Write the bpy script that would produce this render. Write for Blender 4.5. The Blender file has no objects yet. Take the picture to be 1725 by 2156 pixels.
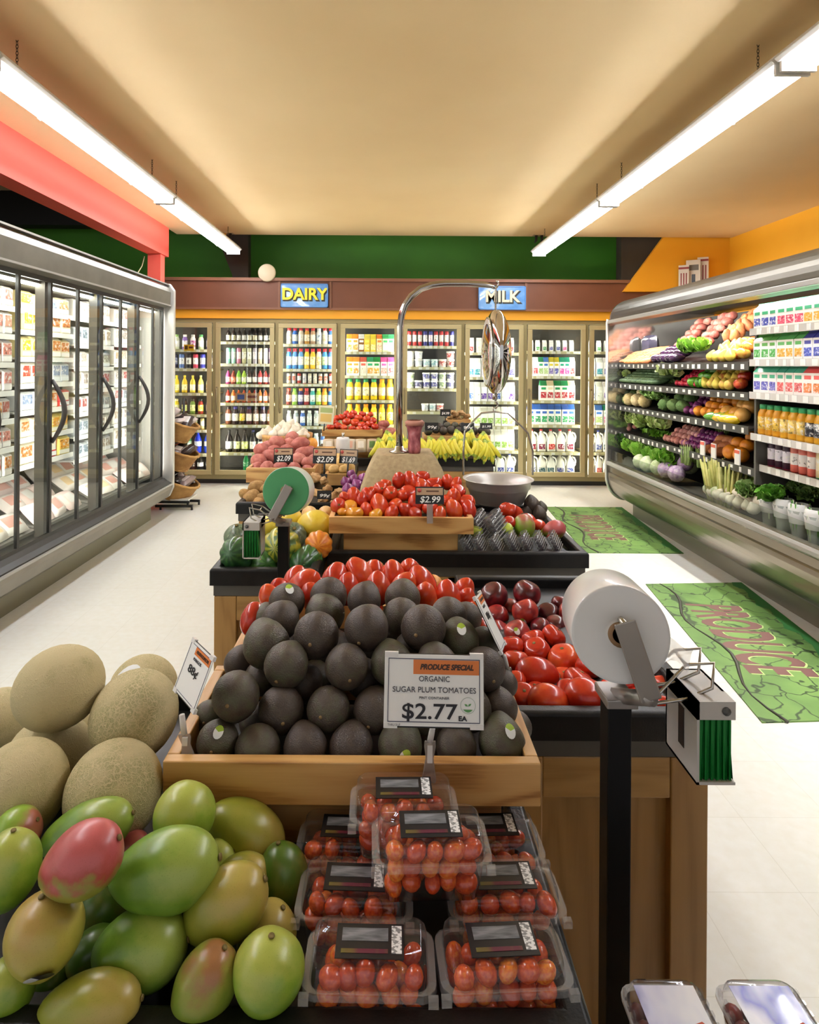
import bpy, math, random
from mathutils import Vector, Matrix, Euler, noise
random.seed(7)
R = math.radians
SC = bpy.context.scene
COL = SC.collection
# ------------------------------------------------------------ camera, light, exposure
F, CX, CY, CAMH, ROLL = 1320.0, 812.0, 770.0, 1.53, 0.0064
cam_data = bpy.data.cameras.new('camera')
cam_data.sensor_fit = 'HORIZONTAL'
cam_data.sensor_width = 36.0
cam_data.lens = F / 1725 * 36
cam_data.shift_x = (862.5 - CX) / 1725
cam_data.shift_y = (CY - 1078) / 1725
cam_data.clip_start = 0.05
cam = bpy.data.objects.new('camera', cam_data)
cam.matrix_world = Matrix.Translation((0, 0, CAMH)) @ Matrix.Rotation(R(90), 4, 'X') @ Matrix.Rotation(ROLL, 4, 'Z')
COL.objects.link(cam)
SC.camera = cam
W = bpy.data.worlds.new('world')
SC.world = W
W.use_nodes = True
W.node_tree.nodes['Background'].inputs[0].default_value = (0.96, 0.97, 1.0, 1)
W.node_tree.nodes['Background'].inputs[1].default_value = 0.34
TUBE_POWER = 31.0
COOLER_POWER = 55.0
FREEZER_POWER = 17.0
CASE_POWER = 60.0
vs = SC.view_settings
vs.view_transform = 'Standard'
vs.look = 'None'
vs.exposure = 0.97
vs.gamma = 1.0
vs.use_curve_mapping = False
SC.cycles.use_denoising = True
SC.cycles.max_bounces = 7
SC.cycles.diffuse_bounces = 3
SC.cycles.glossy_bounces = 3
SC.cycles.transmission_bounces = 4
SC.cycles.transparent_max_bounces = 24
SC.cycles.caustics_reflective = False
SC.cycles.caustics_refractive = False
SC.cycles.sample_clamp_indirect = 6.0


def P(px, py, Y):
    """the world point at depth Y seen at photograph pixel (px, py)"""
    u, v = px - CX, py - CY
    c, s = math.cos(ROLL), math.sin(ROLL)
    u, v = u * c + v * s, -u * s + v * c
    return Vector((u * Y / F, Y, CAMH - v * Y / F))


def proj(p):
    u, v = p.x / p.y * F, (CAMH - p.z) / p.y * F
    c, s = math.cos(ROLL), math.sin(ROLL)
    return CX + u * c - v * s, CY + u * s + v * c


# ------------------------------------------------------------ colours and materials
def lin(c):
    return c / 12.92 if c <= 0.04045 else ((c + 0.055) / 1.055) ** 2.4


def H(h):
    return tuple(lin(int(h[i:i + 2], 16) / 255) for i in (0, 2, 4)) + (1.0,)


MATS = {}


def nodes(m):
    m.use_nodes = True
    nt = m.node_tree
    return nt, nt.nodes['Principled BSDF']


def mat(h, rough=0.45, metal=0.0, coat=0.0, sss=0.0, spec=0.5):
    k = ('p', h, rough, metal, coat, sss, spec)
    if k not in MATS:
        m = bpy.data.materials.new('surface_' + h)
        nt, b = nodes(m)
        b.inputs['Base Color'].default_value = H(h)
        b.inputs['Roughness'].default_value = rough
        b.inputs['Metallic'].default_value = metal
        b.inputs['Coat Weight'].default_value = coat
        b.inputs['Specular IOR Level'].default_value = spec
        if sss:
            b.inputs['Subsurface Weight'].default_value = sss
            b.inputs['Subsurface Scale'].default_value = 0.02
        MATS[k] = m
    return MATS[k]


def coords(nt, scale=(1, 1, 1), kind='Object', rot=(0, 0, 0)):
    tc = nt.nodes.new('ShaderNodeTexCoord')
    mp = nt.nodes.new('ShaderNodeMapping')
    mp.inputs['Scale'].default_value = scale
    mp.inputs['Rotation'].default_value = rot
    nt.links.new(tc.outputs[kind], mp.inputs['Vector'])
    return mp.outputs['Vector']


def tex_noise(nt, vec, scale, detail=4, rough=0.5, dist=0.0):
    n = nt.nodes.new('ShaderNodeTexNoise')
    n.inputs['Scale'].default_value = scale
    n.inputs['Detail'].default_value = detail
    n.inputs['Roughness'].default_value = rough
    n.inputs['Distortion'].default_value = dist
    nt.links.new(vec, n.inputs['Vector'])
    return n.outputs['Fac']


def ramp(nt, fac, stops):
    r = nt.nodes.new('ShaderNodeValToRGB')
    el = r.color_ramp.elements
    el[0].position, el[0].color = stops[0][0], H(stops[0][1])
    el[1].position, el[1].color = stops[1][0], H(stops[1][1])
    for p, h in stops[2:]:
        e = el.new(p)
        e.color = H(h)
    nt.links.new(fac, r.inputs['Fac'])
    return r.outputs['Color']


def bump(nt, b, height, strength, dist=0.01):
    bp = nt.nodes.new('ShaderNodeBump')
    bp.inputs['Strength'].default_value = strength
    bp.inputs['Distance'].default_value = dist
    nt.links.new(height, bp.inputs['Height'])
    nt.links.new(bp.outputs['Normal'], b.inputs['Normal'])


def math_node(nt, op, a, b=None):
    n = nt.nodes.new('ShaderNodeMath')
    n.operation = op
    for i, x in enumerate((a, b)):
        if x is None:
            continue
        if isinstance(x, (int, float)):
            n.inputs[i].default_value = x
        else:
            nt.links.new(x, n.inputs[i])
    return n.outputs[0]


def mix_col(nt, fac, a, b):
    n = nt.nodes.new('ShaderNodeMix')
    n.data_type = 'RGBA'
    for i, x in ((0, fac), (6, a), (7, b)):
        if isinstance(x, (int, float)):
            n.inputs[i].default_value = x
        elif isinstance(x, tuple):
            n.inputs[i].default_value = x
        else:
            nt.links.new(x, n.inputs[i])
    return n.outputs[2]


def mnoise(name, stops, scale=4, rough=0.5, bumpy=0.0, bscale=None, stretch=(1, 1, 1), coat=0.0, detail=4, metal=0.0, spec=0.5, rnd=0.0, sss=0.0):
    """a material with noise between colour stops, a little different on each object when rnd > 0"""
    if name in MATS:
        return MATS[name]
    m = bpy.data.materials.new(name)
    nt, b = nodes(m)
    v = coords(nt, stretch)
    if rnd:
        oi = nt.nodes.new('ShaderNodeObjectInfo')
        add = nt.nodes.new('ShaderNodeVectorMath')
        add.operation = 'MULTIPLY_ADD'
        cmb = nt.nodes.new('ShaderNodeCombineXYZ')
        for i in range(3):
            nt.links.new(oi.outputs['Random'], cmb.inputs[i])
        add.inputs[1].default_value = (37, 53, 71)
        nt.links.new(cmb.outputs[0], add.inputs[0])
        nt.links.new(v, add.inputs[2])
        v = add.outputs[0]
    f = tex_noise(nt, v, scale, detail)
    if rnd:
        sh = math_node(nt, 'MULTIPLY_ADD', oi.outputs['Random'], rnd)
        nt.nodes[-1].inputs[2].default_value = -rnd / 2
        f2 = math_node(nt, 'ADD', f, sh)
    else:
        f2 = f
    nt.links.new(ramp(nt, f2, stops), b.inputs['Base Color'])
    b.inputs['Roughness'].default_value = rough
    b.inputs['Coat Weight'].default_value = coat
    b.inputs['Metallic'].default_value = metal
    b.inputs['Specular IOR Level'].default_value = spec
    if sss:
        b.inputs['Subsurface Weight'].default_value = sss
        b.inputs['Subsurface Scale'].default_value = 0.01
    if bumpy:
        hb = tex_noise(nt, v, bscale or scale * 6, 3)
        bump(nt, b, hb, bumpy, 0.004)
    MATS[name] = m
    return m


def wood(name, light, mid, dark, axis='X', scale=1.0, rough=0.45):
    if name in MATS:
        return MATS[name]
    m = bpy.data.materials.new(name)
    nt, b = nodes(m)
    st = {'X': (0.9, 7, 7), 'Y': (7, 0.9, 7), 'Z': (7, 7, 0.7)}[axis]
    v = coords(nt, tuple(s * scale for s in st))
    n1 = tex_noise(nt, v, 1.3, 2, 0.5, 0.5)
    sn = math_node(nt, 'SINE', math_node(nt, 'MULTIPLY', n1, 42.0))
    bands = math_node(nt, 'MULTIPLY_ADD', sn, 0.5)
    nt.nodes[-1].inputs[2].default_value = 0.5
    v2 = coords(nt, tuple(s * scale * (4 if s > 1 else 1.5) for s in st))
    fine = tex_noise(nt, v2, 9, 3)
    f = math_node(nt, 'MULTIPLY_ADD', bands, 0.55)
    nt.links.new(math_node(nt, 'MULTIPLY', fine, 0.45), nt.nodes[-2].inputs[2])
    nt.links.new(ramp(nt, f, [(0.12, dark), (0.4, mid), (0.85, light)]), b.inputs['Base Color'])
    b.inputs['Roughness'].default_value = rough
    b.inputs['Coat Weight'].default_value = 0.25
    b.inputs['Coat Roughness'].default_value = 0.3
    MATS[name] = m
    return m


def printed(h):
    """printed packaging: the colour broken by pale and dark print"""
    k = ('print', h)
    if k not in MATS:
        m = bpy.data.materials.new('print_' + h)
        nt, b = nodes(m)
        v = coords(nt)
        oi = nt.nodes.new('ShaderNodeObjectInfo')
        ad = nt.nodes.new('ShaderNodeVectorMath')
        ad.operation = 'ADD'
        cm = nt.nodes.new('ShaderNodeCombineXYZ')
        nt.links.new(math_node(nt, 'MULTIPLY', oi.outputs['Random'], 9.0), cm.inputs[0])
        nt.links.new(v, ad.inputs[0])
        nt.links.new(cm.outputs[0], ad.inputs[1])
        f = tex_noise(nt, ad.outputs[0], 42, 3, 0.6)
        c = H(h)
        r = nt.nodes.new('ShaderNodeValToRGB')
        r.color_ramp.interpolation = 'CONSTANT'
        el = r.color_ramp.elements
        el[0].position, el[0].color = 0.0, tuple(q * 0.35 for q in c[:3]) + (1,)
        el[1].position, el[1].color = 0.38, c
        for ps, cc in ((0.54, tuple(0.55 * q + 0.4 for q in c[:3]) + (1,)), (0.62, H('f6f4ee'))):
            e = el.new(ps)
            e.color = cc
        nt.links.new(f, r.inputs['Fac'])
        nt.links.new(r.outputs['Color'], b.inputs['Base Color'])
        b.inputs['Roughness'].default_value = 0.35
        MATS[k] = m
    return MATS[k]


def emis(h, strength):
    k = ('e', h, strength)
    if k not in MATS:
        m = bpy.data.materials.new('glow_' + h)
        nt, b = nodes(m)
        b.inputs['Base Color'].default_value = H('ffffff')
        b.inputs['Emission Color'].default_value = H(h)
        b.inputs['Emission Strength'].default_value = strength
        MATS[k] = m
    return MATS[k]


def thin(name, tint='ffffff', ior=1.4, rough=0.0, body=0.0, body_col='ffffff'):
    """thin clear sheet: transparent with a mirror by Fresnel"""
    if name in MATS:
        return MATS[name]
    m = bpy.data.materials.new(name)
    m.use_nodes = True
    nt = m.node_tree
    nt.nodes.clear()
    out = nt.nodes.new('ShaderNodeOutputMaterial')
    tr = nt.nodes.new('ShaderNodeBsdfTransparent')
    tr.inputs[0].default_value = H(tint)
    gl = nt.nodes.new('ShaderNodeBsdfGlossy')
    gl.inputs['Roughness'].default_value = rough
    lw = nt.nodes.new('ShaderNodeLayerWeight')
    lw.inputs['Blend'].default_value = 0.5
    f0 = ((ior - 1) / (ior + 1)) ** 2
    pw = math_node(nt, 'POWER', lw.outputs['Facing'], 5.0)
    fr = math_node(nt, 'MULTIPLY_ADD', pw, 1 - f0)
    nt.nodes[-1].inputs[2].default_value = f0
    mx = nt.nodes.new('ShaderNodeMixShader')
    nt.links.new(fr, mx.inputs[0])
    src = tr.outputs[0]
    if body:
        df = nt.nodes.new('ShaderNodeBsdfDiffuse')
        df.inputs[0].default_value = H(body_col)
        m2 = nt.nodes.new('ShaderNodeMixShader')
        m2.inputs[0].default_value = body
        nt.links.new(tr.outputs[0], m2.inputs[1])
        nt.links.new(df.outputs[0], m2.inputs[2])
        src = m2.outputs[0]
    nt.links.new(src, mx.inputs[1])
    nt.links.new(gl.outputs[0], mx.inputs[2])
    nt.links.new(mx.outputs[0], out.inputs[0])
    MATS[name] = m
    return m


# ------------------------------------------------------------ mesh building
class MB:
    def __init__(s):
        s.v, s.f, s.m, s.s = [], [], [], []

    def add(s, vs_, fs, mi=0, smooth=False, M=None):
        n = len(s.v)
        s.v += [tuple(M @ Vector(v)) if M is not None else tuple(v) for v in vs_]
        s.f += [tuple(i + n for i in f) for f in fs]
        s.m += [mi] * len(fs) if isinstance(mi, int) else list(mi)
        s.s += [smooth] * len(fs)
        return s

    def box(s, x0, x1, y0, y1, z0, z1, mi=0, M=None):
        x0, x1 = min(x0, x1), max(x0, x1)
        y0, y1 = min(y0, y1), max(y0, y1)
        z0, z1 = min(z0, z1), max(z0, z1)
        v = [(x, y, z) for z in (z0, z1) for y in (y0, y1) for x in (x0, x1)]
        return s.add(v, [(0, 2, 3, 1), (4, 5, 7, 6), (0, 1, 5, 4), (2, 6, 7, 3), (0, 4, 6, 2), (1, 3, 7, 5)], mi, False, M)

    def loft(s, loops, mi=0, smooth=True, cap0=True, cap1=True, M=None, seg_mi=None):
        n = len(loops[0])
        v = [p for l in loops for p in l]
        f, ms = [], []
        for k in range(len(loops) - 1):
            for i in range(n):
                j = (i + 1) % n
                f.append((k * n + i, k * n + j, (k + 1) * n + j, (k + 1) * n + i))
                ms.append(seg_mi[k] if seg_mi else mi)
        if cap0:
            f.append(tuple(range(n - 1, -1, -1)))
            ms.append(seg_mi[0] if seg_mi else mi)
        if cap1:
            k = (len(loops) - 1) * n
            f.append(tuple(range(k, k + n)))
            ms.append(seg_mi[-1] if seg_mi else mi)
        return s.add(v, f, ms, smooth, M)

    def lathe(s, prof, n=16, mi=0, smooth=True, M=None, seg_mi=None, cap0=True, cap1=True):
        loops = [[(r * math.cos(2 * math.pi * i / n), r * math.sin(2 * math.pi * i / n), z) for i in range(n)] for r, z in prof]
        return s.loft(loops, mi, smooth, cap0, cap1, M, seg_mi)

    def tube(s, pts, r, n=8, mi=0, M=None, caps=True):
        pts = [Vector(p) for p in pts]
        rs = r if isinstance(r, (list, tuple)) else [r] * len(pts)
        loops = []
        up = None
        for i, p in enumerate(pts):
            d = (pts[min(i + 1, len(pts) - 1)] - pts[max(i - 1, 0)]).normalized()
            if up is None:
                up = Vector((0, 0, 1)) if abs(d.z) < 0.9 else Vector((1, 0, 0))
            a = d.cross(up).normalized()
            up = a.cross(d).normalized()
            loops.append([tuple(p + (a * math.cos(2 * math.pi * k / n) + up * math.sin(2 * math.pi * k / n)) * rs[i]) for k in range(n)])
        return s.loft(loops, mi, True, caps, caps, M)

    def sphere(s, rx, ry, rz, nu=16, nv=10, fn=None, mi=0, M=None):
        v = [(0, 0, -1)]
        for j in range(1, nv):
            t = math.pi * j / nv
            for i in range(nu):
                a = 2 * math.pi * i / nu
                v.append((math.sin(t) * math.cos(a), math.sin(t) * math.sin(a), -math.cos(t)))
        v.append((0, 0, 1))
        if fn:
            v = [fn(Vector(p)) for p in v]
        v = [(p[0] * rx, p[1] * ry, p[2] * rz) for p in v]
        f = [(0, 1 + (i + 1) % nu, 1 + i) for i in range(nu)]
        for j in range(nv - 2):
            a, b = 1 + j * nu, 1 + (j + 1) * nu
            f += [(a + i, a + (i + 1) % nu, b + (i + 1) % nu, b + i) for i in range(nu)]
        a, t = 1 + (nv - 2) * nu, len(v) - 1
        f += [(a + i, a + (i + 1) % nu, t) for i in range(nu)]
        return s.add(v, f, mi, True, M)

    def prism(s, poly, a0, a1, axis='Y', mi=0, smooth=False, M=None):
        """poly in the two other axes (x,z for Y; y,z for X; x,y for Z)"""
        mk = {'Y': lambda p, a: (p[0], a, p[1]), 'X': lambda p, a: (a, p[0], p[1]), 'Z': lambda p, a: (p[0], p[1], a)}[axis]
        return s.loft([[mk(p, a0) for p in poly], [mk(p, a1) for p in poly]], mi, smooth, True, True, M)

    def mesh(s, name, mats):
        me = bpy.data.meshes.new(name)
        me.from_pydata(s.v, [], s.f)
        for m in mats:
            me.materials.append(m)
        me.polygons.foreach_set('material_index', s.m)
        me.polygons.foreach_set('use_smooth', s.s)
        me.update()
        return me

    def build(s, name, mats, parent=None, loc=(0, 0, 0), rot=(0, 0, 0)):
        if not isinstance(mats, (list, tuple)):
            mats = [mats]
        return put(name, s.mesh(name, mats), parent, loc, rot)


def fix_normals(me):
    import bmesh
    b = bmesh.new()
    b.from_mesh(me)
    bmesh.ops.recalc_face_normals(b, faces=b.faces)
    b.to_mesh(me)
    b.free()
    return me


def put(name, me, parent=None, loc=(0, 0, 0), rot=(0, 0, 0), scale=None):
    o = bpy.data.objects.new(name, me)
    o.location = loc
    o.rotation_euler = rot
    if scale is not None:
        o.scale = (scale,) * 3 if isinstance(scale, (int, float)) else scale
    COL.objects.link(o)
    if parent is not None:
        o.parent = parent
    return o


def bev(o, w=0.004, seg=2):
    m = o.modifiers.new('edge', 'BEVEL')
    m.width = w
    m.segments = seg
    m.limit_method = 'ANGLE'
    return o


AUTO = []  # things whose base label is shared and that get told apart by where they stand


def tag(o, label, cat, group=None, kind=None, auto=False):
    o['label'] = label
    o['category'] = cat
    if group:
        o['group'] = group
    if kind:
        o['kind'] = kind
    if auto:
        AUTO.append(o)
    return o


def thing(name, label, cat, loc=(0, 0, 0), rot=(0, 0, 0), group=None, auto=False, scale=None):
    o = put(name, None, None, loc, rot, scale)
    o.empty_display_size = 0.05
    return tag(o, label, cat, group, None, auto)


def struct(name, mb, mats, label=None):
    o = mb.build(name, mats)
    o['kind'] = 'structure'
    if label:
        o['label'] = label
    return o


def dup(src, loc, rot=(0, 0, 0), label=None, scale=None):
    c = src.copy()
    COL.objects.link(c)
    c.location = loc
    c.rotation_euler = rot
    if scale is not None:
        c.scale = (scale,) * 3 if isinstance(scale, (int, float)) else scale
    if label:
        c['label'] = label
    for ch in src.children:
        d = ch.copy()
        COL.objects.link(d)
        d.parent = c
        for g in ch.children:
            e = g.copy()
            COL.objects.link(e)
            e.parent = d
    return c


def text(name, body, size, parent, loc, rot, m, bold=0.0, shear=0.0, align='CENTER', width=1.0, extrude=0.0003, fit=None):
    cu = bpy.data.curves.new(name, 'FONT')
    cu.body = body
    cu.size = size
    cu.align_x = align
    cu.align_y = 'CENTER'
    cu.offset = bold
    cu.shear = shear
    cu.extrude = extrude
    cu.resolution_u = 4
    tmp = bpy.data.objects.new(name, cu)
    COL.objects.link(tmp)
    dg = bpy.context.evaluated_depsgraph_get()
    me = bpy.data.meshes.new_from_object(tmp.evaluated_get(dg))
    bpy.data.objects.remove(tmp)
    me.materials.clear()
    me.materials.append(m)
    o = put(name, me, parent, loc, rot)
    if fit:
        xs = [v.co.x for v in me.vertices]
        width = fit / (max(xs) - min(xs))
    o.scale = (width, 1, 1)
    return o


def rrect(w, d, r, z, n=4, cx=0, cy=0):
    """rounded rectangle loop, w along x and d along y"""
    pts = []
    for qx, qy, a0 in ((1, 1, 0), (-1, 1, 90), (-1, -1, 180), (1, -1, 270)):
        for i in range(n + 1):
            a = R(a0 + 90 * i / n)
            pts.append((cx + qx * (w / 2 - r) + r * math.cos(a), cy + qy * (d / 2 - r) + r * math.sin(a), z))
    return pts


ORD = 'first second third fourth fifth sixth seventh eighth ninth tenth eleventh twelfth thirteenth fourteenth fifteenth sixteenth seventeenth eighteenth nineteenth twentieth'.split()


def ordinal(i):
    if i < 20:
        return ORD[i]
    tens = {2: 'twenty', 3: 'thirty', 4: 'forty', 5: 'fifty', 6: 'sixty', 7: 'seventy', 8: 'eighty'}[(i + 1) // 10]
    u = (i + 1) % 10
    return tens + '-' + ORD[u - 1] if u else (tens[:-1] + 'ieth')


def finish_labels():
    """tell apart the things whose label would be the same: rows from the top, then from the left"""
    bpy.context.view_layer.update()
    by = {}
    for o in AUTO:
        by.setdefault(o['label'], []).append(o)
    for lab, os_ in by.items():
        if len(os_) == 1:
            continue
        pts = []
        for o in os_:
            x, y = proj(o.matrix_world.translation)
            pts.append([x, y, o])
        ys = sorted(p[1] for p in pts)
        xs = sorted(p[0] for p in pts)
        mode = os_[0].get('order', 'rows')
        rows = [pts]
        if mode == 'rows' and len(pts) > 4:
            pts.sort(key=lambda p: p[1])
            k = max(2, round(math.sqrt(len(pts) * 0.55)))
            per = math.ceil(len(pts) / k)
            rows = [pts[i:i + per] for i in range(0, len(pts), per)]
        for ri, row in enumerate(rows):
            row.sort(key=lambda p: p[0])
            for i, (x, y, o) in enumerate(row):
                w = ordinal(i) + ' from left'
                if len(row) == 2:
                    w = ('left' if i == 0 else 'right') + ' one'
                elif i == len(row) - 1:
                    w = 'rightmost'
                elif i == 0:
                    w = 'leftmost'
                if len(rows) > 1:
                    w = ordinal(ri) + ' row down, ' + w
                o['label'] = lab + ', ' + w
        for o in os_:
            if 'order' in o:
                del o['order']


# ------------------------------------------------------------ the setting
M_CEIL = mnoise('ceiling_plaster', [(0.3, 'dcbd8b'), (0.7, 'e4c897')], 0.8, 0.7, 0.05, 60)
M_GREEN = mnoise('green_paint', [(0.3, '3b7710'), (0.7, '438512')], 1.5, 0.6)
M_BROWN = mnoise('brown_paint', [(0.3, '663a22'), (0.7, '704128')], 3, 0.5)
M_BROWNL = mat('7e5238', 0.5)
M_YEL = mnoise('yellow_paint', [(0.3, 'e8a21c'), (0.7, 'efab28')], 1.5, 0.55)
M_RED = mnoise('red_paint', [(0.3, 'e5584a'), (0.7, 'ee6453')], 2.0, 0.5, 0.2, 25, (1, 0.15, 1))
M_DARK = mat('1a1712', 0.7)
M_DARKTIMBER = mnoise('dark_timber', [(0.3, '2b241a'), (0.7, '3a3124')], 4, 0.7, 0.1, 40, (1, 1, 0.2))


def floor_mat():
    m = bpy.data.materials.new('vinyl_floor')
    nt, b = nodes(m)
    v = coords(nt)
    br = nt.nodes.new('ShaderNodeTexBrick')
    br.offset = 0.0
    br.inputs['Scale'].default_value = 1.0
    br.inputs['Brick Width'].default_value = 0.305
    br.inputs['Row Height'].default_value = 0.305
    br.inputs['Mortar Size'].default_value = 0.0012
    br.inputs['Color1'].default_value = H('e2e2dd')
    br.inputs['Color2'].default_value = H('dfdfd9')
    br.inputs['Mortar'].default_value = H('d3d2ca')
    nt.links.new(v, br.inputs['Vector'])
    n = tex_noise(nt, v, 26, 4)
    sp = ramp(nt, n, [(0.3, 'faf8f4'), (0.7, 'ffffff')])
    mx = nt.nodes.new('ShaderNodeMix')
    mx.data_type = 'RGBA'
    mx.blend_type = 'MULTIPLY'
    mx.inputs[0].default_value = 1
    nt.links.new(br.outputs['Color'], mx.inputs[6])
    nt.links.new(sp, mx.inputs[7])
    nt.links.new(mx.outputs[2], b.inputs['Base Color'])
    b.inputs['Roughness'].default_value = 0.38
    b.inputs['Specular IOR Level'].default_value = 0.35
    b.inputs['Coat Weight'].default_value = 0.35
    b.inputs['Coat Roughness'].default_value = 0.16
    bump(nt, b, tex_noise(nt, v, 9, 2), 0.04, 0.01)
    return m


ZC = 3.17
YB = 8.06          # front plane of the back coolers
struct('floor', MB().box(-7, 4.45, -3.0, 9.2, -0.1, 0.0), floor_mat())
struct('ceiling', MB().box(-2.64, 4.45, -3.0, 7.9, ZC, ZC + 0.12), M_CEIL)
struct('ceiling_aisle', MB().box(-7, -2.79, -3.0, 7.0, 3.46, 3.56), mat('5f4a32', 0.8))
struct('ceiling_rear', MB().box(-7, 4.45, 7.0, 9.2, 3.95, 4.05), M_DARK)
struct('wall_right', MB().box(4.35, 4.45, -3.0, 9.2, 0, 4.0), M_YEL)
struct('wall_left', MB().box(-7.1, -7.0, -3.0, 9.2, 0, 4.0), mat('8a7c68', 0.7))
struct('wall_back', MB().box(-7, 4.35, 9.0, 9.1, 0, 4.0), M_GREEN)
struct('trim_1', MB().box(-7, -2.5, 8.72, 8.98, 3.46, 3.95), M_DARK)
# yellow end wall above the brown fascia, its left edge cut on a slope
yw = [P(1396, 500, 7.96), P(1312, 606, 7.96)]
struct('wall_end', MB().prism([(yw[0].x + 0.05, 3.3), (yw[0].x, yw[0].z), (yw[1].x, yw[1].z - 0.05), (4.35, 2.5), (4.35, 3.3)], 7.94, 8.0), M_YEL)
struct('trim_2', MB().prism([(yw[1].x, 3.5), (yw[1].x, yw[1].z - 0.05), (yw[1].x + 0.06, yw[1].z - 0.05), (yw[0].x + 0.1, yw[0].z), (yw[0].x + 0.35, 3.5)], 8.02, 8.2), M_DARKTIMBER)
a, b_, c_, d_ = P(484, 470, 8.3), P(523, 470, 8.3), P(523, 594, 8.3), P(492, 594, 8.3)
e_ = P(466, 520, 8.3)
struct('trim_3', MB().prism([(a.x, 3.6), (b_.x, 3.6), (c_.x, 2.5), (d_.x, 2.5), (d_.x - 0.02, 2.72), (e_.x, e_.z)], 8.3, 8.45), M_DARKTIMBER)
# brown fascia band with battens, yellow strip under it
fb = MB().box(-3.6, 4.35, 8.0, 8.98, 2.24, 2.60)
fb.box(-3.6, 4.35, 7.965, 8.98, 2.60, 2.64, 1)
fb.box(-3.6, 4.35, 7.975, 8.0, 2.235, 2.262, 1)
for px in (588, 696, 1008, 1108):
    x = P(px, 620, 7.99).x
    fb.box(x - 0.014, x + 0.014, 7.985, 8.0, 2.262, 2.60, 1)
struct('trim_4', fb, [M_BROWN, M_BROWNL])
struct('trim_5', MB().box(-3.6, 4.35, 8.03, 8.1, 2.125, 2.24), M_YEL)
# red beam with its post
bm_ = MB().box(-2.80, -2.62, -3.0, 7.55, 2.82, ZC + 0.2)
o = struct('beam_red', bm_, M_RED, 'red painted beam along the ceiling above the freezer case')
struct('column_red', MB().box(-2.79, -2.64, 7.33, 7.47, 0.0, 2.82), M_RED, 'red painted post behind the freezer case carrying the beam')
# ------------------------------------------------------------ ceiling lights
M_WHITE_ENAMEL = mat('d9d6d0', 0.4)
M_TUBE = emis('f5f8ff', TUBE_POWER)
M_CHAIN = mat('3a3128', 0.4, 0.8)
M_CHROME = mat('d8d8d8', 0.12, 1.0)
M_STEEL = mat('b8b4ac', 0.25, 1.0)
M_BLACKPL = mat('121212', 0.35)
FIX_Z = 2.905
side_name = {-1: 'over the left aisle', 1: 'over the right aisle'}
for sx in (-1, 1):
    X = 1.88 * sx
    for k in range(3):
        y1 = 7.72 - k * 2.42
        y0 = y1 - 2.40
        nm = ('farthest', 'middle', 'nearest')[k]
        t = thing('strip_light', f'{nm} hanging white twin-tube light {side_name[sx]}', 'ceiling light', (X, y1, FIX_Z), group='hanging strip lights')
        L = y1 - y0
        hb = MB().prism([(-0.088, 0.03), (0.088, 0.03), (0.105, 0.045), (0.07, 0.085), (-0.07, 0.085), (-0.105, 0.045)], -L, 0)
        bev(hb.build('housing', M_WHITE_ENAMEL, t), 0.003)
        for q in (-1, 1):
            MB().lathe([(0.013, 0.02), (0.013, L - 0.02)], 10, M=Matrix.Translation((0.05 * q, -L, 0)) @ Matrix.Rotation(R(-90), 4, 'X')).build('lamp_tube', M_TUBE, t)
        for yy in (-0.012, -L / 2, -L + 0.012):
            if yy != -L / 2:
                MB().box(-0.08, 0.08, yy - 0.008, yy + 0.008, -0.018, 0.032).build('lamp_holder', M_WHITE_ENAMEL, t)
        for yy in (-0.55, -L + 0.6):
            for q in (-1, 1):
                MB().tube([(0.05 * q - 0.02, yy, 0.03), (0.05 * q - 0.02, yy, -0.006), (0.05 * q - 0.006, yy, -0.018), (0.05 * q + 0.012, yy, -0.014)], 0.004, 6).build('tube_clip', M_WHITE_ENAMEL, t)
        for yy in (-0.28, -L + 0.28):
            ch = MB()
            z = 0.085
            i = 0
            while z < ZC - FIX_Z:
                pts = [(0.006 * math.cos(a_), 0, z + 0.011 + 0.011 * math.sin(a_)) for a_ in [i_ * math.pi / 4 for i_ in range(9)]]
                ch.tube(pts, 0.0016, 5, 0, Matrix.Translation((0, yy, 0)) @ Matrix.Rotation(R(90 * (i % 2)), 4, 'Z'))
                z += 0.017
                i += 1
            ch.build('chain', M_CHAIN, t)
# hook brackets in the ceiling edge where the fixtures end
for sx, px, tone in ((-1, 482, 'left'), (1, 1133, 'right')):
    p = P(px, 484, 7.86)
    t = thing('ceiling_bracket', f'small metal bracket with two hooks at the ceiling edge above the {tone} strip light', 'bracket', (p.x, 7.8, ZC))
    MB().box(-0.07, 0.07, -0.02, 0.06, -0.008, 0.0).build('plate', mat('c9b48c', 0.4, 0.5), t)
    for q in (-1, 1):
        MB().tube([(0.035 * q, 0, 0), (0.035 * q, 0, -0.07), (0.035 * q - 0.02, 0, -0.1)], [0.02, 0.015, 0.006], 8).build('hook', M_DARK if q == 1 or sx == 1 else mat('d8a52a', 0.4), t)
p = P(563, 575, 7.98)
tag(MB().lathe([(0.112, 0), (0.112, 0.012), (0.1, 0.022), (0.0, 0.024)], 40, M=Matrix.Rotation(R(90), 4, 'X')).build('wall_disc', mat('cfc2a4', 0.6), None, (p.x, 7.96, p.z)), 'round pale disc standing on the brown fascia ledge left of the DAIRY sign', 'wall disc')
tag(MB().tube([P(304, 540, 7.3), P(299, 560, 7.0), P(288, 578, 6.5), P(281, 586, 6.2)], 0.006, 6).build('cable', mat('b5b48c', 0.5)), 'thin pale cable hanging from the red beam to the freezer case top', 'cable')

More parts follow.
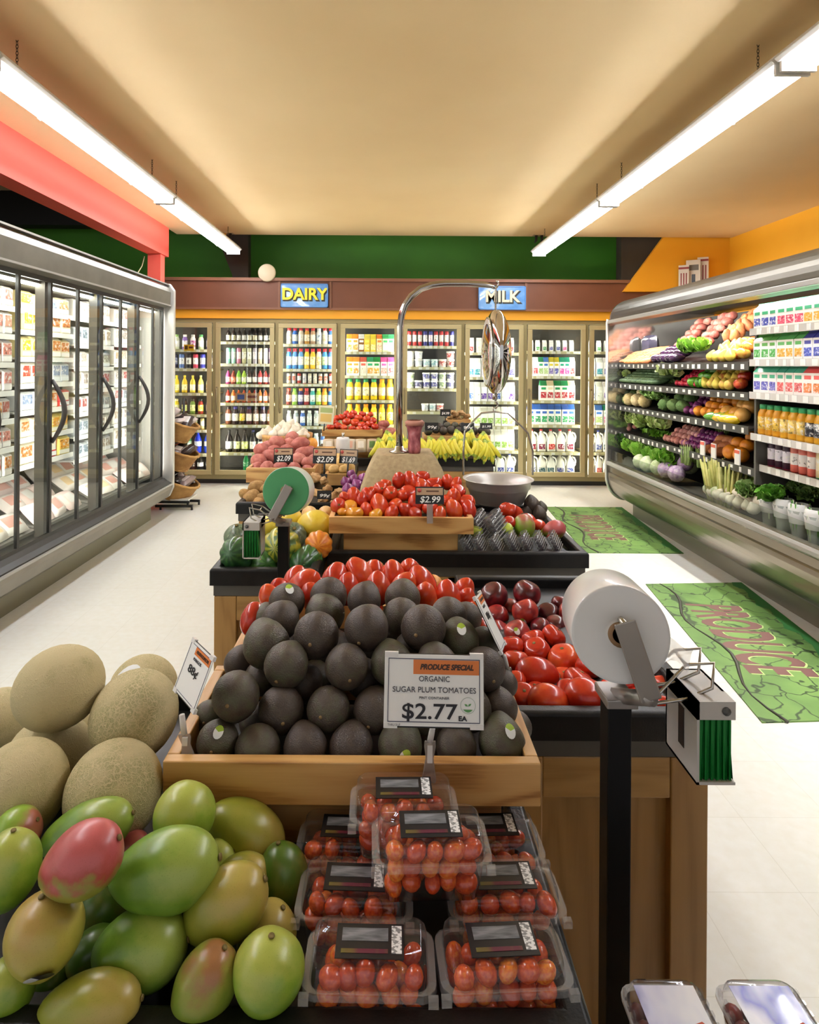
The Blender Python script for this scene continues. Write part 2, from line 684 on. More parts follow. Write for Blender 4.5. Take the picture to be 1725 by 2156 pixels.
# ------------------------------------------------------------ signs
def wall_sign(cx_px, cy_px, word, wcol, label):
    Y = 7.955
    p = P(cx_px, cy_px, Y)
    t = thing('hanging_sign', label, 'sign', p, group='blue department signs')
    fr = MB()
    for x0, x1, z0, z1 in ((-0.3, 0.3, 0.138, 0.15), (-0.3, 0.3, -0.15, -0.138), (-0.3, -0.288, -0.15, 0.15), (0.288, 0.3, -0.15, 0.15)):
        fr.box(x0, x1, 0, 0.03, z0, z1)
    fr.build('frame', mat('4f8cd0', 0.35), t)
    m = mnoise('sign_blue', [(0.35, '3f7fca'), (0.62, '6ea5de'), (0.8, 'c9def2')], 3.5, 0.25, stretch=(1, 1, 1.6), coat=0.5)
    MB().box(-0.29, 0.29, 0.008, 0.02, -0.14, 0.14).build('panel', m, t)
    text('letter_shadow', word, 0.205, t, (0.012, 0.006, -0.002), (R(90), 0, 0), mat('1d2013', 0.5), 0.012, width=0.98, extrude=0.0008)
    text('lettering', word, 0.205, t, (0.0, 0.002, 0.012), (R(90), 0, 0), mat(wcol, 0.5), 0.006, width=0.98, extrude=0.001)
    return t


wall_sign(641, 622, 'DAIRY', 'f3e43b', 'blue framed DAIRY sign with yellow letters on the brown fascia')
wall_sign(1058, 627, 'MILK', 'f0e6cb', 'blue framed MILK sign with cream letters on the brown fascia')
# three small notices on the yellow wall
for px0, px1, py0, py1, kind in ((1433, 1449, 558, 600, 0), (1450, 1472, 547, 602, 1), (1473, 1490, 541, 600, 2)):
    Yn = 7.86
    q0, q1 = P(px0, py0, Yn), P(px1, py0, Yn)
    h = 0.36 if kind != 1 else 0.42
    lab = ('white notice with red bars on yellow wall, first of the row of three', 'white restroom notice with black pictogram between two red-barred notices', 'white notice with red bars on yellow wall, last of the row of three')[kind]
    wy = (q1.x - q0.x) / 2 * 1.25
    t = thing('wall_notice', lab, 'notice', ((q0.x + q1.x) / 2, 7.87, q0.z), (0, 0, R(-32)), group='notices on the yellow wall')
    MB().box(-wy, wy, 0, .012, -h, 0).build('panel', mat('d8cdb8', 0.4), t)
    MB().box(-.01, .01, .01, .075, -h * .6, -h * .4).build('wall_bracket', mat('d8cdb8', 0.4), t)
    r = MB()
    red = mat('8c2a22', 0.5)
    if kind == 1:
        r.box(-wy * .75, wy * .75, -.003, 0, -0.13, -0.06)
        r.build('lettering', mat('6b655a', 0.5), t)
        MB().box(-wy * .2, wy * .3, -.003, 0, -0.36, -0.18).build('pictogram', M_BLACKPL, t)
    else:
        r.box(-wy, wy, -.003, 0, -0.05, -0.025)
        for q in (-0.6, -0.1, 0.4):
            r.box(wy * q, wy * (q + 0.22), -.003, 0, -h + 0.02, -0.1)
        r.build('printing', red, t)

# ------------------------------------------------------------ product shapes
PB = {}
SLOTS = [mat('ffffff')] * 3


def lathe_mesh(name, prof, seg, n=12):
    return MB().lathe(prof, n, seg_mi=seg).mesh(name, SLOTS)


PB['long_bottle'] = lathe_mesh('long_bottle', [(.034, 0), (.036, .02), (.036, .03), (.0365, .031), (.0365, .105), (.036, .106), (.036, .125), (.028, .155), (.015, .178), (.013, .198), (.0155, .2), (.0155, .222), (.012, .224)], [0, 0, 0, 1, 1, 0, 0, 0, 0, 2, 2, 2])
PB['wide_bottle'] = lathe_mesh('wide_bottle', [(.034, 0), (.037, .015), (.036, .04), (.037, .041), (.037, .125), (.036, .126), (.034, .15), (.024, .172), (.024, .176), (.0255, .177), (.0255, .205), (.022, .208)], [0, 0, 0, 1, 1, 0, 0, 0, 2, 2, 2])
PB['big_bottle'] = lathe_mesh('big_bottle', [(.045, 0), (.054, .02), (.054, .1), (.0545, .101), (.0545, .17), (.054, .171), (.05, .2), (.03, .25), (.015, .275), (.015, .28), (.017, .281), (.017, .3), (.014, .302)], [0, 0, 0, 1, 1, 0, 0, 0, 0, 2, 2, 2])
PB['tall_can'] = lathe_mesh('tall_can', [(.027, 0), (.031, .008), (.031, .05), (.0312, .051), (.0312, .125), (.031, .126), (.031, .155), (.026, .168), (.0, .166)], [2, 0, 0, 1, 1, 0, 0, 2])
PB['dairy_tub'] = lathe_mesh('dairy_tub', [(.045, 0), (.05, .02), (.05, .021), (.054, .07), (.054, .072), (.058, .073), (.058, .086), (.054, .09), (.0, .09)], [0, 0, 1, 0, 0, 2, 2, 2])


def carton_mesh():
    m = MB()
    w, d = .045, .045
    m.loft([[(-w, -d, 0), (w, -d, 0), (w, d, 0), (-w, d, 0)], [(-w, -d, .185), (w, -d, .185), (w, d, .185), (-w, d, .185)],
            [(-w, -.008, .235), (w, -.008, .235), (w, .008, .235), (-w, .008, .235)], [(-w, -.006, .25), (w, -.006, .25), (w, .006, .25), (-w, .006, .25)]],
           smooth=False, seg_mi=[0, 2, 2])
    m.box(-w * .82, w * .82, -d - .0008, -d + .001, .03, .105, 1)
    m.box(-w * .7, w * .7, -d - .0008, -d + .001, .135, .165, 2)
    return m.mesh('milk_carton', SLOTS)


PB['carton'] = carton_mesh()


def jug_mesh():
    m = MB()
    L = [(.13, .13, .03, 0), (.145, .145, .035, .015), (.148, .148, .035, .07), (.148, .148, .035, .15), (.13, .13, .04, .185), (.08, .09, .035, .222), (.045, .045, .02, .24), (.045, .045, .02, .252)]
    m.loft([rrect(w, d, r, z, 3, 0, (0.148 - d) / 2 * -0.2) for w, d, r, z in L], 0)
    m.lathe([(.024, .25), (.025, .252), (.025, .268), (.02, .27)], 12, 2)
    m.tube([(.03, -.03, .235), (.07, -.05, .22), (.085, -.055, .185), (.075, -.055, .13), (.055, -.05, .11)], [.011, .013, .013, .012, .01], 8, 0)
    # printed label, a raised patch on the front
    m.box(-.05, .05, -.0765, -.07, .03, .095, 1)
    return m.mesh('milk_jug', SLOTS)


PB['jug'] = jug_mesh()


def pack_mesh():
    m = MB()
    m.loft([rrect(.095, .04, .004, 0, 1), rrect(.1, .05, .006, .01, 1), rrect(.1, .05, .006, .12, 1), rrect(.095, .03, .004, .135, 1)], 0, smooth=False)
    m.box(-.038, .038, -.0265, -.02, .05, .115, 1)
    m.box(-.043, .043, -.0262, -.02, .012, .04, 2)
    return m.mesh('frozen_pack', SLOTS)


PB['pack'] = pack_mesh()


def pillow_mesh():
    m = MB()
    n = 9
    for sgn in (1, -1):
        v, f = [], []
        for j in range(n):
            for i in range(n):
                x, y = -1 + 2 * i / (n - 1), -1 + 2 * j / (n - 1)
                h = max(0, (1 - x ** 4) * (1 - y ** 4)) ** 0.6
                h *= 1 + 0.22 * noise.noise(Vector((x * 2.2, y * 2.2, 3.0 * sgn)))
                v.append((x * 0.11 * (1 - 0.06 * y * y), y * 0.085 * (1 - 0.08 * x * x), sgn * h * 0.028))
        f = [(j * n + i, j * n + i + 1, (j + 1) * n + i + 1, (j + 1) * n + i) for j in range(n - 1) for i in range(n - 1)]
        if sgn < 0:
            f = [tuple(reversed(q)) for q in f]
        mi = [1 if sgn > 0 and 2 <= k % (n - 1) <= 5 and 2 <= k // (n - 1) <= 5 else 0 for k in range(len(f))]
        m.add(v, f, mi, True)
    return m.mesh('food_bag', SLOTS)


PB['bag'] = pillow_mesh()


def prod(key, name, label, cat, group, loc, cols, rot=(0, 0, 0), scale=1.0, order=None, rough=0.3):
    o = put(name, PB[key], None, loc, rot, scale)
    for i, c in enumerate(cols):
        s = o.material_slots[i]
        s.link = 'OBJECT'
        s.material = printed(c) if i == 1 and key != 'bag' else mat(c, rough)
    tag(o, label, cat, group, auto=True)
    if order:
        o['order'] = order
    return o


# ------------------------------------------------------------ back wall reach-in coolers
M_FRAME = mat('b5a87c', 0.4, 0.25)
M_FRAMED = mat('958960', 0.45, 0.25)
M_GLASS = thin('door_glass', 'f4f8f6', 1.32)
M_RAIL = mat('d5cfa8', 0.4)
M_TAG = mat('f2f0ea', 0.5)
M_COOLDARK = mat('3a3731', 0.6)
M_COOL_LAMP = emis('fff6e8', COOLER_POWER)
mull = [319, 451, 582.5, 713, 844, 975, 1106, 1236, 1367]
mx = [(q - CX) * YB / F for q in mull]
xl, xr = mx[0] - 0.2, mx[-1] + 0.2
cab = thing('reach_in_cooler', 'long tan-framed wall of glass-door drink and dairy coolers under the signs', 'cooler', ((xl + xr) / 2, YB, 0))
ox = (xl + xr) / 2
cb = MB()
cb.box(xl, xr, 0.62, 0.66, 0.0, 2.12)
cb.box(xl, xr, 0.06, 0.66, 2.06, 2.125)
cb.box(xl, xr, 0.08, 0.66, 0.0, 0.105)
cb.box(xl, xl + 0.04, 0.06, 0.66, 0.0, 2.12)
cb.box(xr - 0.04, xr, 0.06, 0.66, 0.0, 2.12)


def shiftx(mb, dx):
    mb.v = [(x - dx, y, z) for x, y, z in mb.v]
    return mb


shiftx(cb, ox).build('cabinet', M_COOLDARK, cab)
fm = MB()
for x in mx:
    fm.box(x - 0.022, x + 0.022, 0.005, 0.07, 0.1, 2.08)
fm.box(xl, xr, 0.0, 0.07, 2.075, 2.125)
fm.box(xl, xr, 0.0, 0.07, 0.06, 0.115)
shiftx(fm, ox).build('frame', M_FRAMED, cab)
shiftx(MB().box(xl, xr, 0.03, 0.08, 0.0, 0.06), ox).build('kick_plate', M_BLACKPL, cab)
for x in mx:
    shiftx(MB().lathe([(0.012, 0.15), (0.012, 2.03)], 8, M=Matrix.Translation((x, 0.105, 0))), ox).build('lamp_tube', M_COOL_LAMP, cab)
DOORS = []
for i in range(8):
    x0, x1 = mx[i] + 0.026, mx[i + 1] - 0.026
    d = MB()
    z0, z1, fw = 0.12, 2.065, 0.058
    for q in ((x0, x1, z0, z0 + fw), (x0, x1, z1 - fw, z1), (x0, x0 + fw, z0 + fw, z1 - fw), (x1 - fw, x1, z0 + fw, z1 - fw)):
        d.box(q[0], q[1], -0.035, 0.0, q[2], q[3])
    dr = bev(shiftx(d, ox).build('door', M_FRAME, cab), 0.004)
    shiftx(MB().box(x0 + fw, x1 - fw, -0.018, -0.017, z0 + fw, z1 - fw), ox).build('glass', M_GLASS, dr)
    xh = x0 + 0.022
    shiftx(MB().tube([(xh, -0.035, 0.92), (xh, -0.07, 0.94), (xh, -0.07, 1.22), (xh, -0.035, 1.24)], 0.011, 8), ox).build('handle', mat('7d7254', 0.35, 0.6), dr)
    DOORS.append((x0 + fw, x1 - fw))

PAL = {
    'pur': ['5a3a8c|e8e4f0|e84a3a', 'd8e0c8|ffffff|8fb36a', '8a6ac0|f4f0ff|ffffff', 'e7dfe0|b05a9a|d8d8d8', 'c8d8a8|ffffff|4a9a5a'],
    'blu': ['3a3aa8|c8d0f0|e8e8e8', '4a4ab8|ffffff|d0d0d0', '2c2c50|9aa0d0|c8c8c8', '6a88d0|f0f4ff|d8d8d8', '303038|e0e0e0|aaaaaa', 'd84a6a|ffffff|e0e0e0'],
    'yel': ['e8d84a|f4f0d0|f0e060', 'f0e070|fffbe0|e8e0a0', 'f4ecc0|e8a860|f0e8c0', 'f0d838|f8f0a0|f0d020', 'e8c838|fff4b0|f0dc40'],
    'mix': ['6a8c3a|e0e8a0|303020', '8c2a20|f0d84a|202020', '584898|e0c8f0|f0f0f0', 'e0702a|ffe0c0|f0a040', 'f0d830|f8f4b0|e8e0a0', '50301c|c0d060|202020'],
    'org': ['f0e0a0|ffffff|e0a040', 'e8b060|fff0d0|e89050', 'e8e8c0|c8e090|e8c060'],
    'soda': ['2038c8|e0e8ff|2a40d0', '2a50d8|ffffff|e04030', '1c8050|e0f4e8|f0f0f0', '208a58|d0f0e0|f0f0f0'],
    'cola': ['2a1a14|3a3a3a|c8c8c8', '301c18|584848|d0d0d0', '181418|e8e8f0|2040a0', '20141a|505050|c0c0c0'],
    'beer': ['1e1410|f0ecd8|2a2018', '1e1410|e8e0b8|201810', '221812|f4f2ec|302820', '1a1210|e8e8e8|282018'],
    'pastel': ['8ccfc0|c8f0e4|9adcc8', '98d4c8|d8f4ec|a8e0d4', 'c87a9a|f4e0e8|d8a0b8', 'b8b890|f0ecd8|c8c8a0', 'c8c8b0|f4f4ec|d0d0c0', 'a8a0b0|e8e4ec|c0b8c8', 'd8c8b0|f4ece0|e0d4c0', 'e0dcd0|f8f4ec|e0dcd0', '7a58a8|d8c8f0|9878c0'],
    'juice': ['b03a40|f8f0f0|1c1414', '8c2a24|f8f4f0|181414', 'a83a78|f8e8f0|201418', '7a2a20|e87050|181414', '7ab83a|d8f090|3a2a20', 'a8d048|f4fcd8|1c1c14', '3a2a28|e8e8e8|141414', '4a3028|f4f0ec|181414'],
    'orl': ['c85a20|f4e4d0|2a1a14', 'b84a28|f8ece0|1e1410', 'c86038|f0d0c0|2a1c14', '982a20|f8ece8|1a1210', 'd87838|f8e8d8|241810'],
    'dark': ['3a2018|f0d040|2a2038', '4a1a2a|f0e8e0|38306a', '5a3020|f0e4d0|2a1a14', '382028|f4f4f0|30286a', '6a3a28|f0e8d8|241a18', '2a1c24|f8f8f8|38348a'],
    'wine': ['181014|d8dce8|202020', '1c1410|e4e8a8|181410', '1a120e|dce890|1c1410', '161014|f0f0ec|2a2a60', '18100e|ecece0|202040'],
    'green': ['2a9a58|5ab880|e8f0e8', '38a868|3a9a60|f0f0f0'],
    'redcap': ['f0ece4|e8d8b0|d82830', '3a6ac0|e8f0ff|d82838', 'e8d8c8|f8f4ec|d02830', 'd8a048|f8e8c8|d82c30', 'c8a080|f8f0e4|d83038', 'f4f4f4|c8d8f0|e0e0e8'],
    'creamer': ['3a80d0|f4f8ff|d82838', '60a0e0|ffffff|d82838', 'f0c840|fff0b8|d82a30', 'f0c030|ffe898|e03038', 'f4f0d8|f0d890|e02838', '3a88c8|c8e8b8|d83038', '4070c8|f8f8ff|e03038'],
    'can': ['d8d4c8|f4f0e8|b84a38', 'e0d8cc|e8e4da|c89a60', 'e8e4dc|c87048|e8e8e0', 'dcd8d0|b85848|d0d0c8', 'c04a48|f0f0f0|d8d8d8', 'e8e8e8|c8c8d8|e04848'],
    'color': ['a8c838|e0f0b0|d8e890', 'f09a28|ffd898|f08820', '2a68a8|a8d0f0|e07838', '6a2a28|d8a8a0|e04838', '88c048|e8f8c8|70b038', '302a70|c8c8e8|e08838', '982a30|f0d8d8|d83838', '40a8a8|d8f4f0|e8f0f0'],
    'water': ['b8c4c8|e8ecec|d8e0e4', 'a8b8c0|f4f4f4|e4e8ec', '3a68c0|d8e4f8|e8ecf4', 'c0ccd0|dde4e4|e8f0f4'],
    'oj': ['f4f4ec|f0a040|f08828', '8a5a2a|f4f0e8|f0f0f0', 'f0c838|ffe078|f4e060', 'f4d048|ffe890|f0d840', 'e8d8a8|e8b8a0|e07830', 'd0e0b0|f0f4e0|3a9a5a', 'c8e4d0|f0f8f0|48a070'],
    'ojc': ['fbf7e8|f0a838|f08028', 'fbf7ea|f08838|f09038', 'faf6ea|e8e0d0|e86a58', 'f8f4e8|e8a838|38a878', 'f6f4e8|f0b030|289a48', 'faf2ea|e88a80|e05aa0', 'faf4ec|e0606a|e858a0'],
    'yj': ['f4d028|f8e8b0|2a9a58', 'f2cc24|f8ecc0|2a9058', 'f4d22c|f6e8c8|30a060', 'f0c020|f8d8a8|f0a020', 'f2c428|f4e0b8|f0a828'],
    'yj2': ['f4cc20|f8e070|f0a820', 'f2c81c|f4d858|e8a018', 'f0c018|f8d860|f09818'],
    'whip': ['b82a30|f0e8e8|f0f0f0', 'c03438|f4ecec|e8e8e8', 'b02830|e8e8e8|c83838', '3a3a90|e8e8f4|d8d8e8', '40489c|f0d8e8|c8d0e8'],
    'tubs': ['f0f0f0|c8d0e0|f4f4f4', 'f4f4f4|a8c8d8|e0eef4', 'e8f0f4|98c0d0|d8ecf4', 'f4ecec|c05a58|f4f0f0', 'f0e8e8|b84848|f0ecec'],
    'tubw': ['f4f4f8|4a4a98|f8f8f8', 'f4f4f4|58589c|f4f4fa', 'f0f4f0|98b088|f4f8f4', 'f8f8fa|686898|f8f8f8'],
    'mred': ['f8f4f0|d83840|f4f0ec', 'f8f4f0|f4e8e0|e8e8e8', 'f4f0f0|c8404a|f8f4f4'],
    'mblue': ['f4f8fa|e8d048|f8f8f4', 'f4f8fc|3a8ac8|f4f8fa', 'f4f6fa|48a0b8|e8f0f4', 'f8f8fc|5a58a8|f0f0f8'],
    'mpur': ['f8f8fc|6a48a8|f4f4fa', 'f8f6fc|7450b0|f8f8fc', 'f4f8fc|3a60b0|f4f8fa', 'e8f0ec|d8e4dc|e0e8e4'],
    'mgrn': ['f8faf4|98c060|f8faf6', 'f6faf4|a8cc70|f8faf6', 'f8faf6|88b850|f6faf4'],
    'mmix': ['f8f8f8|d83848|f4f4f4', 'f8f8f8|98b878|3a9a70', 'f8f8f8|b0c888|4a78c8', 'f8f8f8|7868b0|d8c848', 'f8f8f8|5858b0|d0c040', 'f8f8f8|e050a8|289078', 'f8f8f8|e058b0|2a9480', 'f8f8f8|d84048|f4f4f4'],
    'mcol': ['f8f8f8|e8c8c8|f4f0f0', 'f8f8f8|68b878|f4f4f4', 'f8f8f8|58a870|f4f4f4', 'f8f8f8|6868b8|f0f0f4', 'f8f8f8|4858b0|f4f4f8', 'f8f8f8|e060a0|f4f4f4'],
    'mredc': ['f8f4f0|b82a38|e8d8b8', 'f8f4f0|b82a38|288a58', 'f8f4f0|b42838|2c9060'],
    'mgb': ['f8f8f8|208a58|3a68c0', 'f8faf8|289460|4070c8', 'f8f8f8|30a068|3a60b8'],
    'jred': ['f6f6ee|d85048|e03848', 'f6f6ee|8c2a40|d83848', 'f6f6f0|802a48|e04050'],
    'jblue': ['f6f6ee|3a4898|3848c0', 'f6f6f0|4858a0|4050c0', 'f6f6ee|2a5a68|3a68c0', 'f6f6f0|2a6070|f0f0e8'],
}
DNAME = ['door beside wicker baskets', 'second cooler door', 'DAIRY sign door', 'juice door', 'tub door', 'door under MILK sign', 'milk jug door', 'last cooler door']
WHAT = {'long_bottle': ('drink_bottle', 'bottle', 'glass bottle'), 'wide_bottle': ('juice_bottle', 'bottle', 'plastic bottle'), 'big_bottle': ('soda_bottle', 'bottle', 'large bottle'), 'tall_can': ('drink_can', 'can', 'tall can'), 'dairy_tub': ('dairy_tub', 'tub', 'round tub'), 'carton': ('milk_carton', 'carton', 'gabled carton'), 'jug': ('milk_jug', 'jug', 'white jug')}
PADJ = {'pur': 'purple and green', 'blu': 'blue-purple', 'yel': 'yellow', 'mix': 'mixed-colour', 'org': 'pale orange', 'soda': 'blue or green', 'cola': 'dark brown', 'beer': 'dark', 'pastel': 'pastel', 'juice': 'berry-coloured', 'orl': 'orange-labelled', 'dark': 'dark juice', 'wine': 'near-black', 'green': 'green', 'redcap': 'red-capped', 'creamer': 'red-capped creamer', 'can': 'red and white', 'color': 'brightly coloured', 'water': 'clear water', 'oj': 'orange and white', 'ojc': 'white juice', 'yj': 'yellow juice', 'yj2': 'orange-yellow juice', 'whip': 'red or blue', 'tubs': 'pale', 'tubw': 'white', 'mred': 'red and white', 'mblue': 'white and blue', 'mpur': 'white and purple', 'mgrn': 'white and green', 'mmix': 'multicoloured', 'mcol': 'small white', 'mredc': 'red-panelled', 'mgb': 'green-panelled', 'jred': 'red-capped', 'jblue': 'blue-capped'}
SHELVES = [
    [(736, 'wide_bottle', .20, 6, 'pur'), (776, 'tall_can', .19, 7, 'blu'), (827, 'long_bottle', .23, 6, 'yel'), (872, 'wide_bottle', .20, 6, 'mix'), (904, 'tall_can', .14, 7, 'org'), (954, 'big_bottle', .27, 5, 'soda'), (998, 'big_bottle', .23, 6, 'cola')],
    [(720, 'long_bottle', .19, 9, 'beer'), (766, 'tall_can', .21, 9, 'pastel'), (809, 'long_bottle', .20, 9, 'juice'), (848, 'long_bottle', .185, 9, 'orl'), (894, 'wide_bottle', .235, 7, 'dark'), (952, 'long_bottle', .29, 6, 'wine'), (999, 'big_bottle', .25, 4, 'green')],
    [(725, 'wide_bottle', .215, 8, 'redcap'), (777, 'wide_bottle', .27, 8, 'creamer'), (808, 'tall_can', .135, 9, 'can'), (853, 'wide_bottle', .22, 8, 'color'), (897, 'wide_bottle', .20, 7, 'water'), (948, 'wide_bottle', .22, 7, 'water')],
    [(741, 'carton', .235, 8, 'oj'), (791, 'carton', .245, 7, 'ojc'), (842, 'wide_bottle', .275, 6, 'yj'), (893, 'wide_bottle', .26, 6, 'yj2')],
    [(729, 'tall_can', .20, 9, 'whip'), (773, 'dairy_tub', .105, 6, 'tubs'), (818, 'dairy_tub', .105, 6, 'tubw'), (866, 'dairy_tub', .10, 3, 'tubs')],
    [(743, 'carton', .20, 6, 'mred'), (794, 'carton', .25, 7, 'mblue'), (845, 'carton', .25, 7, 'mpur'), (897, 'carton', .25, 7, 'mgrn'), (948, 'carton', .27, 7, 'mgrn'), (996, 'jug', .27, 5, 'jblue')],
    [(740, 'carton', .15, 7, 'mcol'), (792, 'carton', .25, 9, 'mmix'), (843, 'carton', .26, 5, 'mredc'), (894, 'carton', .265, 7, 'mgb'), (951, 'jug', .29, 5, 'jred'), (1001, 'jug', .27, 5, 'jblue')],
    [(741, 'carton', .15, 3, 'mcol'), (793, 'carton', .25, 3, 'mblue'), (844, 'carton', .25, 3, 'mpur'), (895, 'carton', .26, 3, 'mmix'), (952, 'jug', .28, 3, 'jblue'), (1002, 'jug', .27, 3, 'jred')],
]
NAT = {'long_bottle': .224, 'wide_bottle': .208, 'big_bottle': .302, 'tall_can': .168, 'dairy_tub': .09, 'carton': .25, 'jug': .27}
YP = YB + 0.19
for di, shelves in enumerate(SHELVES):
    x0, x1 = DOORS[di]
    for si, (py, kind, h, n, pal) in enumerate(shelves):
        z = P(800, py, YP).z if False else CAMH - (py - CY - (((x0 + x1) / 2) * F / YP) * ROLL) * YP / F
        zs = z
        if si < len(shelves) and z > 0.22:
            sh = shiftx(MB().box(x0 - 0.05, x1 + 0.05, 0.125, 0.6, zs - 0.02, zs - 0.002), ox).build('shelf', M_FRAMED, cab)
            rl = shiftx(MB().box(x0 - 0.05, x1 + 0.05, 0.115, 0.125, zs - 0.035, zs + 0.002), ox).build('price_rail', M_RAIL, sh)
            tg = MB()
            for q in range(max(3, n)):
                xx = x0 + (q + 0.5) * (x1 - x0) / max(3, n) + random.uniform(-.02, .02)
                tg.box(xx - 0.022, xx + 0.022, 0.111, 0.115, zs - 0.032, zs - 0.002)
            shiftx(tg, ox).build('price_tag', M_TAG, sh)
        else:
            zs = 0.107
            h = min(h, 0.28)
        if di == 1 and si == 6:
            xa, xb = x0 + 0.24, x1 - 0.06
        elif di == 6 and si == 2:
            xa, xb = x0 + 0.16, x1
        elif di == 4 and si == 3:
            xa, xb = x0 + 0.2, x1 - 0.14
        elif di == 7:
            xa, xb = x0, x0 + 0.3
        else:
            xa, xb = x0, x1
        sc = h / NAT[kind]
        cols = PAL[pal]
        name, cat, what = WHAT[kind]
        base = f'{PADJ[pal]} {what} on {ordinal(si)} shelf of {DNAME[di]}'
        wsc = min(1.0, ((xb - xa) / n) / (0.152 if kind == 'jug' else 0.11 if kind in ('big_bottle', 'dairy_tub') else 0.095 if kind == 'carton' else 0.076) / sc)
        for layer in range(2 if kind == 'dairy_tub' and si < 3 else 1):
            for q in range(n):
                c = cols[(q * len(cols)) // n if pal in ('yj', 'creamer', 'mmix', 'pastel', 'ojc', 'oj', 'tubs') else (q + si) % len(cols)]
                if layer and random.random() < 0.2:
                    continue
                xx = xa + (q + 0.5) * (xb - xa) / n
                wv = sc * (wsc if kind != 'dairy_tub' else min(1, wsc))
                prod(kind, name, base, cat, f'row on {ordinal(si)} shelf of {DNAME[di]}', (xx, YP + 0.06, zs + layer * h), c.split('|'), (0, 0, R(random.uniform(-6, 6))), (wv, wv, sc), 'lr')

for px, py, wpx, hpx, c1, c2, lab in ((521, 836, 50, 17, 'a8805c', '3a4a88', 'brown and blue shelf sign behind the second cooler door'), (398, 732, 21, 13, 'e8b428', '5a3a10', 'small yellow price tag behind the cooler door beside the baskets')):
    c = P(px, py, YB + .108)
    k = (YB + .108) / F
    o = MB().box(-wpx * k / 2, wpx * k / 2, -.003, 0, -hpx * k / 2, hpx * k / 2).build('shelf_sign', mat(c1, .5), None, c)
    tag(o, lab, 'shelf sign')
    MB().box(-wpx * k * .42, -wpx * k * .12, -.0045, -.003, -hpx * k * .3, hpx * k * .3).build('emblem', mat(c2, .5), o)
    MB().box(0, wpx * k * .4, -.0045, -.003, -hpx * k * .12, hpx * k * .2).build('print_line', mat('6a2a20', .5), o)

# ------------------------------------------------------------ freezer case along the left aisle
M_FZGREY = mnoise('freezer_panel', [(0.3, '5f5b50'), (0.7, '6c685c')], 6, 0.42, metal=0.35)
M_FZLIGHT = mnoise('freezer_lower', [(0.3, '817c70'), (0.7, '8c877a')], 4, 0.38, metal=0.2)
M_FZDARK = mat('24221e', 0.4)
M_FZIN = mat('d8d6d0', 0.5)
M_SILVER = mat('a9a7a2', 0.42, 0.6)
FY0, FY1 = -0.3, 6.37
fz = thing('freezer_case', 'long grey glass-door freezer case along the left aisle under the red beam', 'freezer', (-2.6, 6.37, 0))


def fpart(name, mb, m, parent=None, w=0.0):
    mb.v = [(x + 2.6, y - 6.37, z) for x, y, z in mb.v]
    o = mb.build(name, m, parent or fz)
    return bev(o, w) if w else o


fpart('header', MB().prism([(-3.3, 2.33), (-3.3, 2.1), (-2.235, 2.1), (-2.19, 2.13), (-2.185, 2.26), (-2.21, 2.31), (-2.25, 2.33)], FY0, FY1), M_FZGREY, w=0.004)
fpart('trim_strip', MB().box(-2.24, -2.2, FY0, FY1, 2.33, 2.343), M_SILVER)
fpart('trim_strip', MB().box(-2.192, -2.178, FY0, FY1, 2.118, 2.13), M_SILVER)
fpart('lower_panel', MB().prism([(-3.3, 0.14), (-2.27, 0.14), (-2.20, 0.19), (-2.165, 0.27), (-2.16, 0.31), (-3.3, 0.31)], FY0, FY1), M_FZLIGHT)
fpart('sill', MB().prism([(-3.3, 0.31), (-2.165, 0.31), (-2.17, 0.33), (-2.21, 0.35), (-2.24, 0.375), (-3.3, 0.375)], FY0, FY1), M_FZDARK)
fpart('trim_strip', MB().prism([(-2.155, 0.305), (-2.15, 0.312), (-2.155, 0.322), (-2.168, 0.322), (-2.168, 0.305)], FY0, FY1), M_SILVER)
fpart('toe_kick', MB().box(-3.2, -2.30, FY0, FY1 - 0.2, 0.0, 0.14), mat('77735f', 0.35, 0.5))
inner = MB().box(-3.3, -3.22, FY0, FY1, 0.375, 2.1)
inner.box(-3.22, -2.3, FY0, FY1, 2.06, 2.1)
fpart('back_panel', inner, mat('8a877f', 0.5))
ep = [(-3.3, 0.14), (-2.27, 0.14), (-2.19, 0.19), (-2.15, 0.28), (-2.15, 2.28), (-2.2, 2.35), (-3.3, 2.35)]
fpart('end_panel', MB().prism(ep, FY1, FY1 + 0.045), mat('c4c2bc', 0.35, 0.5), w=0.008)
fpart('back_panel', MB().box(-3.3, -2.25, FY0 - 0.04, FY0, 0.14, 2.33), M_FZGREY)
M_FLAMP = emis('fffaf2', FREEZER_POWER)
XG = -2.25
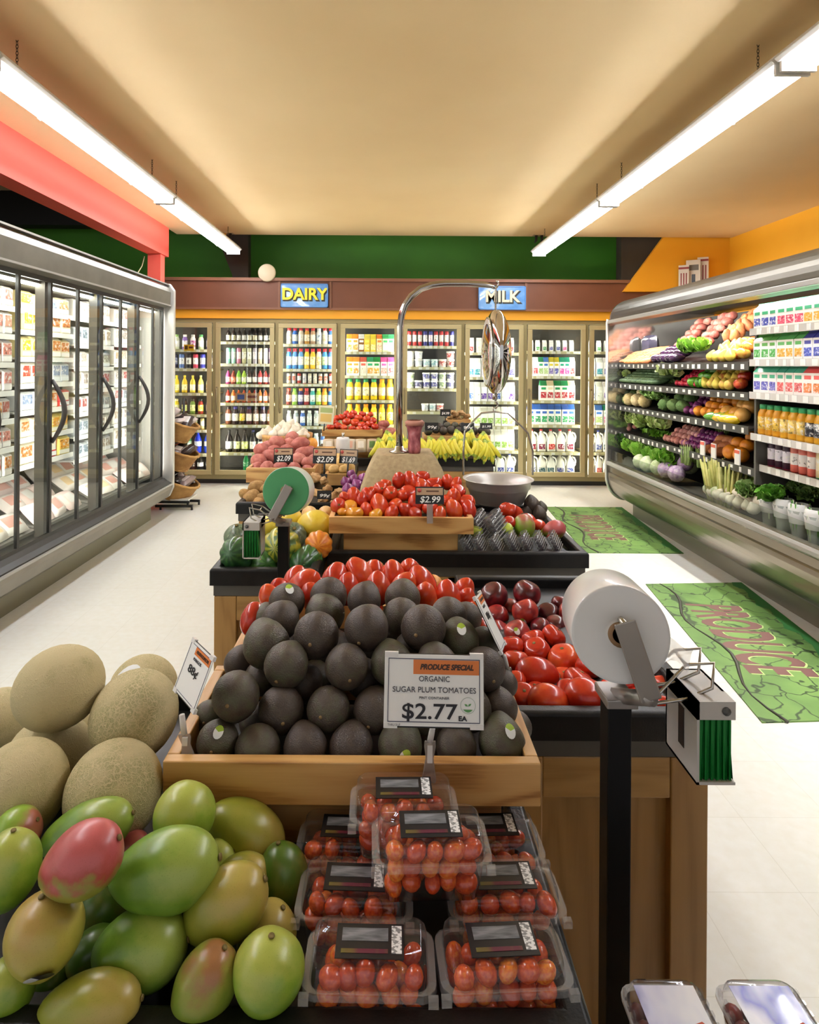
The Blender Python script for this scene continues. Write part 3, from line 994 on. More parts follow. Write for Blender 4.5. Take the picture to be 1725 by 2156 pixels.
# doors: leaves of 0.37 m, counted from the far end
dl = [(q - CX) for q in (342, 321, 290, 253, 213, 163, 105, 37)]
ycut = [XG * F / u for u in dl]
pitch = (ycut[0] - ycut[-1]) / 7
while ycut[-1] - pitch > FY0 + 0.05:
    ycut.append(ycut[-1] - pitch)
ycut.insert(0, FY1 - 0.02)
M_MULL = mat('1d1b19', 0.35)
for i in range(len(ycut) - 1):
    ya, yb = ycut[i + 1], ycut[i]
    d = MB()
    f_ = 0.013
    for q in ((ya, yb, 0.375, 0.40), (ya, yb, 2.07, 2.1), (ya, ya + f_, 0.40, 2.07), (yb - f_, yb, 0.40, 2.07)):
        d.box(XG - 0.010, XG + 0.010, q[0], q[1], q[2], q[3])
    if i == 0:
        continue
    dr = fpart('door', d, M_MULL)
    fpart('glass', MB().box(XG, XG + 0.001, ya + f_, yb - f_, 0.40, 2.07), M_GLASS, dr)
    if i % 2 == 1 and ya > 0:
        pass
    if i % 2 == 0:
        pts = [(XG + 0.010 + 0.085 * math.sin(math.pi * k / 10), ya + 0.012 + 0.0 * k, 1.00 + 0.42 * k / 10) for k in range(11)]
        fpart('handle', MB().tube(pts, [0.012 + 0.006 * math.sin(math.pi * k / 10) for k in range(11)], 8), mat('33302d', 0.4), dr)
for i in range(1, len(ycut), 2):
    y = ycut[i]
    fpart('mullion', MB().box(XG - 0.085, XG - 0.02, y - 0.03, y + 0.03, 0.375, 2.1), mat('5a564e', 0.4, 0.4))
    fpart('lamp_strip', MB().box(XG - 0.075, XG - 0.03, y + 0.031, y + 0.040, 0.45, 2.03), M_FLAMP)
fpart('lamp_strip', MB().box(XG - 0.10, XG - 0.06, FY0 + 0.1, FY1 - 0.1, 2.045, 2.058), M_FLAMP)
FPAL = ['f4ece8|d88878|f8f4f0', 'f4f0ec|e8a890|f8f8f8', 'f0e8e4|c86858|ffffff', 'f4f0e8|e89850|f8f4ec', 'f8f4f0|b85848|f4f4f4', 'f0e4dc|f0b878|ffffff', 'f4f0f0|c890a0|f8f8f8', 'e8d8d0|a84838|f4f0ec']
FPAL2 = ['f0d878|e8a030|f8f4e0', 'c8dce8|88b8d8|f8f8f8', 'f4ecd8|d84a38|f8f4f0', 'f0e0a0|f0b030|fff8e0', 'e8e8e8|8898b8|ffffff', 'f4e8c8|c87838|fff8f0', 'd83838|f8f0d8|f4f4f4']
FPAL3 = ['e8e4e0|b8a8a0|f8f8f8', 'd8d0c8|988880|f4f4f4', 'f0ece8|b85858|f8f8f8', 'c8ccd0|788898|f4f4f4', 'e8e0d4|a89078|f8f4f0']
SPEC = [1.90, 1.715, 1.53, 1.345, 1.16, 0.975, 0.79]
fname = {0: 'farthest freezer bay', 1: 'third freezer bay', 2: 'second freezer bay', 3: 'nearest freezer bay'}
for bay in range(5):
    yb = ycut[1 + 2 * bay]
    ya = ycut[3 + 2 * bay]
    pal = (FPAL3, FPAL3, FPAL2, FPAL, FPAL)[bay]
    for si, z in enumerate(SPEC):
        off = (0.0, -0.03, 0.04, 0.0, 0.0)[bay] if si else 0
        zz = z + off
        sh = fpart('shelf', MB().box(-3.2, -2.47, ya + 0.01, yb - 0.01, zz - 0.012, zz), M_FZIN)
        fpart('price_rail', MB().box(-2.47, -2.462, ya + 0.01, yb - 0.01, zz - 0.03, zz + 0.006), M_TAG, sh)
        if bay == 4:
            continue
        tall = random.choice((0.13, 0.145, 0.15))
        n = 6 if bay != 2 else random.choice((4, 5, 6))
        c0 = random.randrange(9)
        for q in range(n):
            y = ya + 0.05 + (q + 0.5) * (yb - ya - 0.1) / n
            c = pal[(c0 + (q * 2) // 3 + si) % len(pal)] if bay != 1 else pal[(c0 + q // 3) % len(pal)]
            w = (yb - ya - 0.1) / n / 0.106
            lab = {0: 'pale frozen food pack', 1: 'grey and white frozen food pack', 2: 'yellow or white frozen food pack', 3: 'pink and white frozen food pack'}[bay]
            o = prod('pack', 'frozen_pack', f'{lab} on {ordinal(si)} shelf of {fname[bay]}', 'frozen pack', f'packs on {ordinal(si)} shelf of {fname[bay]}', (-2.52 - random.uniform(0, .02), y, zz + 0.001), c.split('|'), (0, 0, R(90 + random.uniform(-5, 5))), (w, 2.2, tall / .135 * random.choice((1, 1, .93))), 'lr')
    # slanted packs in the bottom well
    if bay == 4:
        continue
    well = fpart('deck', MB().prism([(-3.2, 0.40), (-2.33, 0.40), (-2.33, 0.42), (-3.2, 0.60)], ya + 0.01, yb - 0.01), mat('6f6c66', 0.45))
    wp = [['f4dcd6|f0b8aa|f8f0ec', 'f8ece6|eab0a2|ffffff', 'f2d6ce|f4f0ec|f8f4f0'], ['f6f0ea|e0a898|ffffff', 'f2e8de|f4d4a4|f8f4f0']][bay % 2]
    for r_ in range(3):
        for q in range(3):
            y = ya + 0.07 + (q + 0.5) * (yb - ya - 0.14) / 3
            x = -2.42 - r_ * 0.2
            prod('bag', 'meat_pack', f'{("pink", "pale")[bay % 2]} meat pack, bottom well of {fname[bay]}', 'meat pack', f'packs in the bottom well of {fname[bay]}', (x, y, 0.415 + (-2.33 - x) * 0.207 + 0.055 + 0.02 * r_), wp[(q + r_) % len(wp)].split('|'), (R(random.uniform(-8, 8) + 38), 0, R(90 + random.uniform(-12, 12))), (1.1, 1.05, 1.2))
# ------------------------------------------------------------ fruit and vegetable shapes (unit size, scaled on placing)
def rev(fn, n=20, m=14):
    """surface from a polar profile fn(t)->(r,z), t 0..1 bottom to top"""
    return [fn(j / m) for j in range(m + 1)]


def sph(fn=None, nu=20, nv=14, r=(1, 1, 1)):
    return MB().sphere(r[0], r[1], r[2], nu, nv, fn)


def f_tomato(ribs=5, depth=0.04, flat=0.84, dim=0.2):
    def fn(p):
        a = math.atan2(p.y, p.x)
        h = math.hypot(p.x, p.y)
        k = 1 + depth * math.cos(ribs * a) * h
        z = p.z * flat
        if p.z > 0.6:
            z -= dim * ((p.z - 0.6) / 0.4) ** 2 * flat
        if p.z < -0.8:
            z += 0.06 * ((-p.z - 0.8) / 0.2)
        return (p.x * k, p.y * k, z)
    return fn


def f_long(k=1.35, taper=0.08, lump=0.03, seed=0.0):
    def fn(p):
        w = 1 - taper * p.z
        n = 1 + lump * noise.noise(Vector((p.x * 1.7 + seed, p.y * 1.7, p.z * 1.7)))
        return (p.x * w * n, p.y * w * n, p.z * k * n)
    return fn


def f_avocado(p):
    # blunt end down (-z), narrow neck up
    w = 1.0 if p.z < 0 else 1 - 0.38 * p.z ** 1.6
    n = 1 + 0.02 * noise.noise(p * 2.3)
    return (p.x * w * n, p.y * w * n, p.z * (1.0 if p.z < 0 else 1.32) * n)


def f_mango(p):
    # long axis x, flattened in y, a fuller shoulder at +x and a bent beak at -x
    n = 1 + 0.02 * noise.noise(p * 1.5 + Vector((4, 1, 2)))
    w = 1 + 0.10 * p.x - 0.05 * p.x * p.x
    return (p.x * 1.28 * n, p.y * 0.9 * w * n, (p.z * w + 0.10 * (p.x - 0.2) ** 2 * (1 if p.z < 0 else 0.3)) * n)


def f_plum(p):
    a = math.atan2(p.y, p.x)
    h = math.hypot(p.x, p.y)
    k = 1 - 0.07 * math.exp(-(a / 0.25) ** 2) * h
    z = p.z * 0.96
    if p.z > 0.7:
        z -= 0.16 * ((p.z - 0.7) / 0.3) ** 2
    return (p.x * k, p.y * k, z)


def f_squash(ribs=10, depth=0.10, k=1.15):
    def fn(p):
        a = math.atan2(p.y, p.x)
        h = math.hypot(p.x, p.y)
        w = 1 - depth * (0.5 - 0.5 * abs(math.cos(ribs / 2 * a))) * h * 1.6
        t = 1 - 0.12 * max(0, p.z)
        return (p.x * w * t, p.y * w * t, p.z * k)
    return fn


def f_potato(seed):
    def fn(p):
        n = 1 + 0.13 * noise.noise(p * 1.3 + Vector((seed, seed * 2, 3)))
        return (p.x * 1.25 * n, p.y * 0.95 * n, p.z * 0.88 * n)
    return fn


def f_garlic(p):
    a = math.atan2(p.y, p.x)
    h = math.hypot(p.x, p.y)
    k = 1 + 0.06 * math.cos(7 * a) * h
    if p.z > 0.55:
        q = (p.z - 0.55) / 0.45
        k *= 1 - 0.35 * q
        return (p.x * k, p.y * k, p.z * 0.85 + 0.45 * q ** 2)
    return (p.x * k, p.y * k, p.z * 0.85)


def f_onion(p):
    if p.z > 0.6:
        q = (p.z - 0.6) / 0.4
        return (p.x * (1 - 0.3 * q), p.y * (1 - 0.3 * q), p.z * 0.92 + 0.28 * q ** 2)
    return (p.x, p.y, p.z * 0.92)


def f_pear(p):
    w = 1.0 if p.z < 0 else 1 - 0.5 * p.z ** 1.2
    return (p.x * w, p.y * w, p.z * (1 if p.z < 0 else 1.5))


def f_pepper(p):
    a = math.atan2(p.y, p.x)
    h = math.hypot(p.x, p.y)
    k = (1 + 0.12 * math.cos(4 * a) * h) * (1 + 0.14 * p.z)
    z = p.z * 1.15 - (0.3 * ((p.z - 0.6) / 0.4) ** 2 if p.z > 0.6 else 0)
    return (p.x * k, p.y * k, z)


def f_egg(p):
    w = 1 + 0.2 * -p.z
    return (p.x * w, p.y * w, p.z * 1.9)


def f_cuke(p):
    return (p.x, p.y + 0.25 * p.z * p.z, p.z * 3.4)


# skins
M_TOM = mnoise('tomato_skin', [(0.3, 'b4240f'), (0.6, 'c93a18'), (0.85, 'd65a26')], 1.2, 0.25, coat=0.25, rnd=0.45, sss=0.0)
M_TOMO = mnoise('orange_tomato_skin', [(0.3, 'd8861a'), (0.7, 'e8a42a')], 1.2, 0.25, coat=0.5, rnd=0.3)
M_GRAPE = mnoise('grape_tomato_skin', [(0.25, 'b4360e'), (0.55, 'cf5016'), (0.9, 'e08420')], 3.0, 0.22, coat=0.5, rnd=0.55)
M_PLUM = mnoise('plum_skin', [(0.3, '4a0f16'), (0.55, '801a20'), (0.8, 'b23a2c')], 1.4, 0.28, coat=0.35, rnd=0.5)
M_SCAR = mat('6a5a28', 0.7)
M_STICKER = mat('e8ecec', 0.3)


def m_avocado():
    m = bpy.data.materials.new('avocado_skin')
    nt, b = nodes(m)
    v = coords(nt)
    oi = nt.nodes.new('ShaderNodeObjectInfo')
    n = tex_noise(nt, v, 2.2, 5)
    f = math_node(nt, 'ADD', n, math_node(nt, 'MULTIPLY', math_node(nt, 'SUBTRACT', oi.outputs['Random'], 0.5), 0.35))
    nt.links.new(ramp(nt, f, [(0.28, '3c302a'), (0.5, '4a3f34'), (0.72, '50503a')]), b.inputs['Base Color'])
    b.inputs['Roughness'].default_value = 0.42
    vo = nt.nodes.new('ShaderNodeTexVoronoi')
    vo.inputs['Scale'].default_value = 15
    nt.links.new(v, vo.inputs['Vector'])
    h = math_node(nt, 'ADD', math_node(nt, 'MULTIPLY', vo.outputs['Distance'], 0.7), tex_noise(nt, v, 26, 3))
    bump(nt, b, h, 0.22, 0.03)
    return m


def m_melon():
    m = bpy.data.materials.new('cantaloupe_rind')
    nt, b = nodes(m)
    v = coords(nt)
    oi = nt.nodes.new('ShaderNodeObjectInfo')
    wob = nt.nodes.new('ShaderNodeTexNoise')
    wob.inputs['Scale'].default_value = 5
    nt.links.new(v, wob.inputs['Vector'])
    vm = nt.nodes.new('ShaderNodeVectorMath')
    vm.operation = 'MULTIPLY_ADD'
    nt.links.new(wob.outputs['Color'], vm.inputs[0])
    vm.inputs[1].default_value = (0.22, 0.22, 0.22)
    nt.links.new(v, vm.inputs[2])
    vo = nt.nodes.new('ShaderNodeTexVoronoi')
    vo.feature = 'DISTANCE_TO_EDGE'
    vo.inputs['Scale'].default_value = 9.5
    nt.links.new(vm.outputs[0], vo.inputs['Vector'])
    vo2 = nt.nodes.new('ShaderNodeTexVoronoi')
    vo2.feature = 'DISTANCE_TO_EDGE'
    vo2.inputs['Scale'].default_value = 21
    nt.links.new(vm.outputs[0], vo2.inputs['Vector'])
    d = math_node(nt, 'MINIMUM', vo.outputs['Distance'], math_node(nt, 'MULTIPLY', vo2.outputs['Distance'], 1.5))
    net = math_node(nt, 'SUBTRACT', 1.0, math_node(nt, 'MULTIPLY', d, 9.0))
    nt.nodes[-2].use_clamp = True
    net = math_node(nt, 'MAXIMUM', net, 0.0)
    big = tex_noise(nt, v, 1.6, 3)
    dense = math_node(nt, 'ADD', big, math_node(nt, 'MULTIPLY', math_node(nt, 'SUBTRACT', oi.outputs['Random'], 0.5), 0.5))
    dens = ramp(nt, dense, [(0.35, '000000'), (0.6, 'ffffff')])
    fac = math_node(nt, 'MAXIMUM', net, math_node(nt, 'MULTIPLY', dens, 0.75))
    skin = ramp(nt, big, [(0.3, '9c9666'), (0.7, 'aba277')])
    nt.links.new(mix_col(nt, fac, skin, H('cfbf92')), b.inputs['Base Color'])
    b.inputs['Roughness'].default_value = 0.65
    bump(nt, b, math_node(nt, 'ADD', net, math_node(nt, 'MULTIPLY', tex_noise(nt, v, 60, 2), 0.5)), 0.35, 0.025)
    return m


def m_mango(name, base, mid, blush, lo, hi, axis=(1, 0, 0.3)):
    """two colours of skin meeting across the fruit, plus fine lenticels"""
    m = bpy.data.materials.new(name)
    nt, b = nodes(m)
    v = coords(nt)
    dp = nt.nodes.new('ShaderNodeVectorMath')
    dp.operation = 'DOT_PRODUCT'
    nt.links.new(v, dp.inputs[0])
    dp.inputs[1].default_value = axis
    n = tex_noise(nt, v, 1.4, 4)
    f = math_node(nt, 'ADD', math_node(nt, 'MULTIPLY', dp.outputs['Value'], 0.33), n)
    col = ramp(nt, f, [(lo, base), ((lo + hi) / 2, mid), (hi, blush)])
    spk = ramp(nt, tex_noise(nt, v, 34, 2), [(0.30, 'a8b86a'), (0.38, 'ffffff')])
    mx = nt.nodes.new('ShaderNodeMix')
    mx.data_type = 'RGBA'
    mx.blend_type = 'MULTIPLY'
    mx.inputs[0].default_value = 0.35
    nt.links.new(col, mx.inputs[6])
    nt.links.new(spk, mx.inputs[7])
    nt.links.new(mx.outputs[2], b.inputs['Base Color'])
    b.inputs['Roughness'].default_value = 0.34
    b.inputs['Coat Weight'].default_value = 0.2
    b.inputs['Coat Roughness'].default_value = 0.25
    return m


M_AVO = m_avocado()
M_MELON = m_melon()
ME = {}
ME['tomato'] = sph(f_tomato()).mesh('tomato', [M_TOM])
ME['tomato_o'] = sph(f_tomato()).mesh('orange_tomato', [M_TOMO])
ME['roma'] = sph(f_long(1.32, 0.1, 0.05)).mesh('roma_tomato', [M_TOM])
ME['heirloom'] = sph(f_tomato(8, 0.09, 0.75, 0.25), 40, 16).mesh('ribbed_tomato', [M_TOM])
ME['avocado'] = sph(f_avocado, 24, 18).mesh('avocado', [M_AVO])
ME['plum'] = sph(f_plum, 24, 16).mesh('plum', [M_PLUM])
ME['melon'] = sph(lambda p: (p.x, p.y, p.z * 1.08), 32, 24).mesh('cantaloupe', [M_MELON])
ME['grape'] = MB().sphere(1, 1, 1.25, 12, 8).mesh('grape_tomato', [M_GRAPE])
ME['scar'] = MB().lathe([(0.0, -0.02), (0.13, -0.02), (0.12, 0.03), (0.05, 0.035), (0.0, 0.02)], 8).mesh('stem_scar', [M_SCAR])
ME['avo_scar'] = MB().lathe([(0.0, -0.03), (0.085, -0.03), (0.08, 0.02), (0.0, 0.03)], 8).mesh('stem_end', [mat('8a7048', 0.7)])


def produce_mesh(key, mesh_name, fn, m, nu=18, nv=12):
    ME[key] = sph(fn, nu, nv).mesh(mesh_name, [m])


produce_mesh('apple', 'apple', f_tomato(5, 0.02, 0.9, 0.3), mnoise('apple_skin', [(0.3, 'b82a20'), (0.55, 'd8602a'), (0.8, 'e8b850')], 1.6, 0.25, coat=0.4, rnd=0.6))
produce_mesh('green_apple', 'green_apple', f_tomato(5, 0.02, 0.9, 0.3), mnoise('green_apple_skin', [(0.3, 'a8c040'), (0.7, 'c8d458')], 1.6, 0.25, coat=0.4, rnd=0.3))
produce_mesh('pear', 'pear', f_pear, mnoise('pear_skin', [(0.3, 'd8c850'), (0.6, 'e8c858'), (0.85, 'd87a48')], 1.4, 0.35, rnd=0.4))
produce_mesh('orange', 'orange', None, mnoise('orange_skin', [(0.3, 'e08418'), (0.7, 'f09a28')], 2, 0.4, 0.15, 30, coat=0.2, rnd=0.4))
produce_mesh('grapefruit', 'grapefruit', None, mnoise('grapefruit_skin', [(0.3, 'e8a040'), (0.7, 'f0b860')], 2, 0.4, 0.15, 30, coat=0.2, rnd=0.4))
produce_mesh('onion', 'red_onion', f_onion, mnoise('red_onion_skin', [(0.3, '6a1f58'), (0.6, '8a3a7a'), (0.85, 'a85a90')], 2, 0.3, stretch=(3, 3, 0.6), coat=0.3, rnd=0.3))
produce_mesh('shallot', 'shallot', f_onion, mnoise('shallot_skin', [(0.3, 'c07a70'), (0.6, 'd89a90'), (0.85, 'e0b8a8')], 2, 0.4, stretch=(3, 3, 0.6), rnd=0.4))
produce_mesh('garlic', 'garlic_bulb', f_garlic, mnoise('garlic_skin', [(0.3, 'dcd0b8'), (0.7, 'efe6d4')], 3, 0.6, stretch=(4, 4, 0.6), rnd=0.2), 21, 12)
produce_mesh('red_potato', 'red_potato', f_potato(1.3), mnoise('red_potato_skin', [(0.3, '9e5248'), (0.6, 'b46a5e'), (0.85, 'c48a74')], 2.5, 0.6, 0.1, 16, rnd=0.3))
produce_mesh('yellow_potato', 'yellow_potato', f_potato(2.7), mnoise('yellow_potato_skin', [(0.3, 'c8a05c'), (0.7, 'dcb878')], 2.5, 0.6, 0.1, 16, rnd=0.3))
produce_mesh('russet', 'russet_potato', f_potato(4.1), mnoise('russet_skin', [(0.3, '8a6638'), (0.7, 'a8844e')], 3, 0.75, 0.15, 16, rnd=0.25))
produce_mesh('ginger', 'ginger_root', lambda p: tuple(Vector((p.x * 1.5, p.y * .8, p.z * .7)) * (1 + 0.5 * noise.noise(p * 1.8))), mnoise('ginger_skin', [(0.3, 'a88050'), (0.7, 'c09a68')], 3, 0.7, 0.1, 12, rnd=0.3))
produce_mesh('green_pepper', 'green_pepper', f_pepper, mnoise('green_pepper_skin', [(0.3, '4a8a20'), (0.7, '66a82c')], 1.5, 0.25, coat=0.5, rnd=0.3))
produce_mesh('yellow_pepper', 'yellow_pepper', f_pepper, mnoise('yellow_pepper_skin', [(0.3, 'e0b010'), (0.7, 'f0cc28')], 1.5, 0.25, coat=0.5, rnd=0.3))
produce_mesh('eggplant', 'eggplant', f_egg, mnoise('eggplant_skin', [(0.3, '2a1430'), (0.7, '442048')], 1.5, 0.2, coat=0.6, rnd=0.2))
produce_mesh('cucumber', 'cucumber', f_cuke, mnoise('cucumber_skin', [(0.3, '3e5a38'), (0.7, '6a8458')], 4, 0.4, 0.15, 20, rnd=0.3))
produce_mesh('radish', 'radish', f_onion, mnoise('radish_skin', [(0.3, 'b81838'), (0.7, 'd02c4c')], 1.5, 0.3, coat=0.3, rnd=0.3))
produce_mesh('cabbage', 'cabbage', lambda p: tuple(p * (1 + 0.06 * noise.noise(p * 3))), mnoise('cabbage_leaf', [(0.3, 'b8c890'), (0.5, 'd8e0b8'), (0.75, 'e8ecd4')], 2.4, 0.5, 0.2, 8, rnd=0.3))
produce_mesh('purple_cabbage', 'purple_cabbage', lambda p: tuple(p * (1 + 0.06 * noise.noise(p * 3))), mnoise('purple_cabbage_leaf', [(0.3, '9a78a8'), (0.55, 'c8b0c8'), (0.8, 'e8e0dc')], 2.8, 0.5, 0.2, 8, rnd=0.3))
produce_mesh('lime', 'lime', f_long(1.2, 0.0, 0.02), mnoise('lime_skin', [(0.3, 'a0c038'), (0.7, 'c0d458')], 1.5, 0.3, coat=0.3, rnd=0.3))
produce_mesh('sweet_potato', 'sweet_potato', f_long(1.7, 0.2, 0.2, 3.0), mnoise('sweet_potato_skin', [(0.3, 'a8603c'), (0.7, 'c88048')], 2.5, 0.6, rnd=0.4))
produce_mesh('artichoke', 'artichoke', lambda p: tuple(p * (1 + 0.12 * math.cos(9 * math.atan2(p.y, p.x) + 9 * p.z))), mnoise('artichoke_leaf', [(0.3, '5a7038'), (0.7, '84985a')], 3, 0.55, rnd=0.3), 27, 14)
produce_mesh('cauliflower', 'cauliflower', lambda p: tuple(p * (1 + 0.16 * noise.noise(p * 4.5))), mnoise('cauliflower_curd', [(0.3, 'd0b878'), (0.7, 'ecdcb0')], 5, 0.7, rnd=0.3), 26, 18)
produce_mesh('squash_yellow', 'spaghetti_squash', f_long(1.25, 0.05, 0.03), mnoise('yellow_squash_skin', [(0.3, 'd8b830'), (0.7, 'e6cc4c')], 1.5, 0.35, coat=0.2, rnd=0.3), 24, 16)
produce_mesh('butternut', 'butternut_squash', lambda p: (p.x * (1 if p.z < 0 else 1 - .35 * p.z), p.y * (1 if p.z < 0 else 1 - .35 * p.z), p.z * (1 if p.z < 0 else 1.9)), mnoise('butternut_skin', [(0.3, 'd0a46a'), (0.7, 'dfb880')], 1.5, 0.5, rnd=0.2), 22, 16)


def leafy(name, n, size, cols, spread=1.0, length=1.0, upright=0.35, seed=1, curl=0.5, seg=4):
    """a head or bunch of many ruffled leaves"""
    rnd = random.Random(seed)
    mb = MB()
    for k in range(n):
        a = k * 2.39996
        el = upright + (1.35 - upright) * ((k + 0.5) / n) ** 0.8     # outer leaves lie flatter
        el = math.pi / 2 - el * spread * 0.95
        L = size * length * rnd.uniform(0.75, 1.1)
        wd = size * 0.42 * rnd.uniform(0.8, 1.2)
        d = Vector((math.cos(a) * math.cos(el), math.sin(a) * math.cos(el), math.sin(el)))
        sd = Vector((-math.sin(a), math.cos(a), 0))
        upv = d.cross(sd) * -1
        v = []
        for j in range(seg + 1):
            t = j / seg
            wv = wd * (0.25 + 1.6 * t * (1.15 - t))
            for i in range(5):
                s_ = (i - 2) / 2
                ruf = 0.16 * size * t * math.sin(s_ * 5 + t * 7 + k) * abs(s_)
                p = d * (L * t) + sd * (wv * s_) + upv * (-curl * size * t * t * 0.7 + ruf + 0.1 * size * abs(s_) ** 2)
                v.append(p)
        f = [(j * 5 + i, j * 5 + i + 1, (j + 1) * 5 + i + 1, (j + 1) * 5 + i) for j in range(seg) for i in range(4)]
        mb.add(v, f, k % len(cols), True)
    return mb.mesh(name, [mnoise('leaf_' + c, [(0.3, c), (0.75, c2)], 9, 0.45, rnd=0.25) for c, c2 in cols])


ME['lettuce'] = leafy('lettuce_head', 26, 1.0, [('5e9a26', '86bc3c'), ('74aa30', 'a0cc58')], seed=2)
ME['kale'] = leafy('kale_bunch', 28, 1.0, [('2e5222', '47702c'), ('3c6428', '5c8838')], seed=3, curl=0.3)
ME['parsley'] = leafy('parsley_bunch', 60, 1.0, [('3e7a1c', '62a030'), ('579428', '80b848')], seed=4, curl=0.2, length=0.8, seg=3)
ME['pale_greens'] = leafy('pale_greens', 24, 1.0, [('8aa848', 'b8cc78'), ('a4b868', 'd0dca0')], seed=5)
ME['herbs'] = leafy('herb_bunch', 40, 1.0, [('7a9650', 'a0b478'), ('5e8438', '88a858')], seed=6, curl=0.2, length=0.9, seg=3)
ME['broccoli'] = MB().sphere(1, 1, .8, 24, 16, lambda p: tuple(p * (1 + 0.2 * noise.noise(p * 5)))).mesh('broccoli_head', [mnoise('broccoli_floret', [(0.3, '4a6e34'), (0.7, '7c9858')], 12, 0.8, 0.5, 30, rnd=0.3)])


def stalks(name, n, L, r, spread, cols, seed=1):
    rnd = random.Random(seed)
    mb = MB()
    for k in range(n):
        a, q = rnd.uniform(0, 6.28), math.sqrt(rnd.random())
        b0 = Vector((math.cos(a), math.sin(a), 0)) * q * spread * 0.45
        b1 = Vector((math.cos(a), math.sin(a), 0)) * q * spread + Vector((0, 0, L * rnd.uniform(.8, 1.0)))
        mb.tube([b0, b0.lerp(b1, .5) + Vector((0, 0, 0.02 * L)), b1], [r, r * .9, r * .5], 6, k % len(cols))
    return mb.mesh(name, [mnoise('stalk_' + c, [(0.3, c), (0.7, c2)], 5, 0.5) for c, c2 in cols])


ME['lemongrass'] = stalks('lemongrass_bundle', 34, 1.0, 0.03, 0.28, [('b8b458', 'd8d48c'), ('98a048', 'c4c478')], 3)
ME['asparagus'] = stalks('asparagus_bundle', 30, 1.0, 0.035, 0.25, [('6a8438', '94a860'), ('7a9048', 'a8b878')], 4)
ME['scallion'] = stalks('scallion_bundle', 24, 1.0, 0.03, 0.25, [('4a8a30', '78ac50'), ('c8d8b0', 'e0e8d0')], 5)

UP = Vector((0, 0, 1))


def item(key, name, loc, r, label, cat, group, rot=None, order=None, auto=True, squash=None):
    if rot is None:
        rot = (random.uniform(-.5, .5), random.uniform(-.5, .5), random.uniform(0, 6.28))
    sc = (r, r, r) if squash is None else tuple(r * q for q in squash)
    o = put(name, ME[key], None, loc, rot, sc)
    tag(o, label, cat, group, auto=auto)
    if order:
        o['order'] = order
    return o


# ------------------------------------------------------------ open produce case along the right aisle
CY0, CY1 = -0.3, 6.58
pc = thing('produce_case', 'long open refrigerated produce case with stainless bumper along the right aisle', 'display case', (2.9, CY1, 0))


def cpart(name, mb, m, parent=None, w=0.0):
    mb.v = [(x - 2.9, y - CY1, z) for x, y, z in mb.v]
    o = mb.build(name, m, parent or pc)
    return bev(o, w) if w else o


M_STAIN = mnoise('brushed_stainless', [(0.3, '8a8275'), (0.7, '9a9184')], 3, 0.24, metal=0.9, stretch=(8, .3, 8))
M_CANOPY = mnoise('canopy_metal', [(0.3, '555046'), (0.7, '625c50')], 3, 0.38, metal=0.7, stretch=(8, .3, 8))
arc = [(2.36 + 0.22 * (1 - math.cos(R(a_))), 2.03 + 0.21 * math.sin(R(a_))) for a_ in range(0, 91, 10)]
cpart('canopy', MB().prism([(3.5, 2.09), (3.5, 2.24)] + arc[::-1] + [(2.34, 2.03), (2.345, 2.0), (2.41, 1.975), (2.42, 2.09)], CY0, CY1, smooth=False), M_CANOPY)
cpart('canopy_trim', MB().box(2.325, 2.345, CY0, CY1, 1.985, 2.02), M_SILVER, w=0.004)
cpart('lamp_tube', MB().lathe([(0.013, 0), (0.013, CY1 - CY0 - .2)], 8, M=Matrix.Translation((2.445, CY0 + .1, 2.062)) @ Matrix.Rotation(R(-90), 4, 'X')), emis('fffaf2', CASE_POWER))
cpart('lamp_tube', MB().lathe([(0.013, 0), (0.013, CY1 - CY0 - .2)], 8, M=Matrix.Translation((2.475, CY0 + .1, 2.068)) @ Matrix.Rotation(R(-90), 4, 'X')), emis('fffaf2', CASE_POWER))
bl = [(2.39, 0.555), (2.35, 0.55), (2.335, 0.52), (2.34, 0.50), (2.352, 0.49), (2.352, 0.44), (2.34, 0.43), (2.338, 0.40)]
cr = [(2.338 + 0.20 * (1 - math.cos(R(a_))), 0.40 - 0.25 * math.sin(R(a_))) for a_ in range(10, 91, 10)]
bp_ = bl + cr + [(3.4, 0.15), (3.4, 0.40), (2.45, 0.40), (2.42, 0.50)]
fix = cpart('bumper_panel', MB().prism(bp_, CY0, CY1 - 0.005), M_STAIN)
fix_normals(fix.data)
cpart('bumper_strip', MB().prism([(2.33, 0.505), (2.322, 0.515), (2.322, 0.535), (2.33, 0.548), (2.345, 0.548), (2.34, 0.505)], CY0, CY1 - 0.01), M_SILVER)
cpart('toe_kick', MB().box(2.56, 3.4, CY0, CY1 - 0.12, 0.0, 0.15), mat('7d786c', 0.35, 0.6))
cpart('front_lip', MB().box(2.375, 2.380, CY0, CY1 - 0.02, 0.55, 0.66), thin('clear_lip', 'f0f4f0', 1.4, 0.02))
ep = [(2.34, 2.0), (2.34, 0.42)] + cr[1:] + [(3.45, 0.15), (3.45, 2.24), (2.58, 2.24)] + arc[::-1][1:]
epo = cpart('end_panel', MB().prism(ep, CY1, CY1 + 0.03), mat('c9c7c2', 0.08, 0.9))
fix_normals(epo.data)
edge = [(2.335, 2.03), (2.328, 2.0), (2.328, 0.42)] + [(x - .01, z - .004) for x, z in cr] + [(2.7, 0.148)]
cpart('edge_trim', MB().tube([(x, CY1 + .012, z) for x, z in edge], 0.014, 8), mat('d8d6d0', 0.3, 0.5))
cpart('back_panel', MB().box(3.3, 3.4, CY0, CY1, 0.4, 2.05), mat('2c2a27', 0.55))
cpart('back_panel', MB().box(2.4, 3.4, CY0 - .04, CY0, 0.15, 2.2), mat('8a8478', 0.4))
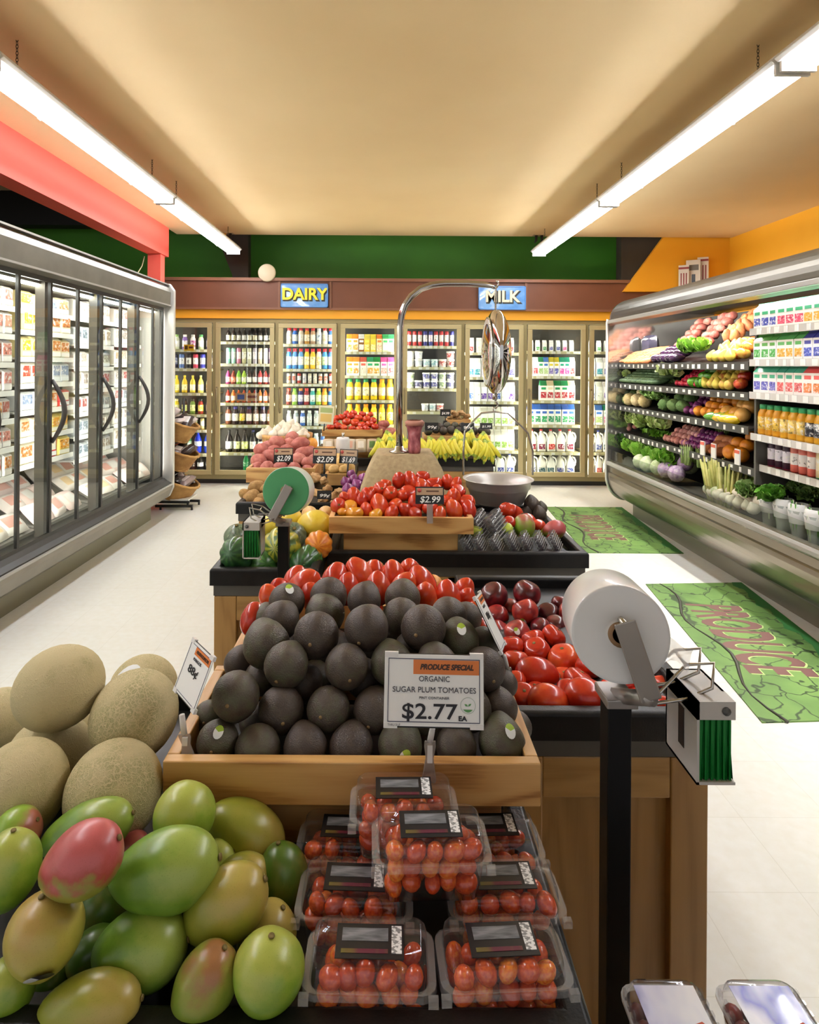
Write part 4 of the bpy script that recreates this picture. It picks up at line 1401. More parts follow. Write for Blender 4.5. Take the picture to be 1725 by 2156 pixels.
cpart('deck', MB().prism([(2.42, 0.42), (3.3, 0.52), (3.3, 0.54), (2.42, 0.445)], CY0, CY1), mat('2a2825', 0.5))
YS = 4.2     # produce beyond, drinks nearer
M_SHELFBLK = mat('201e1c', 0.45)
XS = 2.45
pshelves = [(1.565, XS), (1.36, XS), (1.13, XS), (0.845, XS + 0.05)]
for k, (z, xs) in enumerate(pshelves):
    sh = cpart('shelf', MB().prism([(xs, z - 0.03), (xs + .42, z + 0.075), (3.3, z + .075), (3.3, z + 0.095), (xs + .42, z + .095), (xs, z - 0.012)], YS + 0.02, CY1 - 0.01), M_SHELFBLK)
    cpart('price_rail', MB().prism([(xs, z - 0.05), (xs - 0.006, z - 0.05), (xs - 0.006, z + 0.006), (xs, z + 0.006)], YS + 0.02, CY1 - 0.01), mat('3a3835', 0.4), sh)
    y = YS + 0.07
    rest = MB()
    while y < CY1 - 0.06:
        w_ = random.choice((0.025, 0.03, 0.04))
        z0_ = z - random.choice((.03, .042))
        if k < 3:
            cpart('price_tag', MB().box(xs - 0.009, xs - 0.006, y, y + w_, z0_, z - .008), M_TAG, sh)
        else:
            rest.box(xs - 0.009, xs - 0.006, y, y + w_, z0_, z - .008)
        y += random.uniform(0.085, 0.135)
    if rest.v:
        cpart('price_tag', rest, M_TAG, sh)['kind'] = 'stuff'
dshelves = [(1.785, XS - .01), (1.58, XS - .01), (1.365, XS - .01), (1.09, XS), (0.88, XS + .06)]
for k, (z, xs) in enumerate(dshelves):
    sh = cpart('shelf', MB().box(xs, 3.3, CY0, YS - 0.01, z - 0.02, z), mat('8a857c', 0.4, 0.3))
    cpart('price_rail', MB().box(xs - 0.008, xs, CY0, YS - 0.01, z - 0.038, z + 0.008), mat('cfcbc4', 0.4), sh)
    y = 3.42
    while y < YS - 0.06:
        cpart('price_tag', MB().box(xs - 0.011, xs - 0.008, y, y + random.choice((.03, .045)), z - .034, z + .004), M_TAG, sh)
        y += random.uniform(0.07, 0.11)
cpart('divider', MB().box(XS + .03, 3.3, YS - .008, YS + .012, 0.75, 1.9), mat('55524c', 0.4))
# drinks on the near shelves
DR = [
    ('carton', .17, ['f6f4f0|3a4aa8|38a070', 'f8f4f0|d8486a|40a878', 'f8f4f0|e8a83a|48a880', 'f6f4ee|e87838|3aa070', 'f8f8f4|7848a8|d87838'], 'white juice'),
    ('carton', .17, ['f6f4f0|48a848|58a048', 'f4f0e8|f0a838|58a858', 'f6f2f0|4858b8|4848a0', 'f4f0f8|6858b8|5848a8', 'f4e8f4|8878c8|5040a8'], 'green and blue juice'),
    ('carton', .185, ['faf4f0|5a58b8|48b088', 'faf0e8|d85858|48a888', 'f8f0ec|f08848|e85858', 'faf4e8|98c048|e87898', 'f8f0e4|c86838|c84848', 'f8f4f0|f0a848|d84848'], 'fruit-printed juice'),
    ('wide_bottle', .20, ['f0a828|e8c050|38a060', 'f4b430|f0d070|38a868', 'f0b02c|303038|40a868', 'd8a870|f0ecd8|c84868', 'd85868|f0e0e4|d84878', '9848a0|f0d8e8|e86890'], 'bottled'),
    ('tall_can', .16, ['3a1c30|f0e8f0|982038', 'e87868|f8f0e8|d84838', 'f0d8a8|f8e8c8|48a058', 'e8d8c8|f0a890|58a868', '3858a8|e8ecf4|3848a0', 'd8d4cc|e8a848|c8c8c8'], 'small'),
]
for k, (kind, h, cols, adj) in enumerate(DR):
    z, xs = dshelves[k]
    w = 0.083 if kind == 'carton' else 0.078
    n = int((YS - 0.04 - 3.0) / w)
    name, cat, what = {'carton': ('juice_carton', 'carton', 'gabled carton'), 'wide_bottle': ('juice_bottle', 'bottle', 'plastic juice bottle'), 'tall_can': ('smoothie_bottle', 'bottle', 'slim drink bottle')}[kind]
    sc = h / NAT[kind]
    wv = w / (0.092 if kind == 'carton' else 0.076)
    for q in range(n):
        c = cols[(q // 3) % len(cols)]
        y = YS - 0.05 - q * w
        prod(kind, name, f'{adj} {what} on {ordinal(k)} drink shelf of produce case', cat, f'row on {ordinal(k)} drink shelf of produce case', (xs + 0.06, y, z + 0.001), c.split('|'), (0, 0, R(-90 + random.uniform(-5, 5))), (wv, wv, sc), 'lr')

CASE = 'in the produce case'


def seg(px0, px1, key, name, cat, r, adj, shelf, rows=2, stack=1, dx0=0.06, rot=None, sq=None, step=1.0, y_lo=None):
    """a stretch of one kind on a produce shelf between two photograph columns"""
    z, xs = pshelves[shelf] if shelf < 4 else (0.54, 2.40)
    X = xs + dx0
    ya = X * F / (px1 - CX)
    yb = min(CY1 - 0.06, X * F / (px0 - CX))
    shelf_txt = f'{ordinal(shelf)} produce shelf' if shelf < 4 else 'bottom produce deck'
    base = f'{adj}, {shelf_txt}'
    r *= 1.16 if shelf < 4 else 1.0
    rows += 1 if shelf < 4 and r < .06 else 0
    n = max(1, int((yb - ya) / (2 * r * step)))
    for row in range(rows):
        for q in range(n - (row % 2 if n > 2 else 0)):
            y = ya + (q + 0.5 + 0.5 * (row % 2)) * (yb - ya) / n
            x = X + row * r * 1.55
            zz = z + (x - xs) * 0.25 + r * 0.92 + row * r * 0.62 * stack
            item(key, name, (x + random.uniform(-.2, .2) * r, y + random.uniform(-.12, .12) * r, zz), r * random.uniform(.93, 1.06), base, cat, f'{adj}s {CASE}', rot, 'rows', True, sq)


# shelf 1
seg(1300, 1338, 'sweet_potato', 'carrot', 'carrot', .022, 'short orange carrot', 0, 3, sq=(.8, .8, 2.2), rot=(R(80), 0, R(90)))
seg(1338, 1385, 'sweet_potato', 'carrot', 'carrot', .026, 'bagged orange carrot', 0, 3, sq=(.8, .8, 2.2), rot=(R(75), 0, R(80)))
seg(1385, 1432, 'eggplant', 'eggplant', 'eggplant', .033, 'dark purple eggplant', 0, 2, rot=(R(85), 0, R(70)))
seg(1432, 1492, 'lettuce', 'lettuce_head', 'lettuce', .085, 'bright green leafy head', 0, 1, step=.7)
seg(1492, 1545, 'pear', 'yellow_pear', 'pear', .034, 'yellow-red pear', 0, 2)
seg(1525, 1578, 'apple', 'apple', 'apple', .040, 'red-yellow apple', 0, 3, dx0=.12)
# shelf 2
seg(1298, 1322, 'pale_greens', 'radish_bunch', 'greens', .06, 'pale leafy bunch', 1, 1, step=.7)
seg(1322, 1392, 'cucumber', 'cucumber', 'cucumber', .022, 'grey-green cucumber', 1, 4, rot=(R(82), 0, R(75)), step=.95)
seg(1392, 1430, 'pale_greens', 'leek_bunch', 'greens', .09, 'pale green leafy leek bunch', 1, 1, step=.6)
seg(1425, 1470, 'radish', 'radish', 'radish', .021, 'bright red radish', 1, 4)
seg(1455, 1490, 'green_pepper', 'green_pepper', 'pepper', .036, 'glossy green pepper', 1, 2)
seg(1480, 1545, 'pear', 'pear', 'pear', .033, 'yellow pear', 1, 2, dx0=.05)
seg(1500, 1546, 'green_apple', 'green_apple', 'apple', .038, 'pale green apple', 1, 3, dx0=.14)
seg(1545, 1578, 'apple', 'apple', 'apple', .042, 'large red apple', 1, 3)
# shelf 3
seg(1298, 1325, 'artichoke', 'artichoke', 'artichoke', .045, 'grey-green artichoke', 2, 2)
seg(1322, 1365, 'cauliflower', 'cauliflower', 'cauliflower', .055, 'cream cauliflower', 2, 2)
seg(1360, 1400, 'herbs', 'herb_bunch', 'herbs', .09, 'loose green herb bunch', 2, 2, step=.6)
seg(1396, 1450, 'broccoli', 'broccoli_head', 'broccoli', .055, 'blue-green broccoli head', 2, 2)
seg(1442, 1468, 'onion', 'red_onion', 'onion', .03, 'purple onion', 2, 3)
seg(1466, 1525, 'orange', 'orange', 'orange', .037, 'bright orange', 2, 3)
seg(1525, 1578, 'grapefruit', 'grapefruit', 'grapefruit', .046, 'pale orange grapefruit', 2, 3, dx0=.08)
seg(1494, 1530, 'green_pepper', 'long_green_pepper', 'pepper', .026, 'long green pepper', 2, 1, dx0=.02, rot=(R(85), 0, R(20)), sq=(1, 1, 2))
seg(1515, 1550, 'yellow_pepper', 'long_yellow_pepper', 'pepper', .026, 'long yellow pepper', 2, 1, dx0=.02, rot=(R(85), 0, R(25)), sq=(1, 1, 2))
# shelf 4
seg(1290, 1320, 'shallot', 'shallot', 'shallot', .024, 'pale pink shallot', 3, 3)
seg(1320, 1402, 'pale_greens', 'endive_head', 'greens', .10, 'pale yellow-green leafy head', 3, 1, step=.6)
seg(1402, 1452, 'shallot', 'shallot', 'shallot', .028, 'tan-pink shallot', 3, 3)
seg(1440, 1492, 'onion', 'red_onion', 'onion', .027, 'small purple onion', 3, 3)
seg(1492, 1530, 'sweet_potato', 'sweet_potato', 'sweet potato', .032, 'short orange-skinned sweet potato', 3, 2, rot=(R(80), 0, R(60)))
seg(1530, 1578, 'orange', 'orange', 'orange', .046, 'large orange', 3, 2)
# bottom deck
seg(1284, 1316, 'kale', 'kale_bunch', 'kale', .14, 'dark green kale bunch', 4, 2, dx0=.13, step=.5)
seg(1316, 1412, 'lettuce', 'lettuce_head', 'lettuce', .118, 'bright green romaine head', 4, 2, dx0=.11, step=.62)
seg(1345, 1395, 'cabbage', 'cabbage', 'cabbage', .075, 'pale green cabbage', 4, 1, dx0=.07)
seg(1395, 1440, 'purple_cabbage', 'purple_cabbage', 'cabbage', .072, 'purple-white cabbage', 4, 2, dx0=.09)
seg(1420, 1462, 'cabbage', 'cabbage', 'cabbage', .08, 'white-green cabbage', 4, 1, dx0=.26, stack=1)
seg(1438, 1480, 'asparagus', 'asparagus_bundle', 'asparagus', .17, 'upright green asparagus bundle', 4, 2, dx0=.12, rot=(R(-8), R(8), 0), step=.28, sq=(1, 1, 1))
seg(1485, 1520, 'cabbage', 'fennel_bulb', 'fennel', .045, 'pale fennel bulb', 4, 2, dx0=.08)
seg(1540, 1600, 'lime', 'lime', 'lime', .033, 'yellow-green lime', 4, 4, dx0=.2)
seg(1600, 1662, 'parsley', 'parsley_bunch', 'parsley', .13, 'bright green parsley bunch', 4, 3, dx0=.10, step=.6)
seg(1560, 1605, 'herbs', 'herb_bunch', 'herbs', .11, 'pale green dill bunch', 4, 2, dx0=.10, step=.6)
seg(1395, 1500, 'pale_greens', 'bok_choy', 'greens', .10, 'white-stemmed leafy bunch', 4, 2, dx0=.30, step=.6)
seg(1495, 1600, 'garlic', 'turnip', 'turnip', .042, 'white turnip', 4, 3, dx0=.06)
seg(1600, 1725, 'herbs', 'herb_bunch', 'herbs', .10, 'deep green herb bunch', 4, 2, dx0=.32, step=.6)
for k, (px, py, L) in enumerate(((1512, 1062, .40), (1536, 1062, .38))):
    Y = 2.52 * F / (px - CX)
    item('lemongrass', 'lemongrass_bundle', (2.52, Y, 0.46), L, 'tall pale lemongrass bundle on the bottom produce deck', 'lemongrass', 'lemongrass bundles ' + CASE, (R(4), R(-6 + 8 * k), k), 'lr')
# white paper-wrapped lettuces near the camera on the deck
for k in range(6):
    y = 4.15 - k * 0.15
    x = 2.55
    t = thing('wrapped_celery', 'white paper sleeve of celery, bottom produce deck', 'celery', (x, y, 0.46), group='paper-sleeved celery ' + CASE, auto=True)
    t['order'] = 'lr'
    MB().lathe([(.03, 0), (.042, .05), (.05, .14), (.066, .2)], 14, cap1=False).build('sleeve', thin('clear_sleeve', 'eaf2ea', 1.4, .05, .35), t)
    MB().lathe([(.056, .12), (.066, .2), (.06, .235), (.05, .24)], 9, cap1=False, cap0=False).build('paper_collar', mat('eeeeea', .6), t)
    put('stalks', ME['scallion'], t, (0, 0, 0.005), (0, 0, k), .25)
# wrapped mushrooms and meat-coloured trays nearest
for k in range(5):
    y = 3.25 - k * 0.2 + .1
    prod('bag', 'mushroom_pack', 'pink and white wrapped tray on the bottom deck nearest the camera', 'wrapped tray', 'wrapped trays ' + CASE, (2.53, y, 0.52), ['d8c0b0|e8b0a0|ffffff', 'f0ece8|c8a090|ffffff'][k % 2].split('|') + [], (R(10), R(-6), R(90)), (1, .95, 1.2), 'lr')
# net bags hanging and leaning on the back of the top shelf
for k, (px, py, key, r_, lab, n, nm, cat) in enumerate(((1360, 690, 'grapefruit', .042, 'yellow grapefruit in a net bag', 14, 'grapefruit', 'grapefruit'), (1436, 700, 'red_potato', .042, 'brown-red potato, far bag on case back', 20, 'red_potato', 'potato'), (1482, 690, 'red_potato', .042, 'red-brown potato, middle bag on case back', 20, 'red_potato', 'potato'), (1535, 676, 'sweet_potato', .034, 'orange carrot, bag beside the drinks', 20, 'carrot', 'carrot'))):
    X0 = 2.80
    Y = X0 * F / (px - CX)
    Zc = CAMH - (py - CY - (px - CX) * ROLL) * Y / F
    g = lab + 's'
    for q in range(n):
        a_, b2 = q % 4, q // 4
        item(key, nm, (X0 + .05 * b2 + .02 * (q % 2), Y + (a_ - 1.5) * r_ * 1.6 + random.uniform(-.01, .01), Zc - 0.12 + b2 * r_ * 1.3), r_ * random.uniform(.9, 1.05), lab, cat, g, None, 'rows')
tag(put('dark_food_bag', PB['bag'], None, (2.70, CY1 - .18, 1.74), (R(90), R(0), R(-80)), (1.1, 1.4, 2.0)), 'dark plastic produce bag hanging at the far end of produce case', 'bag')
bpy.data.objects['dark_food_bag'].material_slots[0].link = 'OBJECT'
bpy.data.objects['dark_food_bag'].material_slots[0].material = mat('2c2a3a', .25)
bpy.data.objects['dark_food_bag'].material_slots[1].link = 'OBJECT'
bpy.data.objects['dark_food_bag'].material_slots[1].material = mat('3a384a', .25)
# small price cards standing on the fourth shelf rail
for px, py in ((1477, 893), (1500, 897), (1550, 907)):
    Y = 2.46 * F / (px - CX)
    q = P(px, py, Y)
    o = MB().box(-.004, .004, -.032, .032, -.055, .055).build('price_card', [mat('eeece6', .4)], None, (2.475, Y, 0.905))
    tag(o, 'white price card with red heading on the fourth produce shelf rail', 'price card', 'price cards on the produce case', auto=True)
    o['order'] = 'lr'
    MB().box(-.0055, -.004, -.030, .030, .025, .048).build('heading', mat('d8604a', .4), o)

# ------------------------------------------------------------ floor mats
def mat_green():
    m = bpy.data.materials.new('mat_leaf_print')
    nt, b = nodes(m)
    v = coords(nt)
    n = tex_noise(nt, v, 2.4, 4)
    base = ramp(nt, n, [(0.3, '4a6a30'), (0.5, '618440'), (0.7, '729249')])
    wob = nt.nodes.new('ShaderNodeTexNoise')
    wob.inputs['Scale'].default_value = 7
    nt.links.new(v, wob.inputs['Vector'])
    vm = nt.nodes.new('ShaderNodeVectorMath')
    vm.operation = 'MULTIPLY_ADD'
    nt.links.new(wob.outputs['Color'], vm.inputs[0])
    vm.inputs[1].default_value = (.22, .22, 0)
    nt.links.new(v, vm.inputs[2])
    vo = nt.nodes.new('ShaderNodeTexVoronoi')
    vo.feature = 'DISTANCE_TO_EDGE'
    vo.inputs['Scale'].default_value = 5.5
    nt.links.new(vm.outputs[0], vo.inputs['Vector'])
    crack = ramp(nt, vo.outputs['Distance'], [(0.012, '2c4a24'), (0.03, 'ffffff')])
    mx_ = nt.nodes.new('ShaderNodeMix')
    mx_.data_type = 'RGBA'
    mx_.blend_type = 'MULTIPLY'
    mx_.inputs[0].default_value = 0.85
    nt.links.new(base, mx_.inputs[6])
    nt.links.new(crack, mx_.inputs[7])
    nt.links.new(mx_.outputs[2], b.inputs['Base Color'])
    b.inputs['Roughness'].default_value = 0.55
    return m


M_MATG = mat_green()
M_MATD = mat('24682c', .6)
M_MATTXT = mat('6b4742', .6)


def floor_mat_thing(corners, label, tx, size):
    t = thing('floor_mat', label, 'floor mat', corners[0], group='green produce mats in the right aisle')
    o0 = corners[0]
    loc = [(c.x - o0.x, c.y - o0.y) for c in corners]
    MB().prism(loc, 0.0, 0.006, 'Z').build('mat_base', M_MATG, t)
    # dark leaf border along the right edge, thin dark stem line along the left edge
    fr, fl, nl, nr = [Vector((x, y, 0)) for x, y in loc]
    bd = MB()
    v, f = [], []
    n = 24
    for i in range(n + 1):
        p = fr.lerp(nr, i / n)
        w = 0.07 + 0.035 * math.sin(i * 1.9) * math.sin(i * .7)
        v += [(p.x - 0.004, p.y, .0068), (p.x - w, p.y, .0068)]
    f = [(2 * i, 2 * i + 2, 2 * i + 3, 2 * i + 1) for i in range(n)]
    bd.add(v, f)
    bd.build('leaf_border', M_MATD, t)
    pts = [fl.lerp(nl, i / 16) + Vector((0.10 + 0.045 * math.sin(i * .8), 0, .0065)) for i in range(17)]
    MB().tube(pts, [0.004 + .006 * abs(math.sin(i * .45)) for i in range(17)], 4).build('stem_line', mat('3a3a30', .6), t)
    a_ = math.atan2(nl.y - fl.y, nl.x - fl.x)
    c = fl.lerp(nl, 0.5) + (fr - fl) * tx
    text('lettering_shadow', 'PRODUCE', size, t, (c.x + .007, c.y - .004, .0064), (0, 0, a_), mat('a8c078', .6), .012, extrude=.0001, fit=.935)
    text('lettering', 'PRODUCE', size, t, (c.x, c.y, .0070), (0, 0, a_), M_MATTXT, .012, extrude=.0001, fit=.925)
    return t


def G(px, py):
    s = (py - CY) - (px - CX) * ROLL
    Y = CAMH * F / s
    q = P(px, py, Y)
    return Vector((q.x, Y, 0.0))


a1, b1 = G(1562, 1228), G(1360, 1231)
nl_ = G(1605, 1523)
nr_ = nl_ + (a1 - b1) * 1.0
fm1 = floor_mat_thing([a1, b1, nl_, nr_], 'green leaf-print mat reading PRODUCE, the nearer of two by the produce case', .42, .45)
a1, b1 = G(1310, 1069), G(1150, 1068)
nr_ = G(1440, 1166)
nl_ = nr_ + (b1 - a1) * 0.98
fm2 = floor_mat_thing([a1, b1, nl_, nr_], 'green leaf-print mat reading PRODUCE, the farther one behind the tomato table', .36, .42)

# ------------------------------------------------------------ basket rack at the freezer end
M_WICK = mnoise('wicker', [(0.3, '8f6430'), (0.7, 'b48a4c')], 9, 0.65, 0.5, 60, rnd=.2)


def wicker(name, loc, rot, r, label):
    t = thing(name, label, 'basket', loc, rot, group='wicker baskets on the rack')
    body = MB()
    n = 48
    prof = [(r * .74, 0)] + [(r * (.76 + .025 * q), .022 * q + .014) for q in range(9)]
    loops = []
    for j, (rr, z) in enumerate(prof):
        loops.append([((rr + .007 * (1 if (i // 2 + j) % 2 else -1)) * math.cos(2 * math.pi * i / n), (rr + .007 * (1 if (i // 2 + j) % 2 else -1)) * math.sin(2 * math.pi * i / n), z) for i in range(n)])
    body.loft(loops, 0, True, True, False)
    body.build('woven_body', M_WICK, t)
    ring = [(r * math.cos(2 * math.pi * i / 36), r * math.sin(2 * math.pi * i / 36), .195 + .003 * (i % 2)) for i in range(37)]
    MB().tube(ring, .015, 8).build('rim', M_WICK, t)
    ring = [(r * .74 * math.cos(2 * math.pi * i / 36), r * .74 * math.sin(2 * math.pi * i / 36), .008) for i in range(37)]
    MB().tube(ring, .01, 6).build('base_ring', M_WICK, t)
    return t


Yk = 6.62
k0 = P(380, 1066, Yk)
rk = thing('basket_rack', 'black metal rack with white foot holding three wicker baskets at the freezer end', 'rack', (k0.x, Yk + .15, 0))
MB().box(-.30, .10, -.2, .1, .10, .115).build('foot_plate', mat('d8d6d0', .4), rk)
lg = MB()
MB().box(-.25, .11, -.21, -.185, .075, .10).build('frame', M_BLACKPL, rk)
MB().box(-.25, .14, -.2, -.165, .03, .055).build('frame', M_BLACKPL, rk)
MB().box(-.25, .14, .06, .085, .03, .055).build('frame', M_BLACKPL, rk)
MB().tube([(-.1, .08, .1), (-.1, .25, .22), (-.1, .25, 1.15)], .014, 8).build('post', M_BLACKPL, rk)
for x, y in ((.13, -.18), (.13, .07), (-.2, -.18)):
    MB().tube([(x, y, 0), (x, y, .05)], .012, 8).build('foot', M_BLACKPL, rk)
MB().tube([(.09, -.19, .05), (.09, -.19, .1)], .012, 6).build('brace', M_BLACKPL, rk)
for k, (px, py, nm) in enumerate(((372, 903, 'top'), (372, 963, 'middle'), (372, 1027, 'lowest'))):
    c = P(px, py, Yk + .12)
    wicker('wicker_basket', (c.x - .05, c.y, c.z - .09), (0, R(22), 0), .225, f'round wicker basket of dark packets, {nm} on the rack by the freezer end')
    MB_ = [(0.02, -.08), (-.02, .06), (.09, .03), (.10, -.07), (-.1, -.02)]
    for q, (dx, dy) in enumerate(MB_):
        rm = Euler((0, R(22), 0)).to_matrix()
        lp = Vector((c.x - .05, c.y, c.z - .09)) + rm @ Vector((dx, dy, .195 + .012 * q))
        prod('bag', 'snack_bag', f'clear-wrapped packet in the {nm} wicker basket', 'food packet', f'packets in the {nm} wicker basket', lp, [['3a3030|d8d0cc|ffffff', '8a7a78|e8e0dc|ffffff', '2c2828|4a4444|ffffff', '6a5c58|b8a8a8|ffffff'][(q + k) % 4].split('|'), ['c8bcb8|e8e4e0|ffffff', '3c3434|d8d4d0|ffffff'][q % 2].split('|')][1 if k == 0 else 0], (R(random.uniform(-20, 20)), R(22 + random.uniform(-15, 15)), random.uniform(0, 6)), (.85, .8, 1.3), 'lr', rough=.15)
# ------------------------------------------------------------ produce tables
M_OAK = wood('oak_tray', 'd4a868', 'c49454', '8f5c26', 'X', 1.1)
M_OAKY = wood('oak_tray_side', 'dcb27a', 'd2a468', 'b07f45', 'Y', 1.0)
M_CAB = wood('cabinet_wood', 'a57d42', '9d753c', '8f6832', 'Z', .8, .5)
M_CABX = wood('cabinet_rail', 'ab8448', 'a17a40', '926a34', 'X', .8, .5)
M_RIMBLK = mnoise('black_laminate', [(0.3, '0f0e0e'), (0.7, '161514')], 30, 0.38, bumpy=.12, bscale=240, spec=.3)
M_SKIRT = mat('4b4842', 0.5)
M_BIN = mat('131211', .45)


def table(label, x0, x1, y0, y1, z=0.80, group='black-rimmed produce tables', deckz=.035, sides=True):
    t = thing('produce_table', label, 'table', ((x0 + x1) / 2, y0, 0), group=group)
    w = (x1 - x0) / 2
    D = y1 - y0
    rw = 0.035
    r = MB()
    loops = []
    for inset, zz in ((0, z - .06), (0, z - .006), (.006, z), (rw - .006, z), (rw, z - .006), (rw, z - .06)):
        loops.append([(-w + inset, inset, zz), (w - inset, inset, zz), (w - inset, D - inset, zz), (-w + inset, D - inset, zz)])
    r.loft(loops, 0, False, False, False)
    bev(r.build('rim', M_RIMBLK, t), .003)
    MB().box(-w + rw - .002, w - rw + .002, rw - .002, D - rw + .002, z - .06, z - deckz).build('deck', M_BIN, t)
    MB().box(-w + .012, w - .012, .012, D - .012, z - .10, z - .06).build('skirt', M_SKIRT, t)
    # cabinet: corner stiles, rails, inset panels
    c = MB().box(-w + .035, w - .035, .035, D - .035, .07, z - .10)
    c.build('panel', M_CAB, t)
    MB().box(-w + .05, w - .05, .05, D - .05, 0, .07).build('plinth', M_BLACKPL, t)
    st = MB()
    for sx in (-1, 1):
        for yy in (.012, D - .092):
            bev(MB().box(sx * (w - .014) - (.08 if sx > 0 else 0), sx * (w - .014) + (0 if sx > 0 else .08), yy, yy + .08, .0, z - .102).build('stile', M_CAB, t), .003)
    if w > .35:
        bev(MB().box(-.04, .04, .014, .04, .0, z - .102).build('stile', M_CAB, t), .003)
    bev(MB().box(-w + .094, w - .094, .014, .04, z - .19, z - .102).build('rail', M_CABX, t), .003)
    bev(MB().box(-w + .094, w - .094, .014, .04, .0, .09).build('rail', M_CABX, t), .003)
    for sx in (-1, 1):
        xo = sx * (w - .014)
        bev(MB().box(min(xo, xo - sx * .026), max(xo, xo - sx * .026), .092, D - .092, z - .19, z - .102).build('rail', M_OAKY, t), .003)
    return t


T1 = table('front black-rimmed produce table holding mangoes, cantaloupes and tomato boxes', -.82, .237, .685, 1.42)
T2 = table('right front produce table with red tomatoes and plums behind the white bag roll', .247, .708, 1.324, 2.20)
T3L = table('narrow left produce table of striped squash behind the avocado tray', -.625, -.235, 2.24, 3.10)
T3R = table('middle produce table carrying the roma tomato tray and hanging scale', -.225, .805, 2.46, 3.34, z=.80)
T4 = table('rear left produce table of potatoes and onions', -.79, -.20, 3.32, 4.75)
T5 = table('farthest produce table with the banana row in front of the coolers', -.60, .87, 4.94, 5.85)


def tray(label, x0, x1, y0, y1, ztop, h=.066, loc=None, mats=None, wall=.02):
    """open wooden tray: front and back boards, side boards, bottom"""
    t = thing('wooden_tray', label, 'tray', ((x0 + x1) / 2, y0, ztop - h), group='wooden produce trays')
    w, D = (x1 - x0) / 2, y1 - y0
    bev(MB().box(-w, w, 0, wall, 0, h).build('front_board', M_OAK, t), .002)
    bev(MB().box(-w, w, D - wall, D, 0, h).build('back_board', M_OAK, t), .002)
    for sx in (-1, 1):
        bev(MB().box(sx * w, sx * (w - wall), wall, D - wall, 0, h).build('side_board', M_OAKY, t), .002)
    MB().box(-w + wall, w - wall, wall, D - wall, 0, .008).build('shade_black_bottom', M_BIN, t)  # tray bottom coloured black to paint in the shade between the fruit
    return t


def riser(label, x0, x1, y0, y1, z0, z1):
    t = bev(MB().box(x0, x1, 0, y1 - y0, 0, z1 - z0).build('wooden_riser', M_OAK, None, (0, y0, z0)), .003)
    tag(t, label, 'riser', 'wooden risers')
    return t


tray('oak tray of avocados on the front table, PRODUCE SPECIAL sign clipped to it', -.336, .241, .955, 1.262, .925)
tray('oak tray of roma tomatoes butted behind the avocado tray', -.322, .238, 1.266, 1.60, .925)
riser('wooden riser under the avocado tray on the front table', -.24, .19, 1.0, 1.38, .767, .858)
tray('oak tray of roma tomatoes below the hanging scale on the middle table', -.222, .356, 2.50, 2.84, .925)
riser('wooden riser under the roma tomato tray on the middle table', -.165, .297, 2.53, 2.80, .767, .858)


# ------------------------------------------------------------ piles placed by what the photograph shows
def relax(L, k=.9, lim=.07, it=80, near=.15):
    pts = [list(q) for q in L]
    Y0 = [q[3] for q in pts]
    for _ in range(it):
        moved = False
        for i in range(len(pts)):
            for j in range(i):
                a_, b2 = pts[i], pts[j]
                pa, pb = P(a_[0], a_[1], a_[3]), P(b2[0], b2[1], b2[3])
                ra, rb = a_[2] * a_[3] / F, b2[2] * b2[3] / F
                if (pa - pb).length < k * (ra + rb):
                    f, n = (a_, b2) if a_[3] > b2[3] else (b2, a_)
                    fi, ni = (i, j) if f is a_ else (j, i)
                    f[3] = min(f[3] + .004, Y0[fi] + lim)
                    n[3] = max(n[3] - .003, Y0[ni] - lim * near)
                    moved = True
        if not moved:
            break
    return pts


def aim(d, axis='-Z', up='Y'):
    return Vector(d).normalized().to_track_quat(axis, up).to_euler()


def child_disc(o, name, me, d, scale=1.0):
    """put a small cap on the surface of a unit fruit where direction d leaves it (local)"""
    c = put(name, me, o, d[0], d[1], scale)
    return c


def sticker_mesh(w=.2, h=.28):
    m = MB()
    n = 16
    v = [(0, 0, .02)] + [(w * math.cos(2 * math.pi * i / n), h * math.sin(2 * math.pi * i / n), 0) for i in range(n)]
    m.add(v, [(0, 1 + i, 1 + (i + 1) % n) for i in range(n)], [1 if 1 <= i <= 6 else 0 for i in range(n)], True)
    return m.mesh('fruit_sticker', [M_STICKER, mat('a8c848', .35)])


ME['sticker'] = sticker_mesh()


def surface(o, wd, off=.985):
    """local point and rotation on the fruit surface facing world direction wd"""
    o_rot = o.rotation_euler.to_matrix()
    ld = (o_rot.transposed() @ Vector(wd)).normalized()
    best = max((v.co for v in o.data.vertices), key=lambda c: c.normalized().dot(ld))
    return best * off, best.to_track_quat('Z', 'Y').to_euler()


